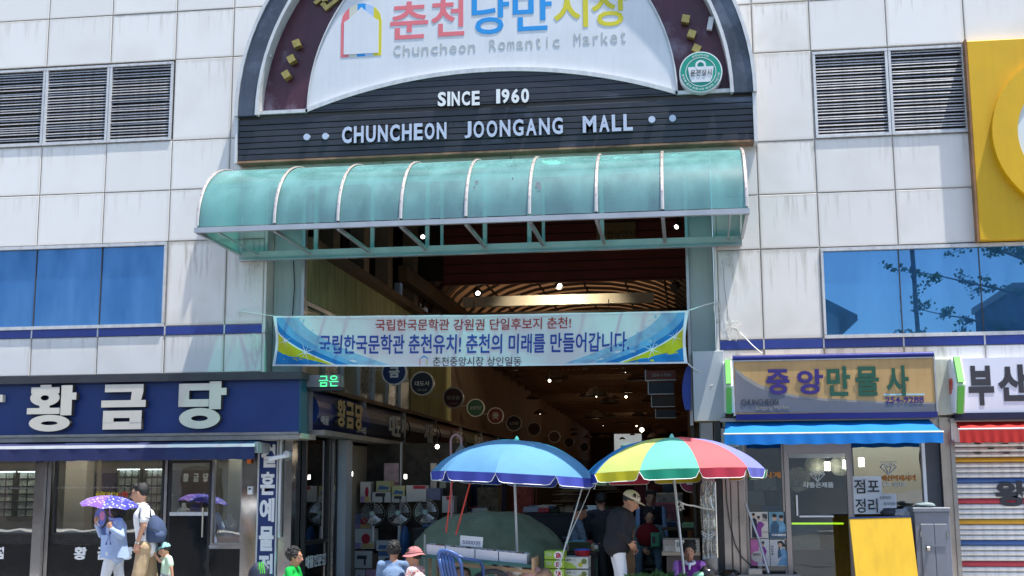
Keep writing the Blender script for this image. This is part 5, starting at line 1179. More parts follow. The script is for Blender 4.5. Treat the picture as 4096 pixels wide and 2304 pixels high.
# ================================================================ RIGHT JAMB of the gateway
ss = lambda a, y=.05: D(a,1200,y).x
MB().cbox(ss(1763),ss(1800),-.02,.2,1.75,2.44,.02).build('steel_jamb', STEEL, B)
MB().box(ss(1766),ss(1798),.02,.2,0,1.75).build('steel_jamb', STEEL, B)
MB().box(ss(1801),ss(1816),-.04,.2,0,2.44).build('black_jamb', BLACKM, B)
MB().box(ss(1742),ss(1750),.3,.34,0,2.44).build('jamb_frame', BLACKM, B)
CLR = glass('clear vinyl curtain', (.80,.80,.78), .78, .12, (.6,.6,.58), .16)
x0,x1,z0,z1 = pxbox(1764,1216,1800,1410,-.06)
t = thing('vinyl_curtain', 'folded clear vinyl curtain hanging on the steel jamb right of the rainbow parasol pole', 'curtain', ((x0+x1)/2,-.06,z0))
MB().grid(lambda u, v: (x0+(x1-x0)*u+.01*math.sin(v*7), -.08+.03*math.sin(u*11+math.sin(v*9))+.012*math.sin(v*21), z0+(z1-z0)*v+.03*math.sin(u*3)), 14, 40).build('sheet', CLR, t, smooth=True)
for zz in (.35,.38): MB().tube([(x0+(x1-x0)*i/12, -.1, z0+(z1-z0)*zz-.05*math.sin(math.pi*i/12)) for i in range(13)], .006, 5).build('fold', WHITEP, t)
p = D(1737,1212,.5); t = thing('round_pharmacy_sign', 'maroon round sign with a white Korean syllable under the rainbow parasol', 'sign', tuple(p)); r = .135
MB().disc(p.x,p.z,r,.48,.53,n=28).build('disc', mat('maroon round', (.20,.01,.06), .4), t); MB().ring(p.x,p.z,r*1.06,r*1.06,r,r,.475,.535).build('rim', RNG, t)
letter('약', on_plane(p.x-.07,p.x+.08,p.z-.08,p.z+.08,.478), WHITEP, t, 'letter', .03)

# ================================================================ ACROSS THE STREET (seen in the windows)
def block(x0,x1,z1,m,label,y=-30,dep=8,wins=3,fl=2):
    t = thing('street_building', label, 'building', ((x0+x1)/2,y-dep/2,0)); MB().box(x0,x1,y-dep,y,0,z1).build('wall', m, t); MB().box(x0-.1,x1+.1,y-dep-.1,y+.1,z1,z1+.25).build('roof', SOF, t)
    for f in range(fl):
        for i in range(wins):
            a = x0+(x1-x0)*(i+.2)/wins; b = x0+(x1-x0)*(i+.8)/wins; z = .4+f*3.1
            if z+2 < z1: MB().box(a,b,y-.02,y+.04,z,z+(2.0 if f == 0 else 1.4)).build('window', GRAN, t)
    MB().box(x0+.1,x1-.1,y,y+.15,2.6,3.3).build('fascia', random.choice([SIGNNAVY,BRN,MAR,WHITEP]), t)
bm = [mat('opposite render grey', (.36,.35,.33), .8), mat('opposite brick', (.15,.10,.08), .85), mat('opposite cream', (.20,.19,.17), .8)]
xx = -34; i = 0
for wd, hh in ((8,6.6),(7,6.0),(9,7.0),(6,5.8),(7.6,6.4)):
    block(xx, xx+wd-.3, hh, bm[i % 3], ['grey','brick','cream','narrow grey','second brick'][i]+' two storey building across the street', -30); xx += wd; i += 1
H = thing('gabled_house', 'grey house with a sloping tiled roof across the street, mirrored in the right blue window', 'house', (4.2,-27,0))
MB().prism([(-.4,0),(6.9,0),(6.9,7.6),(4.9,8.9)]+[(-.4,8.2)], -33, -28, axis='y').build('wall', bm[0], H, fixn=True)
MB().prism([(4.9,8.85),(7.5,7.45),(7.5,7.65),(4.9,9.1),(-.6,8.35),(-.6,8.1)], -33.3, -27.7).build('roof', mat('dark roof tile', (.05,.05,.055), .7), H, fixn=True)
MB().box(2.0,4.0,-28,-27.95,5.4,6.1).build('window', GRAN, H)
MB().box(12,16.5,-33,-28,0,8.6); block(12.3,20,8.4,mat('dark block render', (.12,.13,.15), .8),'dark flat roofed block across the street behind the ginkgo', -28, 6, 3, 2)
tag(MB().tube([(6.1,-11,0),(6.05,-11,5),(6.02,-11,10)], [.06,.05,.045], 12).build('utility_pole', mat('tarred concrete pole', (.08,.08,.08), .8)), 'dark utility pole at the far kerb, mirrored in the right blue window', 'pole')
BARK = mat('bark', (.09,.07,.05), .9, var=.3, vs=12, bump=.6, bs=30); LEAF = mat('ginkgo leaf', (.05,.13,.025), .55, var=.35, vs=1.5, trans=.3)
def tree(x, y, h, R, label, seed, n=2600, reach=None):
    r = random.Random(seed); t = thing('ginkgo_tree', label, 'tree', (x,y,0))
    tr = MB().tube([(x,y,0),(x+.05,y,h*.3),(x-.05,y,h*.6),(x,y,h*.95)], [.16,.13,.09,.03], 10); lv = MB(); tips = []
    for k in range(16):
        z = h*(.42+.5*k/16); a = r.uniform(0,6.28); L_ = R*(1.05-.6*k/16)*r.uniform(.75,1.1)
        if reach and k % 3 == 0: a = reach+r.uniform(-.4,.4); L_ = R*1.25
        d = Vector((math.cos(a),math.sin(a),.25)); p = Vector((x,y,z)); pts = [p]
        for j in range(6): p = p+d*L_/6+Vector((r.uniform(-.06,.06),r.uniform(-.06,.06),r.uniform(-.02,.06))); pts.append(p)
        tr.tube(pts, [.045-.006*j for j in range(7)], 5)
        for j in range(2,7):
            for q in range(2):
                e = pts[j]; s = e+Vector((r.uniform(-.5,.5),r.uniform(-.5,.5),r.uniform(-.25,.35))); tr.tube([e,s], [.012,.005], 4, caps=False); tips += [(e,s)]*2
    tr.build('trunk', BARK, t)
    for i in range(n):
        e, s = r.choice(tips); c = e.lerp(s, r.random()*1.1)+Vector((r.gauss(0,.06),r.gauss(0,.06),r.gauss(0,.05))); a = Vector((r.gauss(0,1),r.gauss(0,1),r.gauss(0,.6))).normalized()*r.uniform(.035,.06); b = a.orthogonal().normalized()*a.length
        lv.add([c-a*.5, c+b*.9+a*.6, c+a*.9, c-b*.9+a*.6], [(0,1,2,3)])
    stuff(lv.build('crown', LEAF, t)); return t
tree(9.4,-11,7.6,2.7,'ginkgo tree by the street at the right, mirrored in the blue windows',3,6000,math.pi)
tree(-8.4,-7.5,5.6,1.3,'small street tree at the left, mirrored in the steel pillars',5,2500)
# ================================================================ PEOPLE
import numpy as np
from mathutils import noise
SKIN = mat('skin', (.50,.27,.175), .5, var=.06, vs=6, spec=.35); SKIND = mat('tanned skin', (.42,.21,.13), .5, var=.08, vs=6, spec=.35)
HAIR = mat('black hair', (.010,.009,.009), .6, var=.5, vs=40, bump=.7, bs=90)
LIP = mat('lips', (.36,.12,.10), .5, var=0); EYE = mat('eye', (.01,.008,.008), .2, var=0); EYW = mat('eye white', (.65,.62,.6), .3, var=0)
def cloth(name, c, **k): return mat(name, c, k.pop('rough', .85), var=k.pop('var', .12), vs=k.pop('vs', 5), bump=k.pop('bump', .5), bs=k.pop('bs', 14), spec=.2, **k)
def V(*a): return Vector(a if len(a) > 1 else a[0])
def person(label, J, face, mt, height=1.65, child=False, group=None, glasses=False, hair='short', voxel=.0115, sleeve=1.0, shorts=False, loose=1.0, hunch=0, build_hair=True):
    # J: joint name -> place; mt: [skin, top, bottom, shoes]; face: facing direction
    s = height/1.68; F = Vector(face).normalized(); Z = Vector((0,0,1)); S = Z.cross(F).normalized() if abs(F.z) < .95 else Vector((0,1,0)); U = F.cross(S).normalized()*1
    U = S.cross(F)*-1 if U.z < 0 else U
    root = thing('person', label, 'person', (J['pelvis'].x, J['pelvis'].y, 0), group)
    segs = []; mb = MB()
    def seg(p0, p1, r0, r1, m, wide=None, k=1.0):
        mb.cap(p0, p1, r0*s, r1*s, wide=wide, k=k); segs.append((p0, p1, r0*s, r1*s, m, wide, k))
    C, N, CH, P = J['head'], J['neck'], J['chest'], J['pelvis']; sh = (J['sR']-J['sL']); W_ = sh.normalized()
    hw = sh.length/2/s
    # head with jaw, cheeks, nose, brow, ears
    hs = s*(1.12 if child else 1.0)
    def hp(f, u, l=0): return C+F*f*hs+U*u*hs+S*l*hs
    hd = MB(); R3 = Matrix((F, S, U)).transposed()
    hd.ell(hp(-.012,.028), (.096*hs,.076*hs,.098*hs), nu=18, nv=12, rot=R3)
    hd.ell(hp(.012,-.035), (.074*hs,.060*hs,.085*hs), nu=16, nv=10, rot=R3)
    hd.cap(hp(.045,-.088), hp(.03,-.07), .030*hs, .038*hs)
    hd.cap(hp(.090,.018), hp(.110,-.026), .008*hs, .0155*hs); hd.ell(hp(.080,.034), (.016*hs,.058*hs,.012*hs), nu=10, nv=6, rot=R3)
    hd.ell(hp(.082,-.052), (.012*hs,.026*hs,.012*hs), nu=10, nv=6, rot=R3)
    for l in (-1, 1): hd.ell(hp(-.005,.0,l*.078), (.019*hs,.009*hs,.031*hs), nu=8, nv=6, rot=R3)
    mb.add(hd.v, hd.f)
    segs.append((C-U*.03*s, C+U*.04*s, .095*hs, .095*hs, 0, None, 1))
    seg(N-U*.03*s, C-U*.05*s-F*.015*s, .052, .050, 0)
    # torso
    ups = (N-P).normalized(); lo = loose
    seg(CH, N-ups*.075*s, .105*lo, .072, 1, W_, 1.45)
    seg(P+ups*.06*s, CH, .112*lo, .118*lo, 1, W_, 1.28)
    seg(P-ups*.02*s, P+ups*.05*s, .120*lo if loose > 1.05 else .112, .115*lo, 1 if loose > 1.05 else 2, W_, 1.25)
    seg(J['sL'], N-ups*.05*s, .055, .06, 1); seg(J['sR'], N-ups*.05*s, .055, .06, 1)
    for sd in 'LR':
        a, e, h = J['s'+sd], J['e'+sd], J['h'+sd]
        if sleeve >= 1: seg(a, e, .058, .048, 1); seg(e, e.lerp(h,.93), .047, .037, 1); seg(e.lerp(h,.9), h, .027, .024, 0)
        else:
            seg(a, a.lerp(e, sleeve), .062, .060, 1); seg(a.lerp(e, sleeve*.8), e, .043, .037, 0); seg(e, h, .037, .024, 0)
        hp_, k, an = J['p'+sd], J['k'+sd], J['a'+sd]
        if shorts: seg(hp_, k, .092, .086, 2); seg(k, k.lerp(an,.12), .086, .084, 2); seg(k, an, .052, .034, 0)
        else: seg(hp_, k, .088, .066, 2); seg(k, an, .062, .048, 2)
        ft = J.get('f', F); ft = Vector((ft.x, ft.y, 0)).normalized()
        seg(an-Z*.035*s-ft*.02*s, an-Z*.045*s+ft*.15*s, .042, .034, 3, Z.cross(ft), 1.1)
    seg(J['pL'], J['pR'], .10, .10, 2)
    ob = mb.build('tmp', [mt[0]]); rm = ob.modifiers.new('r', 'REMESH'); rm.mode = 'VOXEL'; rm.voxel_size = voxel*max(s, .75); sm = ob.modifiers.new('s', 'SMOOTH'); sm.iterations = 3; sm.factor = .5
    dg = bpy.context.evaluated_depsgraph_get(); dg.update(); me = bpy.data.meshes.new_from_object(ob.evaluated_get(dg))
    o0 = ob.location.copy(); n = len(me.vertices); co = np.empty(n*3); me.vertices.foreach_get('co', co); co = co.reshape(-1, 3)+np.array(o0)
    bpy.data.objects.remove(ob)
    m = len(me.polygons); ctr = np.empty(m*3); me.polygons.foreach_get('center', ctr); ctr = ctr.reshape(-1, 3)+np.array(o0)
    def dist(pts):
        best = np.full(len(pts), 1e9); idx = np.zeros(len(pts), int)
        for (p0, p1, r0, r1, mm, wd, k) in segs:
            a = np.array(p0); d = np.array(p1)-a; L = max(d@d, 1e-9); t = np.clip(((pts-a)@d)/L, 0, 1); q = pts-(a+t[:,None]*d)
            if wd is not None: ww = np.array(wd); c_ = q@ww; q = q-np.outer(c_, ww)*(1-1/k)
            e = np.linalg.norm(q, axis=1)-(r0+(r1-r0)*t); b = e < best; best[b] = e[b]; idx[b] = mm
        return idx
    fi = dist(ctr); vi = dist(co)
    # folds in the cloth
    no = np.empty(n*3); me.vertices.foreach_get('normal', no); no = no.reshape(-1, 3)
    for i in np.nonzero(vi > 0)[0]:
        c = co[i]; am = .012 if vi[i] < 3 else .0
        co[i] += no[i]*am*s*(noise.noise(Vector((c[0]*9, c[1]*9, c[2]*5)))+.5*noise.noise(Vector((c[0]*22+3, c[1]*22, c[2]*9))))
    vs = [tuple(v) for v in co]; fs = [tuple(p.vertices) for p in me.polygons]; bpy.data.meshes.remove(me)
    bd = MB(); bd.v = vs; bd.f = fs; bd.m = [int(x) for x in fi]
    # eyes, brows, mouth
    nm = len(bd.f)
    for l in (-1, 1):
        bd.ell(hp(.079,.012,l*.030), (.008*hs,.013*hs,.006*hs), 5, 8, 6, R3); bd.ell(hp(.085,.012,l*.030), (.004*hs,.006*hs,.005*hs), 4, 6, 5, R3)
        bd.tube([hp(.086,.035,l*.014), hp(.084,.040,l*.03), hp(.073,.034,l*.048)], .0035*hs, 4, 4)
    bd.tube([hp(.080,-.052,-.022), hp(.095,-.054,0), hp(.080,-.052,.022)], [.003*hs,.0055*hs,.003*hs], 5, 6)
    # hands with five bent fingers
    for sd in 'LR':
        w_, e = J['h'+sd], J['e'+sd]; d = J.get('d'+sd, (w_-e)).normalized(); side = J.get('n'+sd, W_*(1 if sd == 'R' else -1)); pn = (side-d*side.dot(d)).normalized(); ac = d.cross(pn).normalized()
        k = s*.95; bd.cap(w_-d*.01, w_+d*.075*k, .022*k, .028*k, 0, 10, ac, 1.45); curl = J.get('c'+sd, .35)
        for q, (off, ln) in enumerate(((-.033,.070),(-.012,.080),(.011,.074),(.033,.058))):
            p = w_+d*.085*k+ac*off*k; dd = d.copy(); pts = [p-d*.02*k]
            for j in range(3):
                an = curl*(j+1)*.8; dd = d*math.cos(an)-pn*math.sin(an); p = p+dd*ln*k/3*1.05; pts.append(p)
            bd.tube(pts, [.0095*k,.009*k,.008*k,.0065*k], 6, 0)
        p = w_+d*.02*k-ac*.03*k; bd.tube([p, p-ac*.022*k+d*.025*k-pn*.01*k, p-ac*.028*k+d*.055*k-pn*.02*k*(1+curl)], [.012*k,.011*k,.008*k], 6, 0)
    b = bd.build('body', [mt[0], mt[1], mt[2], mt[3], EYE, EYW, LIP], root, smooth=True)
    if build_hair:
        h = MB(); rr = random.Random(len(label)); big = {'short': (.097,.083,.094,-.026,.045), 'perm': (.105,.092,.102,-.034,.040), 'bob': (.112,.098,.130,-.036,.008)}[hair]
        h.ell(hp(big[3],big[4]), (big[0]*hs,big[1]*hs,big[2]*hs), nu=26, nv=18, rot=R3)
        nv = []
        for v in h.v:
            v = Vector(v); q = v-C; f = noise.noise(q*38+Vector((5,0,0)))*.010*hs+noise.noise(q*90)*.005*hs; nv.append(tuple(v+(q.normalized()*f)))
        h.v = nv
        if hair == 'short':
            for q in range(26):
                a = rr.uniform(-1.6,1.6); st = hp(.035*math.cos(a)+.01, .115, .055*math.sin(a)); h.tube([st, st+F*.03*hs*math.cos(a)+S*.02*hs*math.sin(a)-U*.012*hs, st+F*.05*hs*math.cos(a)+S*.035*hs*math.sin(a)-U*.04*hs], [.010*hs,.008*hs,.001], 4)
        if hair == 'perm':
            for q in range(110):
                a = rr.uniform(0,6.28); th = rr.uniform(0,1.9); dv = Vector((math.sin(th)*math.cos(a), math.sin(th)*math.sin(a), math.cos(th)))
                if dv.x > .55 and dv.z < .55: continue
                h.ell(hp(-.034+.104*dv.x, .040+.100*dv.z, .092*dv.y), rr.uniform(.012,.022)*hs, nu=6, nv=4)
        h.build('hair', HAIR, root, smooth=True)
    if glasses:
        g = MB()
        for l in (-1, 1):
            pts = [hp(.102,.010+.018*math.sin(a),l*.031+.023*math.cos(a)) for a in [2*math.pi*i/10 for i in range(11)]]; g.tube(pts, .0022*s, 4)
            g.tube([hp(.100,.016,l*.055), hp(.0,.016,l*.080)], .0025*s, 4)
        g.tube([hp(.104,.014,-.008), hp(.104,.014,.008)], .0022*s, 4); g.build('glasses', mat('dark glasses frame', (.08,.03,.03), .3), root)
    root_hp[label] = hp; return root
root_hp = {}
def DD(a, b, Y): return D(a, b, Y)
def ground(p, z=.06): return Vector((p.x, p.y, z))
def cap_hat(root, hp, m, name='cap', brim=1, peak_len=.085, r=.108):
    t = MB(); F = (hp(1,0)-hp(0,0)).normalized(); U = (hp(0,1)-hp(0,0)).normalized(); S = (hp(0,0,1)-hp(0,0)).normalized(); k = (hp(1,0)-hp(0,0)).length
    vs = []; n = 20
    for j in range(8):
        th = math.pi/2*j/7
        for i in range(n):
            a = 2*math.pi*i/n; vs.append(hp(-.014+r*1.02*math.cos(a)*math.cos(th), .048+r*.86*math.sin(th), .088*math.sin(a)*math.cos(th)))
    t.add(vs, [(j*n+i, j*n+(i+1)%n, (j+1)*n+(i+1)%n, (j+1)*n+i) for j in range(7) for i in range(n)])
    if brim == 1:
        pk = [];
        for i in range(9):
            a = -1.15+2.3*i/8; pk.append((hp(-.014+r*math.cos(a), .050, .088*math.sin(a)), hp(-.014+(r+peak_len*math.cos(a*.9))*math.cos(a*.75), .036, .080*math.sin(a))))
        for q in (0, .006):
            n0 = len(t.v); t.add([p for pr in pk for p in (pr[0]-U*q*k, pr[1]-U*q*k)], [(2*i, 2*i+1, 2*i+3, 2*i+2) for i in range(8)])
    else:
        n0 = []
        for i in range(24):
            a = 2*math.pi*i/24; n0 += [hp(-.014+r*math.cos(a), .052, .088*math.sin(a)), hp(-.014+(r+.055)*math.cos(a), .020+.01*math.sin(a*3), (.088+.055)*math.sin(a))]
        t.add(n0, [(2*i, 2*i+1, (2*i+3) % 48, (2*i+2) % 48) for i in range(24)])
        t.tube([hp(-.014+(r+.003)*math.cos(2*math.pi*i/16), .062, .092*math.sin(2*math.pi*i/16)) for i in range(17)], .008*k, 6)
    return t.build(name, m, root, smooth=True)

# --- woman with purple umbrella
Y = -1.4
WSH = cloth('pale blue linen shirt', (.36,.47,.70), bump=.6, bs=22, var=.1); WPT = cloth('white trousers', (.66,.68,.72), var=.06); SHO = mat('shoe', (.25,.22,.2), .6)
pv = DD(288,1392,Y); zz = lambda p, z: Vector((p.x, p.y, z))
J = dict(head=DD(292,1284,Y), neck=DD(297,1303,Y), chest=DD(292,1330,Y), pelvis=pv,
 sL=DD(281,1309,Y-.13), sR=DD(303,1309,Y+.14), eL=DD(306,1348,Y-.20), hL=DD(279,1330,Y-.30), eR=DD(255,1345,Y+.05), hR=DD(243,1318,Y-.03),
 pL=DD(281,1394,Y-.07), pR=DD(296,1396,Y+.09), kL=DD(266,1448,Y-.09), kR=DD(300,1450,Y+.09))
J['sL'] = DD(300,1313,Y-.15); J['sR'] = DD(290,1312,Y+.15)
J['aL'] = Vector((J['kL'].x-.05, Y-.1, .09)); J['aR'] = Vector((J['kR'].x+.16, Y+.1, .10)); J['dL'] = Vector((-.35,-.1,.9)); J['dR'] = Vector((-.15,0,1)); J['cL'] = 1.25; J['cR'] = .9; J['nL'] = Vector((-.3,-1,0)); J['nR'] = Vector((-1,-.2,0))
# left and right are swapped by the picture: near side is her left
w1 = person('woman in a pale blue shirt and white trousers under a purple umbrella, holding a fan', J, (-1,-.12,-.03), [SKIN,WSH,WPT,SHO], 1.52, glasses=True, hair='bob', loose=1.2)
# shirt tail, collar and placket
t = MB(); c = pv; n = 24; rings = []
cen = DD(287,1375,Y)
for (py, cx_, rx, ry) in ((1345,286,.150,.150),(1365,287,.158,.155),(1385,288,.168,.158),(1403,288,.178,.160)):
    q = DD(cx_, py, Y); rings.append([q+Vector((rx*math.cos(2*math.pi*i/n)*(1+.05*math.sin(i*2.1)), ry*math.sin(2*math.pi*i/n)*(1+.05*math.cos(i*1.7)), .012*math.sin(i*1.3) if py > 1400 else 0)) for i in range(n)])
vs = [p for r_1 in rings for p in r_1]; t.add(vs, [(j*n+i, (j+1)*n+i, (j+1)*n+(i+1)%n, j*n+(i+1)%n) for j in range(3) for i in range(n)]); t.build('shirt_tail', WSH, w1, smooth=True)
q = DD(292,1305,Y); MB().tube([q+Vector((.075*math.cos(a)-.01,.07*math.sin(a),.012*math.cos(a)*-1)) for a in [2*math.pi*i/14 for i in range(15)]], .016, 6).build('collar', WSH, w1, smooth=True)
# purple umbrella and fan: things of their own
HU = DD(277,1331,Y-.30)
def umbrella_small():
    ap = DD(279,1247,Y-.05); R = .385; t = thing('hand_umbrella', 'purple and blue patterned folding umbrella held by the woman in pale blue', 'umbrella', tuple(ap)); n = 8
    # patterned cloth: pale blossoms on violet
    def um(name, c, seed):
        m = mat(name, c, .6, var=0, trans=.25); T = m.node_tree; N = T.nodes; L = T.links; b = N['Principled BSDF']
        tc = N.new('ShaderNodeTexCoord'); vo = N.new('ShaderNodeTexVoronoi'); vo.inputs['Scale'].default_value = 26; L.new(tc.outputs['Object'], vo.inputs['Vector'])
        nz = N.new('ShaderNodeTexNoise'); nz.inputs['Scale'].default_value = 45; L.new(tc.outputs['Object'], nz.inputs['Vector'])
        ad = N.new('ShaderNodeMath'); ad.operation = 'ADD'; L.new(vo.outputs['Distance'], ad.inputs[0]); L.new(nz.outputs['Fac'], ad.inputs[1])
        mr = N.new('ShaderNodeMapRange'); mr.inputs['From Min'].default_value = .74; mr.inputs['From Max'].default_value = .84; L.new(ad.outputs[0], mr.inputs['Value'])
        mx = N.new('ShaderNodeMix'); mx.data_type = 'RGBA'; mx.inputs['A'].default_value = (.72,.66,.85,1); mx.inputs['B'].default_value = (*c, 1); L.new(mr.outputs[0], mx.inputs['Factor']); L.new(mx.outputs['Result'], b.inputs['Base Color']); return m
    cols_ = [um('violet blossom cloth', (.22,.10,.50), 1), um('indigo blossom cloth', (.05,.05,.42), 2)]
    tip = ap; ax = Vector((.10,-.05,1)).normalized(); e1 = ax.cross(Vector((0,1,0))).normalized(); e2 = ax.cross(e1)
    def rp(i, s): a = 2*math.pi*i/n+.2; rr = R*math.sin(s*1.25)/math.sin(1.25); z = -.135*(1-math.cos(s*1.25))/(1-math.cos(1.25)); return tip+e1*rr*math.cos(a)+e2*rr*math.sin(a)+ax*z
    for i in range(n):
        def fn(u, v): p = rp(i, v).lerp(rp(i+1, v), u); return p-ax*.02*math.sin(math.pi*u)*(v**3)*-1 
        mid = rp(i+.5, 1); MB().grid(fn, 5, 7).build('canopy_panel', cols_[0] if mid.x < tip.x+.02 else cols_[1], t, smooth=True)
    MB().tube([tip+ax*.03, tip-ax*.1, HU+Vector((0,0,-.02))], .006, 6).build('shaft', mat('umbrella shaft', (.6,.6,.62), .3, .7), t)
    MB().tube([HU+Vector((0,0,.03)), HU+Vector((.002,0,-.06))], .013, 8).build('handle', mat('indigo handle', (.02,.02,.12), .4), t)
    for k in (-1, 1): MB().tube([HU+Vector((0,0,-.06)), HU+Vector((.02*k-.01,-.01,-.15)), HU+Vector((.03*k-.01,-.01,-.19))], [.003,.004,.012], 6).build('tassel', mat('indigo handle', (.02,.02,.12), .4), t)
umbrella_small()
q = DD(252,1302,Y-.05); t = thing('hand_fan', 'round printed hand fan in blue, pink and yellow held by the woman', 'fan', tuple(q))
fr_ = Vector((.95,-.3,0)).normalized()
def fpt(r, a): return q+fr_*r*math.cos(a)+Vector((0,0,1))*r*1.25*math.sin(a)
for k, (o, m) in enumerate(((Vector((0,0,0)), mat('fan blue', (.12,.16,.45), .6)), )):
    MB().add([fpt(.095, 2*math.pi*i/20) for i in range(20)]+[fpt(.095, 2*math.pi*i/20)+Vector((0,.004,0)) for i in range(20)], [tuple(range(20)), tuple(range(39,19,-1))]+[(i,20+i,20+(i+1)%20,(i+1)%20) for i in range(20)]).build('leaf', m, t)
MB().add([q+Vector((0,-.006,0))+fr_*(.035+.045*math.cos(a))+Vector((0,0,.02+.06*math.sin(a))) for a in [2*math.pi*i/14 for i in range(14)]], [tuple(range(14))]).build('print', mat('fan pink', (.55,.20,.38), .6), t)
MB().add([q+Vector((0,-.007,0))+fr_*(-.075)+Vector((0,0,.03)), q+Vector((0,-.007,0))+fr_*(-.015)+Vector((0,0,-.02)), q+Vector((0,-.007,0))+fr_*(-.045)+Vector((0,0,-.10))], [(0,1,2)]).build('print', mat('fan yellow', (.62,.52,.22), .6), t)
MB().tube([q+Vector((0,0,-.11)), J['hR']+Vector((-.01,-.02,.06))], .006, 6).build('stick', WHITEP, t)

# --- man in white polo
Y = -1.9
POLO = cloth('white polo', (.74,.74,.76), var=.04); KH = cloth('khaki shorts', (.42,.31,.19), var=.1)
pv = DD(369,1372,Y)
J = dict(head=DD(352,1243,Y), neck=DD(358,1267,Y), chest=DD(362,1300,Y), pelvis=pv, sL=DD(366,1281,Y-.17), sR=DD(360,1279,Y+.17), eL=DD(361,1322,Y-.22), hL=DD(345,1366,Y-.20),
 eR=DD(376,1330,Y+.2), hR=DD(387,1381,Y+.10), pL=DD(364,1378,Y-.09), pR=DD(374,1378,Y+.09), kL=DD(352,1436,Y-.10), kR=DD(378,1442,Y+.10))
J['aL'] = Vector((J['kL'].x-.12, Y-.1, .09)); J['aR'] = Vector((J['kR'].x+.10, Y+.1, .12)); J['dL'] = Vector((-.1,0,-1)); J['dR'] = Vector((.1,0,-1)); J['cL'] = .55; J['cR'] = .9; J['nL'] = Vector((0,-1,0)); J['nR'] = Vector((1,0,0))
m1 = person('man in a white polo and khaki shorts with a navy backpack, leading a child', J, (-1,-.1,-.06), [SKIN,POLO,KH,SHO], 1.68, glasses=True, hair='short', sleeve=.62, shorts=True, loose=1.08)
q = DD(357,1270,Y); MB().tube([q+Vector((.065*math.cos(a),.062*math.sin(a),.01-.012*math.cos(a))) for a in [2*math.pi*i/14 for i in range(15)]], .013, 6).build('collar', POLO, m1, smooth=True)
q = J['sL'].lerp(J['eL'],.62); d = (J['eL']-J['sL']).normalized(); MB().tube([q-d*.012, q-d*.006], .0665, 12).build('sleeve_stripe', mat('navy stripe', (.03,.035,.08), .7), m1)
q = J['hL']; MB().tube([q-Vector((0,0,.006)), q+Vector((.006,0,.016))], .029, 12).build('watch', mat('steel watch', (.6,.6,.6), .2, 1), m1)
# backpack
BP = cloth('navy backpack cloth', (.055,.08,.15), bump=.8, bs=9, var=.25); bp = thing('backpack', 'navy backpack on the back of the man in the white polo', 'backpack', tuple(DD(392,1360,Y)))
c = DD(393,1330,Y-.02); mb = MB(); n = 22; rings = []
for j, (zt_, rx, ry, ox) in enumerate(((-.165,.02,.02,.0),(-.16,.080,.12,.0),(-.13,.102,.14,.0),(-.03,.106,.145,.005),(.06,.088,.125,-.005),(.11,.066,.10,-.02),(.15,.038,.06,-.04),(.165,.005,.01,-.04))):
    rings.append([c+Vector((ox+rx*math.copysign(abs(math.cos(a))**.7, math.cos(a)), ry*math.copysign(abs(math.sin(a))**.7, math.sin(a)), zt_)) for a in [2*math.pi*i/n for i in range(n)]])
mb.add([p for r1 in rings for p in r1], [(j*n+i, j*n+(i+1)%n, (j+1)*n+(i+1)%n, (j+1)*n+i) for j in range(7) for i in range(n)]); mb.build('sack', BP, bp, smooth=True)
mb = MB(); mb.ell(c+Vector((.075,-.06,-.08)), (.058,.105,.065), nu=14, nv=8); mb.build('front_pocket', BP, bp, smooth=True)
MB().tube([c+Vector((.10,-.13,-.03)), c+Vector((.05,-.150,-.01)), c+Vector((-.08,-.145,.02))], .005, 5).build('zip', mat('zip', (.015,.018,.03), .4), bp)
for sy in (-1, 1):
    a = J['sL'] if sy < 0 else J['sR']; MB().tube([c+Vector((-.05,.07*sy,.14)), a+Vector((.03,-.04*sy,.060)), a+Vector((-.05,-.03*sy,.035)), a+Vector((-.085,-.03*sy,-.07)), a+Vector((-.05,-.0*sy,-.20)), c+Vector((-.09,.11*sy,-.11))], .016, 6, flat=.4).build('strap', mat('dark strap', (.03,.035,.06), .7), bp)

# --- child
Y = -1.9
MINT = cloth('mint t-shirt', (.50,.66,.50), var=.06); MINTC = cloth('mint cap cloth', (.25,.50,.50), var=.06, bump=.2); CSH = cloth('grey child shorts', (.3,.32,.33))
pv = DD(417,1452,Y)
J = dict(head=DD(413,1385,Y), neck=DD(421,1398,Y), chest=DD(420,1420,Y), pelvis=pv, sL=DD(425,1405,Y-.11), sR=DD(416,1404,Y+.10), eL=DD(431,1428,Y-.13), hL=DD(434,1452,Y-.12),
 eR=DD(402,1411,Y-.02), hR=DD(389,1394,Y-.02), pL=Vector((pv.x,Y-.06,pv.z-.02)), pR=Vector((pv.x,Y+.06,pv.z-.02)), kL=Vector((pv.x-.03,Y-.06,.29)), kR=Vector((pv.x+.03,Y+.06,.29)), aL=Vector((pv.x-.06,Y-.06,.07)), aR=Vector((pv.x+.06,Y+.06,.07)))
J['dR'] = Vector((-.5,0,.85)); J['cR'] = .8; J['nR'] = Vector((-.8,-.5,0)); J['nL'] = Vector((0,-1,0))
# scale of child handled by height
c1 = person('small child in a mint cap and pale mint t-shirt holding the man by the hand', J, (-1,-.1,-.25), [SKIN,MINT,CSH,SHO], 1.02, child=True, sleeve=.65, shorts=True, hair='short', loose=1.0, voxel=.011)
hp = root_hp['small child in a mint cap and pale mint t-shirt holding the man by the hand']; cap_hat(c1, hp, MINTC, r=.112)

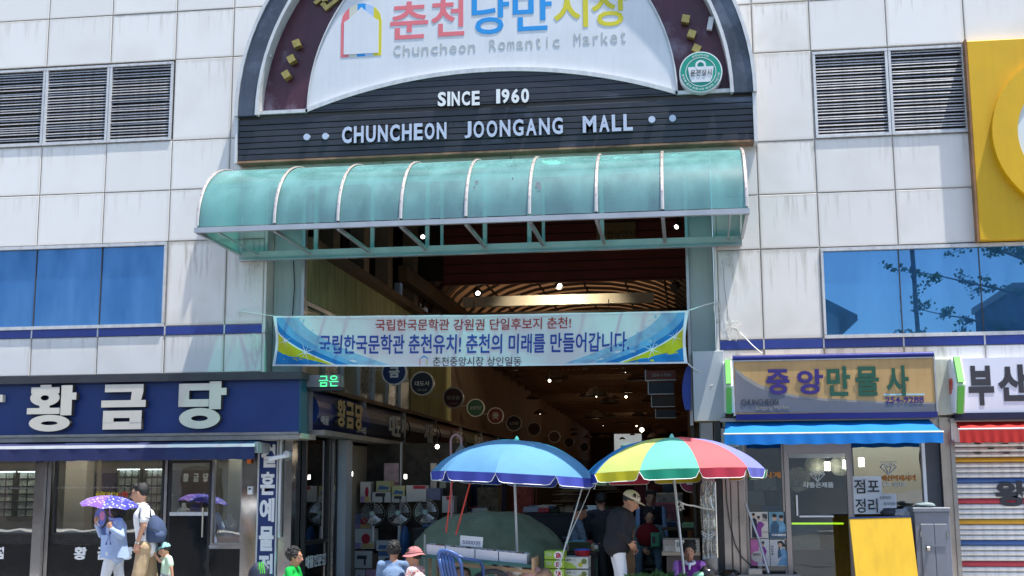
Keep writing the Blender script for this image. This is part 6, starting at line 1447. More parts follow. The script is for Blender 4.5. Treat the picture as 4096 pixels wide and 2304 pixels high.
# --- old man in dark jacket
Y = -1.2
JK = cloth('charcoal jacket', (.020,.020,.025), var=.25, rough=.75); WT = cloth('white slacks', (.66,.66,.70), var=.05); CAPB = cloth('cream cap cloth', (.60,.50,.40), bump=.2)
pv = DD(1553,1362,Y)
J = dict(head=DD(1587,1263,Y), neck=DD(1571,1284,Y), chest=DD(1562,1310,Y), pelvis=pv, sL=DD(1558,1292,Y+.17), sR=DD(1566,1294,Y-.17), eL=DD(1575,1335,Y+.2), hL=DD(1590,1370,Y+.12), eR=DD(1562,1338,Y-.24), hR=DD(1583,1363,Y-.18),
 pL=DD(1549,1370,Y+.09), pR=DD(1554,1370,Y-.09), kL=DD(1556,1432,Y+.1), kR=DD(1566,1434,Y-.09))
J['aL'] = Vector((J['kL'].x+.04, Y+.1, .09)); J['aR'] = Vector((J['kR'].x+.03, Y-.1, .09)); J['f'] = Vector((1,-.1,0)); J['nR'] = Vector((0,-1,0)); J['nL'] = Vector((0,1,0)); J['cR'] = .8
L1 = 'stooping old man in a cream cap, black jacket and white trousers between the two parasols'
m2 = person(L1, J, (.90,-.15,-.42), [SKIND,JK,WT,BLACKM], 1.66, hair='short', loose=1.48)
hp = root_hp[L1]; cap_hat(m2, hp, CAPB, r=.114)
# --- seated woman in purple vest
Y = -.7
VST = cloth('purple quilted vest', (.17,.025,.24), var=.1, rough=.6); SLV = cloth('lilac sleeve', (.42,.18,.55), var=.06); DKT = cloth('dark trousers', (.03,.03,.035))
def seated(label, hx, hy, Y, face, mt, height=1.55, arms=None, knees=(-.0,-1), hair='perm', torso=.30, skin=None, loose=1.12, sleeve=1.0, turn=0):
    H_ = D(hx, hy, Y); F = Vector(face); Fh = Vector((F.x,F.y,0)).normalized(); S_ = Vector((0,0,1)).cross(Fh); s = height/1.68
    N_ = H_-Vector((0,0,.115*s))-Fh*.03; pv = N_-Vector((0,0,.50*s))-Fh*.05; k_ = Vector((knees[0],knees[1],0)).normalized(); ks = Vector((0,0,1)).cross(k_)
    J = dict(head=H_, neck=N_, chest=N_-Vector((0,0,.20*s))-Fh*.02, pelvis=pv, sL=N_+S_*.165*s-Vector((0,0,.06*s)), sR=N_-S_*.165*s-Vector((0,0,.06*s)))
    for sd, g_ in (('L',1),('R',-1)):
        J['e'+sd] = J['s'+sd]+S_*.05*g_-Vector((0,0,.25*s))+Fh*.06; J['h'+sd] = J['e'+sd]+Fh*.18*s-S_*.07*g_-Vector((0,0,.06)); J['p'+sd] = pv+ks*.09*g_
        J['k'+sd] = pv+k_*.38*s+ks*.14*g_+Vector((0,0,.10)); J['a'+sd] = Vector((J['k'+sd].x+k_.x*.06, J['k'+sd].y+k_.y*.06, .09)); J['c'+sd] = .6
        J['n'+sd] = S_*g_
        if J['k'+sd].z < .3: J['k'+sd].z = .36
    J['f'] = k_
    return person(label, J, face, mt, height, hair=hair, loose=loose, sleeve=sleeve, voxel=.0125)
L2 = 'seated woman with permed black hair in a purple vest under the rainbow parasol'
w2 = seated(L2, 1734, 1389, Y, (.03,-1,-.30), [SKIND,VST,DKT,SHO], 1.5)
# lilac sleeves and white scarf over the vest
bodyo = [c for c in w2.children if c.name.startswith('body')][0]
# repaint the sleeves: faces further from the middle than the vest
cx_ = D(1734,1389,Y).x
bodyo.data.materials.append(SLV); ox = ORG[w2.name]
for p in bodyo.data.polygons:
    if p.material_index == 1 and abs(p.center.x+ox.x-cx_-.0) > .135: p.material_index = len(bodyo.data.materials)-1
q = D(1734,1389,Y)+Vector((0,-.05,-.125)); MB().tube([q+Vector((.062*math.cos(a),.055*math.sin(a)+.02,.015*math.sin(a))) for a in [2*math.pi*i/14 for i in range(15)]], .018, 6).tube([q+Vector((0,-.04,-.01)), q+Vector((-.005,-.07,-.08))], [.02,.012], 6).build('scarf', cloth('white scarf', (.66,.68,.74), bump=.3), w2, smooth=True)
# --- others
PLD = cloth('blue plaid', (.16,.24,.38), var=.35, vs=14); JN = cloth('dark indigo trousers', (.035,.03,.06))
L3 = 'crouching person seen from behind in a faded blue plaid shirt beside the green tarpaulin'
w3 = seated(L3, 991, 1388, -1.3, (-.15,1,-.25), [SKIND,PLD,JN,SHO], 1.5, knees=(-1,.35), hair='perm')
FLR = mat('red white floral cloth', (.66,.60,.58), .8, var=0); T = FLR.node_tree; N = T.nodes; Lk = T.links; b = N['Principled BSDF']
tc = N.new('ShaderNodeTexCoord'); n1 = N.new('ShaderNodeTexNoise'); n1.inputs['Scale'].default_value = 24; n1.inputs['Detail'].default_value = 1; n1.inputs['Distortion'].default_value = 1.5; Lk.new(tc.outputs['Object'], n1.inputs['Vector'])
cr = N.new('ShaderNodeValToRGB'); cr.color_ramp.interpolation = 'CONSTANT'; e = cr.color_ramp.elements; e[0].color = (.22,.28,.34,1); e[0].position = 0; e[1].position = .41; e[1].color = (.66,.60,.57,1); x = e.new(.5); x.color = (.42,.02,.03,1); x = e.new(.60); x.color = (.66,.60,.57,1)
Lk.new(n1.outputs['Fac'], cr.inputs[0]); Lk.new(cr.outputs[0], b.inputs['Base Color'])
L4 = 'seated person in a dusty pink sun hat and red and white patterned top'
w4 = seated(L4, 1040, 1402, -1.5, (-1,.25,-.1), [SKIND,FLR,JN,SHO], 1.5, knees=(-1,.3), hair='short'); cap_hat(w4, root_hp[L4], cloth('dusty pink hat', (.42,.17,.17), bump=.3), 'sun_hat', 0, r=.115)
L5 = 'seated person in a bright green jacket at the left corner of the alley'
w5 = seated(L5, 743, 1402, -1.3, (1,-.05,-.1), [SKIND,cloth('bright green jacket', (.01,.38,.06), var=.08),DKT,SHO], 1.5, knees=(1,.2), hair='perm')
# deeper people
def standing(label, hx, hy, Y, face, mt, height=1.62, hair='short', sleeve=1.0, loose=1.1, bend=0, arms=((.06,-.03,-.27),(.10,.0,-.25)), glasses=False):
    H_ = D(hx, hy, Y); F = Vector(face); Fh = Vector((F.x,F.y,0)).normalized(); S_ = Vector((0,0,1)).cross(Fh); s = height/1.68; Zv = Vector((0,0,1))
    N_ = H_-Zv*.115*s-Fh*(.03+bend*.04); pv = N_-Zv*.52*s-Fh*bend*.25
    J = dict(head=H_, neck=N_, chest=N_-Zv*.21*s-Fh*bend*.08, pelvis=pv, sL=N_+S_*.175*s-Zv*.06*s, sR=N_-S_*.175*s-Zv*.06*s)
    for sd, g_ in (('L',1),('R',-1)):
        J['e'+sd] = J['s'+sd]+S_*arms[0][1]*-g_+Fh*arms[0][0]+Zv*arms[0][2]*s; J['h'+sd] = J['e'+sd]+Fh*arms[1][0]+S_*arms[1][1]*g_+Zv*arms[1][2]*s; J['p'+sd] = pv+S_*.09*g_*s; J['n'+sd] = S_*g_
        J['k'+sd] = Vector((J['p'+sd].x+Fh.x*.03*g_, J['p'+sd].y+Fh.y*.03*g_, pv.z*.53+.03)); J['a'+sd] = Vector((J['p'+sd].x-Fh.x*.04*g_, J['p'+sd].y-Fh.y*.04*g_, .09))
    return person(label, J, face, mt, height, hair=hair, loose=loose, sleeve=sleeve, voxel=.014, glasses=glasses)
DKS = cloth('dark grey checked shirt', (.035,.037,.045), var=.3, vs=12); DKP = cloth('black trousers', (.012,.012,.014))
standing('dim figure in a dark checked shirt and black trousers walking into the arcade', 1512, 1262, 1.6, (-.2,1,0), [SKIND,DKS,DKP,BLACKM], 1.62)
w8 = standing('vendor in a black vest over a pale blue shirt standing behind the wheelchair', 1637, 1254, 2.2, (.15,-1,-.1), [SKIND,cloth('pale blue office shirt', (.24,.32,.48)),DKP,BLACKM], 1.62)
bodyo = [c for c in w8.children if c.name.startswith('body')][0]; vb = cloth('black vest', (.010,.012,.02)); bodyo.data.materials.append(vb); px_ = D(1637,1254,2.2).x
for p in bodyo.data.polygons:
    g = p.center.x+ORG[w8.name].x-px_
    if p.material_index == 1 and .045 < abs(g) < .165 and p.center.z < 1.36: p.material_index = len(bodyo.data.materials)-1
    if p.material_index == 1 and abs(g) <= .045 and p.center.z < 1.22: p.material_index = len(bodyo.data.materials)-1
GRS = cloth('grey green print blouse', (.13,.19,.20), var=.4, vs=20); BRD = cloth('wine apron', (.14,.01,.015)); BLJ = cloth('faded denim', (.09,.14,.19), var=.25)
L6 = 'person in a grey blouse, wine apron and jeans sitting in the wheelchair'
w6 = seated(L6, 1634, 1301, 1.6, (.2,-1,-.3), [SKIND,GRS,BLJ,WHITEP], 1.55, knees=(0,-1))
q = D(1630,1345,1.35); MB().ell(q, (.17,.10,.16), nu=16, nv=10).build('apron', BRD, w6, smooth=True)
L7 = 'crouching customer in a blue grey plaid shirt beside the stacked goods inside the arcade'
seated(L7, 1459, 1288, 1.2, (1,.2,-.4), [SKIND,cloth('blue grey plaid', (.13,.17,.24), var=.4, vs=16),DKT,SHO], 1.6, knees=(1,.1), hair='short')
# ================================================================ STREET THINGS
# --- parasols
TEE = mat('parasol blue', (.11,.31,.54), .75, var=.16, vs=1.6, trans=.25, bump=.35, bs=5); VALB = mat('parasol valance indigo', (.055,.075,.42), .65, var=.05, trans=.2)
PIPE = mat('parasol piping', (.75,.75,.72), .6, var=0); POLEM = mat('galvanised pole', (.50,.50,.50), .35, .6, var=.15)
def parasol(label, ap, R, drop, tilt, cols, vals, ph, pole_base, nr=8, vdrop=.115):
    t = thing('parasol', label, 'parasol', (pole_base[0], pole_base[1], 0)); ax = Vector((tilt[0],tilt[1],1)).normalized(); e1 = Vector((1,0,-tilt[0])).normalized(); e2 = ax.cross(e1).normalized()
    mx = 1.12
    def rp(i, s): a = 2*math.pi*i/nr+ph; rr = R*math.sin(s*mx)/math.sin(mx); z = -drop*(1-math.cos(s*mx))/(1-math.cos(mx)); return ap+e1*rr*math.cos(a)+e2*rr*math.sin(a)+ax*z
    rs = random.Random(int(R*1000)+len(label))
    for i in range(nr):
        bl_ = rs.uniform(.6,1.3)
        def fn(u, v):
            p = rp(i, v).lerp(rp(i+1, v), u); return p+ax*(.018*math.sin(math.pi*u)*math.sin(math.pi*v))*bl_-ax*.006*math.sin(9*v+i)*math.sin(math.pi*u)
        MB().grid(fn, 10, 12).build('canopy_panel', cols[i % len(cols)], t, smooth=True)
        n = 14
        def fv(u, v):
            p = rp(i, 1).lerp(rp(i+1, 1), u); out = (p-ap); out = (out-ax*out.dot(ax)).normalized()
            sc_ = 1-max(0, (abs(u-.5)-.40)/.10)**1.6*.85 if abs(u-.5) > .40 else 1
            return p-ax*vdrop*v*sc_+out*(.012*math.sin(u*13+i)*v+.02*v*(math.sin(i*1.9)))
        vp = MB().grid(fv, n, 3).build('valance', vals[i % len(vals)], t, smooth=True)
        MB().tube([fv(k/n, 1) for k in range(n+1)], .0045, 4).build('piping', PIPE, vp)
        MB().tube([rp(i, k/8)-ax*.012 for k in range(1, 9)], .006, 4).build('rib', POLEM, t)
        a = rp(i, .55)-ax*.015; MB().tube([a, ap-ax*.42], .004, 4).build('stretcher', POLEM, t)
    MB().lathe(tuple(ap), [(.03,-.02),(.03,.015),(.018,.04),(.006,.055)], 10).build('finial', mat('mint finial', (.25,.6,.5), .4), t)
    MB().tube([ap, ap-ax*.5, Vector(pole_base)], .017, 10).build('pole', POLEM, t)
    return t, rp
Y = -.8
ap = D(1300,1108,Y); rl, rr_ = D(1086,1188,Y), D(1493,1212,Y)
PW = D(1302,1449,Y-.02)
t1, rpb = parasol('faded blue parasol with indigo valance over the produce cart', ap, 1.06, .44, (.055,.02), [TEE], [VALB], R_(25), (PW.x+.02, PW.y, 0), 9)
# white wedge patch on front skirt
Y2 = -.8; ap2 = D(1690,1102,Y2)
def pc(name, c): return mat(name, c, .75, var=.12, vs=2, trans=.25, bump=.35, bs=5)
RC_ = [pc('parasol pink red', (.62,.12,.13)), pc('parasol lavender', (.22,.24,.58)), pc('parasol far green', (.03,.35,.14)), pc('parasol orange', (.7,.3,.02)), pc('parasol far yellow', (.6,.55,.08)), pc('parasol azure', (.03,.22,.55)), pc('parasol lime', (.50,.58,.16)), pc('parasol aqua green', (.13,.48,.38))]
VC_ = [mat('valance red', (.52,.03,.07), .65, var=.05, trans=.2), mat('valance periwinkle', (.12,.13,.48), .65, var=.05, trans=.2), pc('parasol far green',(0,0,0)), RC_[3], mat('valance gold', (.6,.5,.02), .65, trans=.2), mat('valance royal', (.025,.05,.36), .65, var=.05, trans=.2), mat('valance yellow', (.62,.55,.01), .65, var=.05, trans=.2), mat('valance green', (.0,.25,.15), .65, var=.05, trans=.2)]
# panels counter-clockwise from +x; front (towards the camera) is -y = 270 degrees
PB2 = D(1724,1449,-.9)
ordc = [0]*8
# i-th panel spans ph+45i .. ph+45(i+1); choose ph so that one panel faces the street
ph2 = R_(-38)
# ten panels: index 7 lies at 234, 8 at 270, 9 at 306 degrees
seqc = {9: 0, 0: 1, 1: 2, 2: 3, 3: 4, 4: 0, 5: 2, 6: 5, 7: 6, 8: 7}      # panel index -> colour index (7 = right front red, 6 = front green, 5 = left front yellow)
cols2 = [RC_[seqc[i]] for i in range(10)]; vals2 = [VC_[seqc[i]] for i in range(10)]
t2, rpr = parasol('rainbow parasol with red, green, lime, blue and lavender panels over the seated woman', ap2, 1.11, .42, (-.03,.02), cols2, vals2, ph2, (PB2.x+.03, PB2.y, 0), 10)
MB().obox(ap2+Vector((.03,-.28,-.03)), (.04,0,0), (0,.14,-.03), (0,.001,.003)) if False else None
# guy cords
def straight(a, b, r, label, m=CORD, cat='cord', name='cord', sag=0): return cord([a, b], r, label, m, sag, cat, name)
straight(D(1468,1215,-.7), D(1400,1449,-1.1), .009, 'white twine stay running down from the blue parasol rim to the ground')
straight(D(1490,1217,-.7), D(1440,1330,-.9), .005, 'thin twine stay from the right tip of the blue parasol', sag=.01)
straight(D(1440,1330,-.9), D(1402,1425,-1.05), .005, 'lower part of the thin twine stay beside the green fruit boxes')
REDC = mat('red plastic tape', (.55,.05,.03), .5)
straight(D(1138,1205,-1.2), D(1122,1340,-1.2), .010, 'red plastic tape tied down from the blue parasol to the cart, left one', REDC, 'tape', 'tape')
straight(D(1182,1216,-1.3), D(1147,1345,-1.2), .010, 'red plastic tape crossing in front of the green tarpaulin, right one', REDC, 'tape', 'tape')
cord([D(1712,1264,-.86), D(1745,1272,-.6), D(1797,1281,-.1)], .010, 'white rope from the rainbow parasol pole to the steel jamb', sag=.01)
tangle(1712,1266,.03,'white rope knot on the rainbow parasol pole',9,11,.1)
bpy.data.objects[ [o.name for o in bpy.data.objects if o.get('label') == 'white rope knot on the rainbow parasol pole'][0] ].location.y -= .85
# pink lamp post standing behind the blue parasol
PKP = mat('dusty pink paint', (.40,.22,.22), .5); Yq = .8
t = thing('curved_lamp_post', 'slim pink lamp post with a hooked top and small shade behind the blue parasol', 'lamp post', (D(1136,1300,Yq).x, Yq, 0))
b0_ = D(1136,1300,Yq); tp_ = D(1134,1110,Yq); MB().tube([(b0_.x,Yq,0),(b0_.x,Yq,b0_.z),(tp_.x,Yq,tp_.z)]+[tuple(tp_+Vector((.075-.075*math.cos(a),0,.09*math.sin(a)))) for a in [math.pi*i/10 for i in range(1,11)]]+[tuple(tp_+Vector((.15,0,-.06)))], .017, 8).build('post', PKP, t)
MB().lathe(tuple(tp_+Vector((.15,0,-.16))), [(.085,0),(.08,.03),(.04,.08),(.02,.11)], 14).build('shade', mat('grey shade', (.20,.19,.19), .5), t)
# --- green tarpaulin heap
TARP = mat('green tarpaulin', (.17,.20,.14), .8, var=.35, vs=3, bump=.5, bs=25)
Yt = .55; c = D(1215,1449,Yt); hx = (D(1425,1400,Yt).x-D(1018,1400,Yt).x)/2*1.10; cxm = (D(1425,1400,Yt).x+D(1018,1400,Yt).x)/2; ht = D(1215,1286,Yt).z
def tp(u, v):
    a = 2*math.pi*u; th = math.pi/2*v; se = .62
    cx_ = math.copysign(abs(math.cos(a))**.8, math.cos(a)); sy_ = math.copysign(abs(math.sin(a))**.8, math.sin(a)); r = math.cos(th)**se
    x = cxm+hx*cx_*r; y = Yt+.55+.75*sy_*r; z = ht*math.sin(th)**.9*(1-.18*max(0,cx_*r)**2-.05*max(0,-cx_*r))
    q = Vector((x,y,z)); f = .05*noise.noise(q*2.2)+.025*noise.noise(q*5.5+Vector((3,1,0)))+.035*(1-abs(noise.noise(Vector((x*3.1+z*2,y*2,z*1.5)))))**6*(1-v)
    return (x+f*cx_, y+f*sy_, max(z+f*.7, 0))
tag(MB().grid(tp, 90, 40).build('tarpaulin_heap', TARP, smooth=True), 'large heap of goods under a dark green tarpaulin in the arcade mouth', 'tarpaulin')
# --- cart of produce with white foam boxes
Yc = -1.25; CT = thing('handcart', 'long wooden handcart loaded with bags behind the blue chair', 'cart', (D(1200,1449,Yc).x, Yc, 0))
WOODC = mat('raw timber', (.34,.22,.13), .8, var=.3, vs=8); a, b = D(1071,1386,Yc), D(1335,1412,Yc)
dirx = (b-a).normalized(); zv = Vector((0,0,1))
MB().obox((a+b)/2+Vector((0,.25,-.055)), dirx*((b-a).length/2+.02), (0,.33,0), (0,0,.018)).build('deck', mat('green painted deck', (.02,.10,.09), .6), CT)
MB().obox(a.lerp(b,.62)+Vector((0,-.02,-.12)), dirx*.55, (0,.02,0), (0,0,.022)).build('rail', WOODC, CT); MB().obox(b+Vector((.05,.1,-.02)), (.015,0,0), (0,.3,0), (0,0,.07)).build('end_board', WOODC, CT)
for x in (a.x+.05, b.x-.1): 
    for yy in (Yc+.02, Yc+.5): MB().tube([(x,yy,0),(x,yy,a.z-.06)], .018, 6).build('leg', WOODC, CT)
MB().tube([(a.x-.02,Yc-.01,.0),(a.x-.01,Yc-.01,a.z+.2)], .014, 6).build('upright', mat('grey green pipe', (.20,.25,.23), .5), CT)
wc = D(1237,1452,Yc-.08); wr = .30; wh = MB().tube([(wc.x+wr*math.cos(2*math.pi*i/32), Yc-.08, wr+.0+wr*math.sin(2*math.pi*i/32)) for i in range(33)], .028, 8).build('wheel', BLACKM, CT)
sp_ = MB()
for i in range(14): q = 2*math.pi*i/14; sp_.tube([(wc.x,Yc-.08,wr),(wc.x+wr*math.cos(q),Yc-.08,wr+wr*math.sin(q))], .0035, 4)
stuff(sp_.build('spokes', STEELD, wh))
FOAM = mat('white foam box', (.62,.60,.62), .75, var=.06)
edges = [(1072,1120),(1121,1195),(1196,1254),(1255,1326)]
for i, (pa, pb) in enumerate(edges):
    u0, u1 = (pa-1071)/264, (pb-1071)/264; p, q = a.lerp(b,u0), a.lerp(b,u1); m_ = (p+q)/2; L_ = (q-p).length/2-.004
    mb = MB(); H_ = .058; cc = m_+Vector((0,.15,.022))
    for (o, ax_, ay, az) in ((Vector((0,-.14,0)),dirx*L_,Vector((0,.012,0)),zv*H_),(Vector((0,.14,0)),dirx*L_,Vector((0,.012,0)),zv*H_),(-dirx*(L_-.012),dirx*.012,Vector((0,.128,0)),zv*H_),(dirx*(L_-.012),dirx*.012,Vector((0,.128,0)),zv*H_),(Vector((0,0,-H_+.01)),dirx*(L_-.02),Vector((0,.126,0)),zv*.01)): mb.obox(cc+o, ax_, ay, az)
    o = mb.build('foam_box', FOAM); o['kind_'] = 1; del o['kind_']
    tag(o, ['short white foam box at the left end of the cart','long white foam box second from the left on the cart','white foam box third from the left on the cart','white foam box at the right end of the cart'][i], 'box', 'white foam boxes on the cart')
    gq = MB(); r = random.Random(i)
    for k in range(26): gq.ell(cc+dirx*r.uniform(-L_+.05,L_-.05)+Vector((0,r.uniform(-.1,.1),r.uniform(.0,.04))), (r.uniform(.02,.035),)*3, nu=6, nv=4)
    tag(stuff(gq.build('produce', mat('brown produce', (.20,.10,.06), .7, var=.4, vs=20))), ['small brown produce','brown roots','brown chestnuts','reddish produce'][i]+' filling '+['the short left foam box','the second foam box','the third foam box','the right end foam box'][i], 'produce')
q0 = D(1186,1362,Yc+.1); t = thing('price_card', 'white card with a handwritten 5000 won price on the foam boxes', 'price card', tuple(q0))
MB().obox(q0, (.142,0,-.012), (0,.003,0), (.004,0,.062)).build('card', PAPER, t); letter('5000원', lambda u, v, h: (q0.x-.11+.22*u, q0.y-.005-h, q0.z-.03+.055*v-.02*u), mat('blue marker ink', (.02,.03,.2), .5), t, 'lettering', .0, .001)
# bags under and on the cart
BAGM = [mat('translucent bag', (.55,.53,.52), .35, var=.3, vs=9, trans=.3), mat('brown bag', (.28,.17,.11), .6, var=.3), mat('dusky pink cloth', (.35,.20,.20), .8, var=.3)]
def blob(c, r3, m, label, cat, name, seed=0, amp=.25, group=None):
    mb = MB().ell((0,0,0), (1,1,1), nu=18, nv=12); vs = []
    for v in mb.v:
        q = Vector(v); f = 1+amp*noise.noise(q*1.8+Vector((seed*3.3,0,0)))+amp*.5*noise.noise(q*4.5+Vector((0,seed,0))); vs.append((c[0]+q.x*f*r3[0], c[1]+q.y*f*r3[1], max(c[2]+q.z*f*r3[2], .003)))
    mb.v = vs; return tag(mb.build(name, m, smooth=True), label, cat, group)
for i, (px, py, rx, rz, mi, lb) in enumerate(((1262,1432,.12,.10,0,'clear bag of produce below the middle of the cart'),(1300,1430,.13,.11,0,'clear crumpled bag below the right foam box'),(1336,1440,.14,.09,2,'dusky pink cloth bundle at the right end of the cart'),(1160,1446,.12,.10,1,'brown paper bag under the blue chair arm'),(1365,1446,.12,.08,1,'brown bundle left of the green fruit boxes'),(1270,1449,.10,.08,2,'pinkish bundle beside the cart wheel'))):
    p = D(px,py,Yc+.1); blob(p, (rx,.14,rz), BAGM[mi], lb, 'bag', 'bag', i+2)
# --- blue plastic chair (back towards the camera-left, arm to the right)
CHM = mat('blue moulded plastic', (.035,.085,.25), .38, var=.2, vs=4); Yh = -1.75
q = D(1140,1400,Yh); CHR = thing('plastic_chair', 'blue moulded plastic armchair in front of the handcart', 'chair', (q.x,Yh,0))
def cp(x, y, d=0): return D(x, y, Yh+d)
outl = [(1104,1392),(1108,1386),(1118,1384),(1132,1387),(1148,1394),(1160,1400)]
mb = MB()
slats = [((1112,1392),(1122,1449)),((1120,1392),(1131,1449)),((1129,1394),(1139,1449)),((1137,1397),(1147,1449))]
for (s0, s1) in slats: mb.tube([cp(*s0), cp((s0[0]+s1[0])/2-1,(s0[1]+s1[1])/2), cp(*s1,.04), Vector((cp(*s1,.04).x+.03,Yh+.08,.42))], .019, 6, flat=.45)
mb.tube([cp(1104,1404), cp(1104,1394), cp(1108,1387), cp(1120,1385), cp(1134,1389), cp(1150,1397), cp(1153,1404)], .026, 8, flat=.7).build('backrest', CHM, CHR, smooth=True)
MB().tube([cp(1104,1402), cp(1108,1425), cp(1114,1449,.02), Vector((cp(1118,1449).x,Yh+.05,.42))], .024, 8, flat=.6).build('back_frame', CHM, CHR, smooth=True)
MB().tube([cp(1150,1397), cp(1172,1406,.1), cp(1196,1409,.22), cp(1210,1414,.30), cp(1215,1428,.34), Vector((cp(1218,1449,.36).x,Yh+.36,.42))], .024, 8, flat=.7).build('armrest', CHM, CHR, smooth=True)
MB().tube([cp(1152,1402), cp(1160,1420,.05), cp(1163,1449,.08), Vector((cp(1163,1449).x,Yh+.1,.40))], .022, 8).build('arm_support', CHM, CHR, smooth=True)
sx0_, sx1_ = cp(1112,1449).x, cp(1216,1449,.3).x
MB().box(sx0_,sx1_,Yh+.02,Yh+.48,.39,.42).build('seat', CHM, CHR)
for lx in (sx0_+.03,sx1_-.03):
    for ly in (Yh+.05,Yh+.45): MB().tube([(lx,ly,.39),(lx+(.03 if lx > q.x else -.03),ly,0)], .022, 8).build('leg', CHM, CHR)
# --- fruit boxes
LIME = mat('lime fruit carton', (.33,.50,.05), .55, var=.08); REDL = mat('red emblem', (.42,.015,.04), .5)
def carton(pxb, Y, dep, m, label, grp=None, name='fruit_box', dec=None):
    x0,x1,z0,z1 = pxbox(*pxb, Y); z0 = max(z0, .0); t = thing(name, label, 'box', ((x0+x1)/2,Y,z0), grp); MB().cbox(x0,x1,Y,Y+dep,z0+.002,z1-.002,.006).build('carton', m, t)
    if dec: dec(t, x0, x1, z0, z1, Y)
    return t
def declime(t, x0, x1, z0, z1, Y):
    cx_, cz_ = x0+(x1-x0)*.70, (z0+z1)/2; h = (z1-z0)*.46
    MB().disc(cx_,cz_,h*1.05,Y-.002,Y,n=20,rz=h).build('disc', WHITEP, t); r = random.Random(2)
    for k, (dx_, dz_) in enumerate(((-.4,.35),(.05,.45),(.45,.2),(-.3,-.1),(.15,0),(.5,-.3),(-.4,-.5),(.05,-.5))): MB().disc(cx_+dx_*h,cz_+dz_*h,h*.24,Y-.004-.0003*k,Y,n=8).build('plum', REDL, t)
    letter('자두', on_plane(x0+.02,x0+(x1-x0)*.38,cz_-.02,cz_+.035,Y-.001), mat('pale print', (.55,.62,.45), .6), t, 'lettering', .02, .001)
for i, (ya, yb) in enumerate(((1386,1408),(1409,1430),(1431,1453))): carton((1369,ya,1419,yb), -1.0, .35, LIME, ['top','middle','bottom'][i]+' lime green fruit box with a red emblem, in the stack of three', 'lime fruit boxes', dec=declime)
carton((1369,1454,1419,1474), -1.0, .35, LIME, 'lowest lime green fruit box at the bottom edge of the picture', 'lime fruit boxes', dec=declime)
WHC = mat('white melon carton', (.56,.58,.56), .6, var=.08); MEL = mat('melon print', (.16,.20,.04), .6, var=.3, vs=20)
def decmel(t, x0, x1, z0, z1, Y):
    w_, h = x1-x0, z1-z0; MB().prism([(x0+w_*.0,z0+.004),(x0+w_*.55,z0+.004),(x0+w_*.3,z0+h*.45),(x0,z0+h*.6)], Y-.001, Y).build('print', LIME, t)
    MB().disc(x0+w_*.82,z0+h*.62,h*.24,Y-.002,Y,n=14).build('melon', MEL, t); MB().disc(x0+w_*.66,z0+h*.36,h*.2,Y-.003,Y,n=14).build('melon', mat('yellow melon print', (.45,.42,.04), .6), t)
    letter('멜론 1.5', on_plane(x0+w_*.06,x0+w_*.45,z0+h*.66,z0+h*.82,Y-.001), BLK, t, bold=0, depth=.001)
carton((1421,1401,1480,1431), -.8, .4, WHC, 'white carton printed with melons beside the lime boxes, upper one', dec=decmel)
carton((1421,1433,1480,1462), -.8, .4, WHC, 'white carton printed with melons beside the lime boxes, lower one', dec=decmel)
x0,x1,z0,z1 = pxbox(1440,1384,1483,1401,-.8); t = thing('basin', 'red plastic basin with a blue one nested inside on the white cartons', 'basin', ((x0+x1)/2,-.6,z0))
r = (x1-x0)/2; MB().lathe(((x0+x1)/2,-.6,z0), [(r*.8,0),(r*.88,.04),(r,z1-z0-.012),(r*.94,z1-z0-.014),(r*.8,.05)], 24, caps=False).build('basin_body', mat('red plastic', (.38,.012,.02), .35), t)
MB().lathe(((x0+x1)/2,-.6,z0), [(r*.92,z1-z0-.02),(r*1.02,z1-z0+.004),(r*.96,z1-z0+.006),(r*.85,z1-z0-.03),(.01,z1-z0-.05)], 24, caps=False).build('blue_basin', mat('blue plastic', (.02,.08,.42), .35), t)
# --- display counter with foam tray, baskets
Yd = .1; t = thing('stall_counter', 'low stall counter with a glass case and pale ledge behind the seated woman', 'counter', (D(1700,1400,Yd).x,Yd,0))
x0,x1,z0,z1 = pxbox(1665,1388,1762,1398,Yd); MB().cbox(x0,x1,Yd-.05,Yd+.5,z0,z1,.01).build('ledge', mat('pale wood ledge', (.50,.42,.33), .6), t)
MB().box(x0+.06,x1,Yd,Yd+.45,0,z0-.002).build('base', mat('taupe base', (.15,.12,.11), .7), t)
q0,q1,w0,w1_ = pxbox(1668,1356,1760,1388,Yd); MB().box(q0,q1,Yd,Yd+.006,w0,w1_).build('front_glass', GLASS, t); MB().box(q0,q1,Yd,Yd+.4,w1_-.008,w1_+.004).build('top', ALU, t); MB().box(q0+.02,q1-.02,Yd+.1,Yd+.35,w0,w0+.06).build('tray', WHC, t)
notice(1699,1358,1722,1391,Yd-.01,(('점포',(1702,1364,1720,1375),0),),'small paper notice taped to the stall glass case')
x0,x1,z0,z1 = pxbox(1716,1315,1764,1328,.6); t = thing('plastic_basket', 'pale green slotted plastic basket on the shelf behind the seated woman', 'basket', ((x0+x1)/2,.6,z0))
MB().box(x0,x1,.6,.62,z0,z0+.015).box(x0,x1,.6,.62,z1-.02,z1).box(x0,x0+.01,.6,.9,z0,z1).box(x1-.01,x1,.6,.9,z0,z1).box(x0,x1,.88,.9,z0,z1).box(x0,x1,.6,.9,z0,z0+.005).build('body', mat('mint plastic', (.22,.45,.30), .5), t)
sb = MB(); n = 16
for i in range(n): xx_ = x0+(x1-x0)*(i+.5)/n; sb.box(xx_-.004,xx_+.004,.602,.612,z0+.015,z1-.02)
stuff(sb.build('bars', mat('mint plastic', (0,0,0)), t))
MB().box(.75,1.18,.55,1.1,z0-.03,z0-.002).build('shelf', DKB, AC)
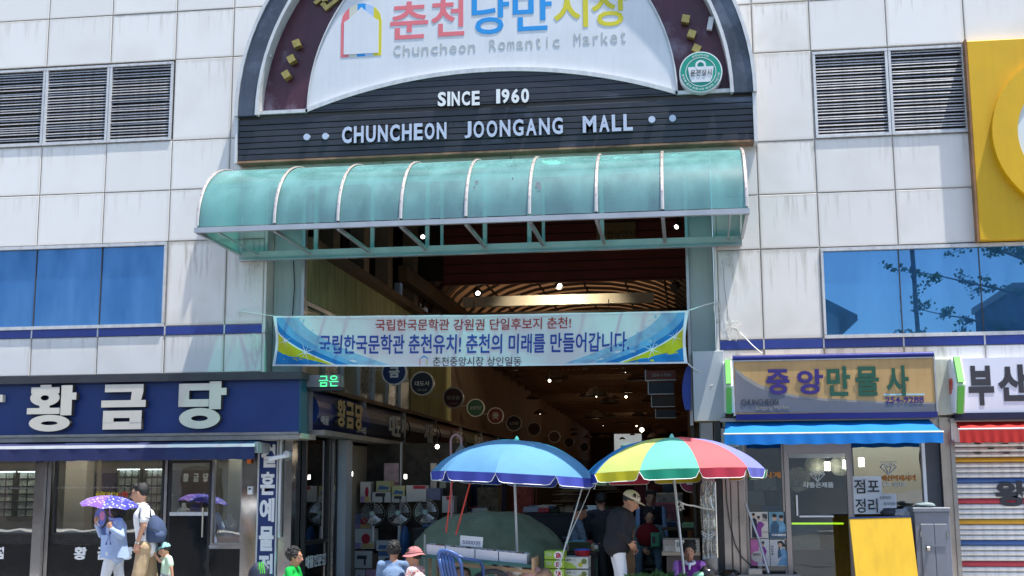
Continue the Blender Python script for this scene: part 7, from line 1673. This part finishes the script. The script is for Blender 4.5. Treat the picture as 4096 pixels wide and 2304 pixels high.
x0,x1,z0,z1 = pxbox(1634,1340,1662,1377,1.2); t = thing('shopping_bag', 'green shopping bag hanging beside the wheelchair', 'bag', ((x0+x1)/2,1.2,z0)); MB().cbox(x0+.02,x1,1.15,1.25,z0,z1,.02).build('sack', mat('aqua green bag', (.08,.32,.20), .5, trans=.3), t); MB().box(x0+.04,x0+.08,1.146,1.15,z0+.06,z1-.05).build('print', BLK, t)
# wheelchair
Yw = 1.35; t = thing('wheelchair', 'folding wheelchair with steel frame under the person in jeans', 'wheelchair', (D(1632,1400,Yw).x,Yw,0)); xa_, xb_ = D(1608,1400,Yw).x, D(1657,1400,Yw).x
for x in (xa_, xb_):
    MB().tube([(x,Yw+.5,.95),(x,Yw+.45,.45),(x,Yw,.45),(x,Yw-.05,.10),(x,Yw-.2,.09)], .014, 8).build('side_frame', STEEL, t)
    MB().tube([(x,Yw+.35+.29*math.cos(2*math.pi*i/24),.30+.29*math.sin(2*math.pi*i/24)) for i in range(25)], .016, 6).build('wheel', BLACKM, t)
    MB().box(x-.02,x+.02,Yw+.02,Yw+.38,.64,.67).build('armrest', BLACKM, t); MB().box(min(x,x+(.13 if x == xa_ else -.13)),max(x,x+(.13 if x == xa_ else -.13)),Yw-.28,Yw-.12,.08,.10).build('footrest', ALU, t)
MB().box(xa_,xb_,Yw,Yw+.42,.44,.47).build('seat', BLACKM, t)
# --- leafy greens, black bags, rucksack at the bottom
def leafheap(c, r3, label, n=240, seed=1, m=None):
    r = random.Random(seed); mb = MB()
    for i in range(n):
        a = r.uniform(0,6.28); q = Vector((c[0]+r3[0]*math.cos(a)*r.random()**.5, c[1]+r3[1]*math.sin(a)*r.random()**.5, c[2]+r3[2]*r.random())); d = Vector((r.gauss(0,.6),r.gauss(0,.6),r.uniform(.2,1.2))).normalized()*r.uniform(.05,.11); b = d.cross(Vector((r.random(),r.random(),0))).normalized()*.016
        mb.add([q,q+d*.5+b,q+d,q+d*.5-b], [(0,1,2,3)])
    o = mb.build('leafy_greens', m or mat('leafy green', (.05,.13,.03), .55, var=.4, vs=6, trans=.2)); stuff(o); return tag(o, label, 'greens')
p = D(1650,1449,-1.5); leafheap((p.x,-1.5,p.z-.12), (.34,.2,.12), 'heap of fresh green leaves on the ground left of the seated woman', 420)
tag(MB().lathe((p.x,-1.5,0), [(.26,0),(.34,p.z-.16),(.36,p.z-.12),(.30,p.z-.13)], 24).build('crate_basin', BLACKM), 'black tub under the heap of green leaves', 'tub')
for i, (px, py, rx, rz, mm, lb) in enumerate(((1778,1444,.10,.09,BLACKM,'shiny black plastic bag right of the seated woman'),(1836,1449,.13,.08,BLACKM,'black plastic bag at the foot of the bronze pillar'),(1765,1449,.10,.06,mat('green plastic bag', (.15,.36,.25), .4),'green plastic bag on the lap of the seated woman'))):
    p = D(px,py,-1.45 if px < 1800 else -.35); blob(p, (rx,.12,rz), mm if mm is not BLACKM else mat('black bin bag', (.012,.012,.013), .18, bump=.8, bs=12), lb, 'bag', 'bag', i+9)
    if p.z > .2: tag(MB().cbox(p.x-.12,p.x+.12,p.y-.12,p.y+.12,0,max(p.z-rz*.8,.05),.01).build('crate', mat('dark crate', (.04,.04,.045), .6)), ['dark crate under the shiny black bag','dark crate under the bag at the bronze pillar','dark crate under the green bag'][i], 'crate')
p = D(652,1440,-1.2); blob((p.x,-1.2,p.z-.04), (.13,.1,.16), mat('dark navy bag', (.018,.025,.05), .6), 'dark navy rucksack at the foot of the vertical sign', 'rucksack', 'rucksack', 4, .15)
for i in range(3): q_ = D(650+i*5,1432,-1.33); tag(MB().tube([q_, q_+Vector((.01,-.01,.09)), q_+Vector((.03,0,-.05))], .006, 4).build('green_strap', mat('neon green strap', (.10,.7,.06), .5)), ['left','middle','right'][i]+' neon green strap on the dark navy rucksack', 'strap')
tag(MB().cbox(p.x-.2,p.x+.2,-1.3,-1.0,0,p.z-.17,.01).build('crate', mat('dark crate', (0,0,0))), 'dark crate under the navy rucksack', 'crate')
# cable, leaning pole, block at the narrow window
cord([D(1825,1205,-.1), D(1828,1260,-.1), D(1836,1320,-.1), D(1849,1370,-.1), D(1866,1402,-.12), D(1898,1431,-.2)], .008, 'black cable drooping down the bronze pillar to the ground', BLACKM, cat='cable', name='cable')
t = thing('leaning_pole', 'thin metal pole leaning across the four posters', 'pole', tuple(D(1933,1438,-.4))); MB().tube([D(1875,1266,-.06), D(1907,1352,-.2)], .014, 8).build('upper_tube', ALU, t); MB().tube([D(1907,1352,-.2), D(1934,1442,-.4)], .017, 8).build('lower_tube', STEELD, t)
p = D(1900,1438,-.3); tag(MB().cbox(p.x-.09,p.x+.08,-.4,-.25,p.z-.04,p.z+.04,.01).build('concrete_block', mat('concrete', (.30,.29,.27), .9)), 'small concrete block at the foot of the window below the posters', 'block')
tag(MB().box(p.x-.5,p.x+.55,-.42,-.06,0,p.z-.042).build('window_step', mat('concrete', (0,0,0))), 'low concrete step under the poster window', 'step')
x0,x1,z0,z1 = pxbox(1826,1112,1858,1124,-.15); t = thing('sticker', 'white CCTV sticker on the bronze pillar', 'sticker', ((x0+x1)/2,-.06,z0)); MB().box(x0,x1,-.056,-.05,z0,z1).build('sheet', PAPER, t); letter('CCTV', on_plane(x0+.02,x1-.02,z0+.01,z1-.005,-.056), BLK, t, bold=.01, depth=.001)
# --- yellow board, grey cabinet with plastic bundle
Yb = -.85; q4 = [D(2150,1455,Yb-.1), D(2306,1455,Yb-.1), D(2291,1301,Yb), D(2137,1305,Yb)]
YB_ = mat('yellow plastic board', (.62,.38,.015), .5, var=.10, vs=2, streak=.12); t = thing('yellow_board', 'scuffed yellow board leaning in front of the right shop window', 'board', ((q4[0].x+q4[1].x)/2,Yb,0))
off = Vector((0,.05,0)); lo = [Vector((q4[0].x+.03,Yb-.25,.0)), Vector((q4[1].x+.03,Yb-.25,.0))]
MB().add([lo[0],lo[1],q4[2],q4[3],lo[0]+off,lo[1]+off,q4[2]+off,q4[3]+off], [(0,1,2,3),(7,6,5,4),(0,4,5,1),(1,5,6,2),(2,6,7,3),(3,7,4,0)]).build('board', YB_, t)
MB().obox((q4[2]+q4[3])/2+Vector((0,.025,.008)), (q4[2]-q4[3])/2, (0,.03,0), (0,0,.008)).build('top_edge', SIGNNAVY, t)
GC = mat('grey painted steel', (.15,.165,.20), .45, var=.12, vs=3, bump=.15, bs=12); Yk = -.75
x0,x1 = D(2303,1350,Yk).x, D(2392,1350,Yk).x; zt = D(2345,1277,Yk).z; CAB = thing('steel_cabinet', 'grey painted steel cabinet with double doors, padlock and sloping lean', 'cabinet', ((x0+x1)/2,Yk,0))
MB().cbox(x0-.0,x1,Yk,Yk+.5,.0,zt-.05,.006).build('body', GC, CAB); MB().cbox(x0-.015,x1+.01,Yk-.02,Yk+.52,zt-.05,zt,.006).build('top', GC, CAB)
da, db = D(2315,1318,Yk), D(2381,1318,Yk); dmid = D(2349,1318,Yk).x
MB().cbox(da.x,dmid-.003,Yk-.012,Yk,.08,da.z,.004).build('door', GC, CAB); MB().cbox(dmid+.003,db.x,Yk-.012,Yk,.08,da.z,.004).build('door', GC, CAB)
p = D(2352,1373,Yk); MB().box(p.x-.10,p.x+.13,Yk-.022,Yk-.012,p.z-.008,p.z+.014).build('hasp', GC, CAB); MB().cbox(p.x-.10,p.x-.065,Yk-.045,Yk-.015,p.z-.055,p.z-.012,.004).build('padlock', mat('brass lock', (.55,.5,.42), .35, .6), CAB)
for zz in (.3, da.z-.12):
    MB().box(da.x-.012,da.x+.006,Yk-.02,Yk,zz-.03,zz+.03).build('hinge', STEELD, CAB); MB().box(db.x-.006,db.x+.012,Yk-.02,Yk,zz-.03,zz+.03).build('hinge', STEELD, CAB)
# things on a shelf behind the yellow board
Ys = -.35; x0,x1,z0,z1 = pxbox(2222,1281,2300,1303,Ys); tag(MB().cbox(x0-.3,x1,Ys-.1,Ys+.2,0,z0,.01).build('dark_stand', DKB), 'dark stand hidden behind the yellow board', 'stand')
blob(((x0+x1)/2+.08,Ys,(z0+z1)/2), (.15,.10,.07), mat('clear crumpled plastic', (.50,.52,.55), .15, var=.5, vs=12, bump=1, bs=14, trans=.3), 'crumpled clear plastic bag on top behind the yellow board', 'bag', 'plastic_bag', 3, .45)
blob(((x0+x1)/2-.12,Ys,z0+.06), (.09,.08,.05), mat('dark scarf heap', (.03,.035,.05), .6), 'small dark bundle beside the crumpled clear bag', 'bundle', 'bundle', 8, .4)
p = D(2325,1273,Yk+.2); blob((p.x,Yk+.15,zt+.03), (.12,.1,.035), mat('grey green sheet', (.20,.25,.25), .6), 'folded grey green sheet on the grey cabinet', 'sheet', 'folded_sheet', 5, .2)
# ================================================================ GOODS in the arcade shops on the left
Ya = 3.6
def gbox(pxb, m, label, dec=None, Y=Ya, dep=.25):
    x0,x1,z0,z1 = pxbox(*pxb, Y); t = thing('appliance_box', label, 'box', ((x0+x1)/2,Y,z0), 'appliance boxes stacked at the arcade shop'); MB().cbox(x0,x1,Y,Y+dep,z0,z1,.004).build('carton', m, t)
    if dec == 'dryer':
        cx_, cz_, w_ = (x0+x1)/2, (z0+z1)/2, (x1-x0)*.32; MB().box(cx_-w_,cx_+w_*.7,Y-.003,Y,cz_+w_*.1,cz_+w_*.7).box(cx_+w_*.2,cx_+w_*.55,Y-.003,Y,cz_-w_*.9,cz_+w_*.1).build('picture', BLK, t)
    elif dec == 'red': MB().disc(x0+(x1-x0)*.65,z0+(z1-z0)*.5,(x1-x0)*.18,Y-.003,Y,n=14,rz=(z1-z0)*.26).build('picture', mat('box red', (.35,.01,.03), .5), t); MB().box(x0+.01,x0+(x1-x0)*.45,Y-.003,Y,z0+.01,z0+(z1-z0)*.3).build('print', mat('box violet', (.3,.2,.42), .6), t); MB().box(x0+(x1-x0)*.48,x1-.01,Y-.003,Y,z0+.01,z0+(z1-z0)*.28).build('print', mat('box ochre', (.5,.36,.14), .6), t)
    elif dec == 'iron': MB().prism([(x0+.03,z0+(z1-z0)*.2),(x1-.03,z0+(z1-z0)*.2),(x1-.03,z0+(z1-z0)*.45),(x0+.06,z0+(z1-z0)*.6)], Y-.003, Y).build('picture', mat('box blue', (.05,.12,.3), .5), t)
    elif dec == 'kettle':
        MB().disc((x0+x1)/2+.02,z0+(z1-z0)*.42,(x1-x0)*.2,Y-.003,Y,n=12).build('picture', BLK, t); MB().box(x0,x1,Y-.002,Y,z1-(z1-z0)*.25,z1-.003).build('print', mat('box blue', (0,0,0)), t)
    if dec == 'cap': MB().box(x0+(x1-x0)*.35,x1-.01,Y-.003,Y,z1-(z1-z0)*.22,z1-.004).build('print', mat('box red', (0,0,0)), t)
    return t
WB_ = mat('box white', (.50,.50,.50), .6, var=.08); YO = mat('box olive', (.42,.42,.22), .6, var=.2); GB_ = mat('box lime', (.36,.45,.04), .6); VB_ = mat('box dusk blue', (.14,.16,.28), .6, var=.3, vs=9); PKB = mat('box pink', (.50,.28,.42), .6, var=.1); BRB = mat('box brown', (.34,.25,.17), .8, var=.1)
for pxb, m, dec, lb in (((906,1212,932,1264),WB_,'red','tall white box with an orange picture at the left of the goods'),((946,1210,982,1237),YO,'iron','olive box on top of the stack, left'),((936,1238,982,1264),WB_,'dryer','white hair dryer box left of the middle, second row'),((985,1222,1018,1248),YO,'iron','yellowish box on top of the stack, centre'),((1022,1221,1072,1262),WB_,'cap','white hair dryer box with a red corner, highest in the middle'),((1022,1224,1022.5,1224.5),WB_,None,''),((1074,1228,1108,1258),VB_,None,'dusk blue box right of the hair dryer boxes'),((1112,1248,1142,1290),WB_,'cap','white box with a red corner at the right of the goods'),((985,1248,1020,1264),WB_,'dryer','low white box under the yellowish box'),((882,1292,934,1330),VB_,'red','dim box with a pink strip at the far left of the goods'),((880,1330,942,1382-1),WB_,'red','large white box with a red appliance picture'),((946,1364-4,996,1386),WB_,'iron','white steam iron box left of the blue fan'),((890,1386,935,1414+16),WB_,'dryer','white box with black appliance pictures, lower left'),((951,1388,992,1429),WB_,'kettle','white and blue kettle box under the steam iron box'),((1118,1360,1156,1392),GB_,None,'lime green box at the foot of the right fan'),((893,1433,918,1468),WB_,'iron','small white box at the lower left below the shelf'),((920,1433,952,1500),PKB,None,'tall pink box below the goods shelf'),((958,1440,1013,1500),BRB,None,'tall brown carton below the goods shelf'),((950,1430,1032,1445),BRB,None,'flat open brown carton on the tall carton')):
    if lb:
        k = 1148/1449  # rows given in a taller frame are brought back to picture rows
        a, b, c, d = pxb; ym = lambda y: y if y < 1270 else 1270+(y-1270)*.0 if False else y
        gbox(pxb, m, lb, dec)
# wooden shelf the goods stand on
x0,x1,z0,z1 = pxbox(880,1430,1140,1449,Ya); z0 = 0
WBRN = mat('brown counter wood', (.14,.08,.05), .7, var=.3)
MB().box(x0,x1,Ya+.05,Ya+.6,0,.55).build('goods_counter', WBRN, AC)
MB().box(D(870,1300,Ya).x,D(876,1300,Ya).x+.0,Ya-.05,Ya+.1,0,2.35).box(D(1005,1300,Ya+.3).x,D(1009,1300,Ya+.3).x,Ya+.3,Ya+.4,0,2.35).build('shop_frame', ALU, AC)
MB().box(x0-.1,x1+.1,Ya+.7,Ya+.75,0,2.35).build('goods_back', mat('dim goods back', (.06,.05,.045), .8, var=.6, vs=6), AC)
# standing fans
def fan(px, py, rpx, lb, blade, Y=Ya-.12, stand=None):
    p = D(px,py,Y); r = rpx*(Y+16.58)/3133; t = thing('electric_fan', lb, 'fan', tuple(p), 'electric fans at the arcade shop'); wg = MB(); WG_ = mat('fan wire', (.45,.45,.45), .4, .4)
    for k in range(20):
        a = 2*math.pi*k/20; wg.tube([(p.x+r*.15*math.cos(a),Y-.06,p.z+r*.15*math.sin(a)),(p.x+r*.8*math.cos(a+.1),Y-.05,p.z+r*.8*math.sin(a+.1)),(p.x+r*math.cos(a+.15),Y,p.z+r*math.sin(a+.15))], .0022, 3, caps=False)
    for q in (.6,.82,1.0): wg.tube([(p.x+r*q*math.cos(2*math.pi*i/24),Y-.055 if q < .9 else Y,p.z+r*q*math.sin(2*math.pi*i/24)) for i in range(25)], .0035 if q == 1 else .002, 4, caps=False)
    stuff(wg.build('cage', WG_, t))
    for k in range(3):
        a = 2*math.pi*k/3; MB().grid(lambda u, v: (p.x+r*(.15+.72*v)*math.cos(a+1.5*u), Y-.02+.03*u, p.z+r*(.15+.72*v)*math.sin(a+1.5*u)), 6, 4).build('blade', blade, t, smooth=True)
    MB().disc(p.x,p.z,r*.19,Y-.07,Y-.01,n=16).build('hub', mat('fan hub', (.45,.60,.58), .4), t); MB().tube([(p.x,Y+.02,p.z-r),(p.x,Y+.02,max(p.z-r-(stand or .25), .55))], .018, 8).build('stem', WHITEP, t)
FB = glass('grey fan blade', (.55,.6,.62), .75, .2, (.30,.33,.35), .35)
fan(938,1300-16+8,31,'standing fan with a grey cage, left of three',FB); fan(1003,1290,32,'standing fan with a grey cage, middle of three',FB); fan(1071,1288,32,'standing fan with a grey cage and white stem, right of three',FB,stand=.42)
p = D(1037-14,1355+16,Ya-.2); BF = mat('blue fan blade', (.05,.16,.42), .35, trans=.3)
x0,x1,z0,z1 = pxbox(1005,1322,1032,1425,Ya-.2)
t = thing('electric_fan', 'blue fan standing sideways in front of the goods', 'fan', ((x0+x1)/2,Ya-.2,z0), 'electric fans at the arcade shop'); MB().ell(((x0+x1)/2,Ya-.2,z0+(z1-z0)*.6), ((x1-x0)*.42,.16,(z1-z0)*.40), nu=18, nv=12).build('cage', BF, t, smooth=True); MB().lathe(((x0+x1)/2,Ya-.2,z0), [(.13,0),(.12,.02),(.03,.05),(.025,(z1-z0)*.3)], 16).build('base', BF, t)
# jewellery window at the alley corner, with white column
bay_x = AL
f = MB().box(AL-.02,AL+.04,.40,.46,0,2.35).box(AL-.02,AL+.04,1.55,1.62,0,2.35).box(AL-.02,AL+.04,1.95,2.02,0,2.35).box(AL-.02,AL+.04,.46,1.55,.82,.88).build('corner_frame', BLACKM, AC)
MB().box(AL-.005,AL+.0,.46,1.55,.88,2.3).build('corner_pane', GLASS, AC); MB().box(AL-.02,AL+.02,.46,1.55,0,.82).build('granite_panel', GRAN, AC)
MB().box(AL+.0,AL+.09,1.64,1.72,0,2.35).build('steel_post', STEEL, AC); MB().box(AL+.02,AL+.16,2.05,2.40,0,2.33).build('white_column', mat('white aluminium column', (.42,.44,.47), .5), AC)
letter('예물전문점', lambda u, v, h: (AL+.022+h, .5+1.0*u, .50+.17*v), WHITEP, AC, 'lettering', .04, .003)
for (a, b) in ((876+14,1214-27),(898+14-8,1187)):
    pass
HNG = mat('hanging lamp glow', (1,1,1), .4, var=0, emit=(1,.97,.9), es=5)
for i, (a,b) in enumerate(((873,1192),(884,1192),(1006+14,1199))):
    p = D(a,b,3.3); t = thing('window_lamp', ['left of two small lit lamps in the appliance shop','right of two small lit lamps in the appliance shop','small greenish lit lamp above the hair dryer boxes'][i], 'lamp', tuple(p)); MB().tube([p+Vector((0,0,-.035)),p+Vector((0,0,.035))], .022, 8).build('bulb', HNG, t)
# hats, towels, clothes further in
HATM = [mat('straw hat', (.24,.16,.08), .8, var=.2), mat('brown hat', (.10,.06,.04), .8), mat('tan hat', (.30,.2,.12), .8)]
r = random.Random(9)
for i in range(9):
    p = D(1432+(i%2)*8,1262-i*8.5,2.0); t = MB().lathe(tuple(p), [(.24,0),(.26,.012),(.13,.02),(.12,.08),(.02,.09)], 18).build('straw_hat', HATM[i % 3]); tag(t, ['lowest','second','third','fourth','fifth','sixth','seventh','eighth','topmost'][i]+' hat from the bottom of the stack left of the cords', 'hat', 'stacked straw hats')
for i in range(5):
    p = D(1535-i*12,1240-i*7,2.6); t = MB().lathe(tuple(p), [(.20,0),(.22,.012),(.12,.02),(.11,.09),(.02,.10)], 18).build('felt_hat', HATM[(i+1) % 3]); tag(t, ['first','second','third','fourth','fifth'][i]+' dim hat from the right of the row above the old man', 'hat', 'hats on the arcade stall')
tag(MB().box(D(1425,1300,2.3).x,D(1560,1300,2.3).x,2.3,2.9,1.25,1.30).box(D(1425,1300,2.3).x,D(1430,1300,2.3).x,2.3,2.9,0,1.25).box(D(1555,1300,2.3).x,D(1560,1300,2.3).x,2.3,2.9,0,1.25).build('hat_stall', DKB), 'dark stall table under the hats', 'stall')
def rack(x, y, z, L_, n, label, seed):
    t = thing('clothes_rack', label, 'clothes rack', (x,y,0), 'clothes racks in the arcade'); rr = random.Random(seed); MB().tube([(x,y,z),(x,y+L_,z)], .015, 6).tube([(x,y,0),(x,y,z)], .015, 6).tube([(x,y+L_,0),(x,y+L_,z)], .015, 6).build('rail', STEELD, t)
    for i in range(n):
        yy = y+L_*(i+.5)/n; c = random.Random(seed*50+i).choice([(.12,.02,.03),(.02,.04,.12),(.25,.22,.2),(.05,.05,.05),(.12,.08,.05),(.25,.1,.16),(.03,.08,.06)]); m = mat('garment %d' % int(sum(c)*1000), c, .8, var=.3, vs=10); wv = rr.uniform(.18,.26); hh = rr.uniform(.6,.85)
        MB().add([(x-wv*.5,yy,z-.05),(x+wv*.5,yy,z-.05),(x+wv,yy,z-.14),(x+wv*.9,yy+.05,z-hh),(x-wv*.9,yy+.05,z-hh),(x-wv,yy,z-.14),(x-wv*.5,yy+.05,z-.05),(x+wv*.5,yy+.05,z-.05),(x+wv*.9,yy+.09,z-hh),(x-wv*.9,yy+.09,z-hh)], [(0,5,4,3,2,1),(6,7,8,9),(1,2,3,8,7),(0,6,9,4,5),(0,1,7,6),(4,9,8,3)]).build('garment', m, t)
rack(-3.5,7.0,1.75,2.2,10,'rack of dim clothes on the left of the arcade, nearest',1); rack(-3.4,11,1.8,2.6,11,'rack of dim clothes on the left of the arcade, middle',2); rack(-3.3,16,1.8,3,10,'rack of dim clothes on the left of the arcade, farthest',3)
rack(.4,5.5,1.75,2,9,'rack of dim clothes on the right of the arcade, near',4); rack(.5,10,1.9,3,11,'rack of dim clothes on the right of the arcade, far',5)
# low tables with folded goods along the arcade
def table(x0, x1, y0, y1, h, label, seed, n=16):
    t = thing('goods_table', label, 'table', ((x0+x1)/2,y0,0)); MB().box(x0,x1,y0,y1,h-.03,h).box(x0+.02,x1-.02,y0+.02,y1-.02,0,h-.03).build('table', mat('dark stall cloth', (.025,.022,.025), .9), t); rr = random.Random(seed)
    for i in range(n):
        cx_, cy_, w_, d_, hh = rr.uniform(x0+.15,x1-.15), rr.uniform(y0+.1,y1-.1), rr.uniform(.08,.16), rr.uniform(.06,.12), rr.uniform(.03,.12)
        m = rr.choice([PAPER, mat('garment 60',(.02,.03,.01),.8), mat('stall red', (.30,.02,.03), .7), mat('stall grey', (.2,.2,.22), .7), mat('stall blue', (.06,.10,.22), .7), BRB]); MB().cbox(cx_-w_,cx_+w_,cy_-d_,cy_+d_,h+.001+i*.0005,h+hh,.008).build('folded_goods', m, t)
table(-1.6,-.2,1.6,3.0,.85,'low table of folded goods behind the green tarpaulin','a1',26); table(-3.0,-1.9,2.0,3.2,1.0,'dark table of goods between the fans and the tarpaulin','b1',22); table(-.55,-.1,-.4,.6,.78,'table of small boxes behind the red basin','c1',16)
table(.45,1.1,2.6,4.5,1.0,'dark counter on the right of the arcade','d1',18)

table(-1.35,.05,1.9,2.7,1.22,'higher dark table crowded with small goods above the green tarpaulin','e1',40)
table(-3.2,-2.2,4.6,5.8,1.15,'table of mixed goods deeper along the left of the arcade','f1',26)
for i, (pxb, c, lb) in enumerate((((966,1165,1003,1214),(.42,.30,.34),'pale pink poster hanging above the olive boxes'),((966,1216,1003,1232),(.30,.16,.22),'dull pink poster strip below the pale pink poster'),((1083,1165,1098,1235),(.36,.36,.34),'narrow pale hanging card right of the appliance goods'),((1106,1190,1122,1228),(.20,.24,.22),'small greenish hanging card right of the appliance goods'))):
    x0,x1,z0,z1 = pxbox(*pxb, 3.9); t = thing('hanging_poster', lb, 'poster', ((x0+x1)/2,3.9,z0)); MB().box(x0,x1,3.9,3.905,z0,z1).build('sheet', mat('hung print %d' % i, c, .6, var=.4, vs=9), t)
for i, (x, y, h, c) in enumerate(((.75,3.2,1.35,(.35,.1,.12)),(.8,4.0,1.5,(.3,.28,.25)),(.6,7.9,1.7,(.12,.2,.35)),(-2.9,8.6,1.6,(.4,.36,.3)),(-2.7,12.5,1.7,(.3,.08,.1)))):
    tag(MB().cbox(x-.22,x+.22,y,y+.4,0,h,.02).build('goods_stack', mat('stack cloth %d' % i, c, .8, var=.6, vs=9)), ['wine','off-white','blue','cream','red'][i]+' stack of bundled goods '+['right of the wheelchair','behind the wine stack','far down on the right','on the left past the racks','far down on the left'][i], 'goods stack')
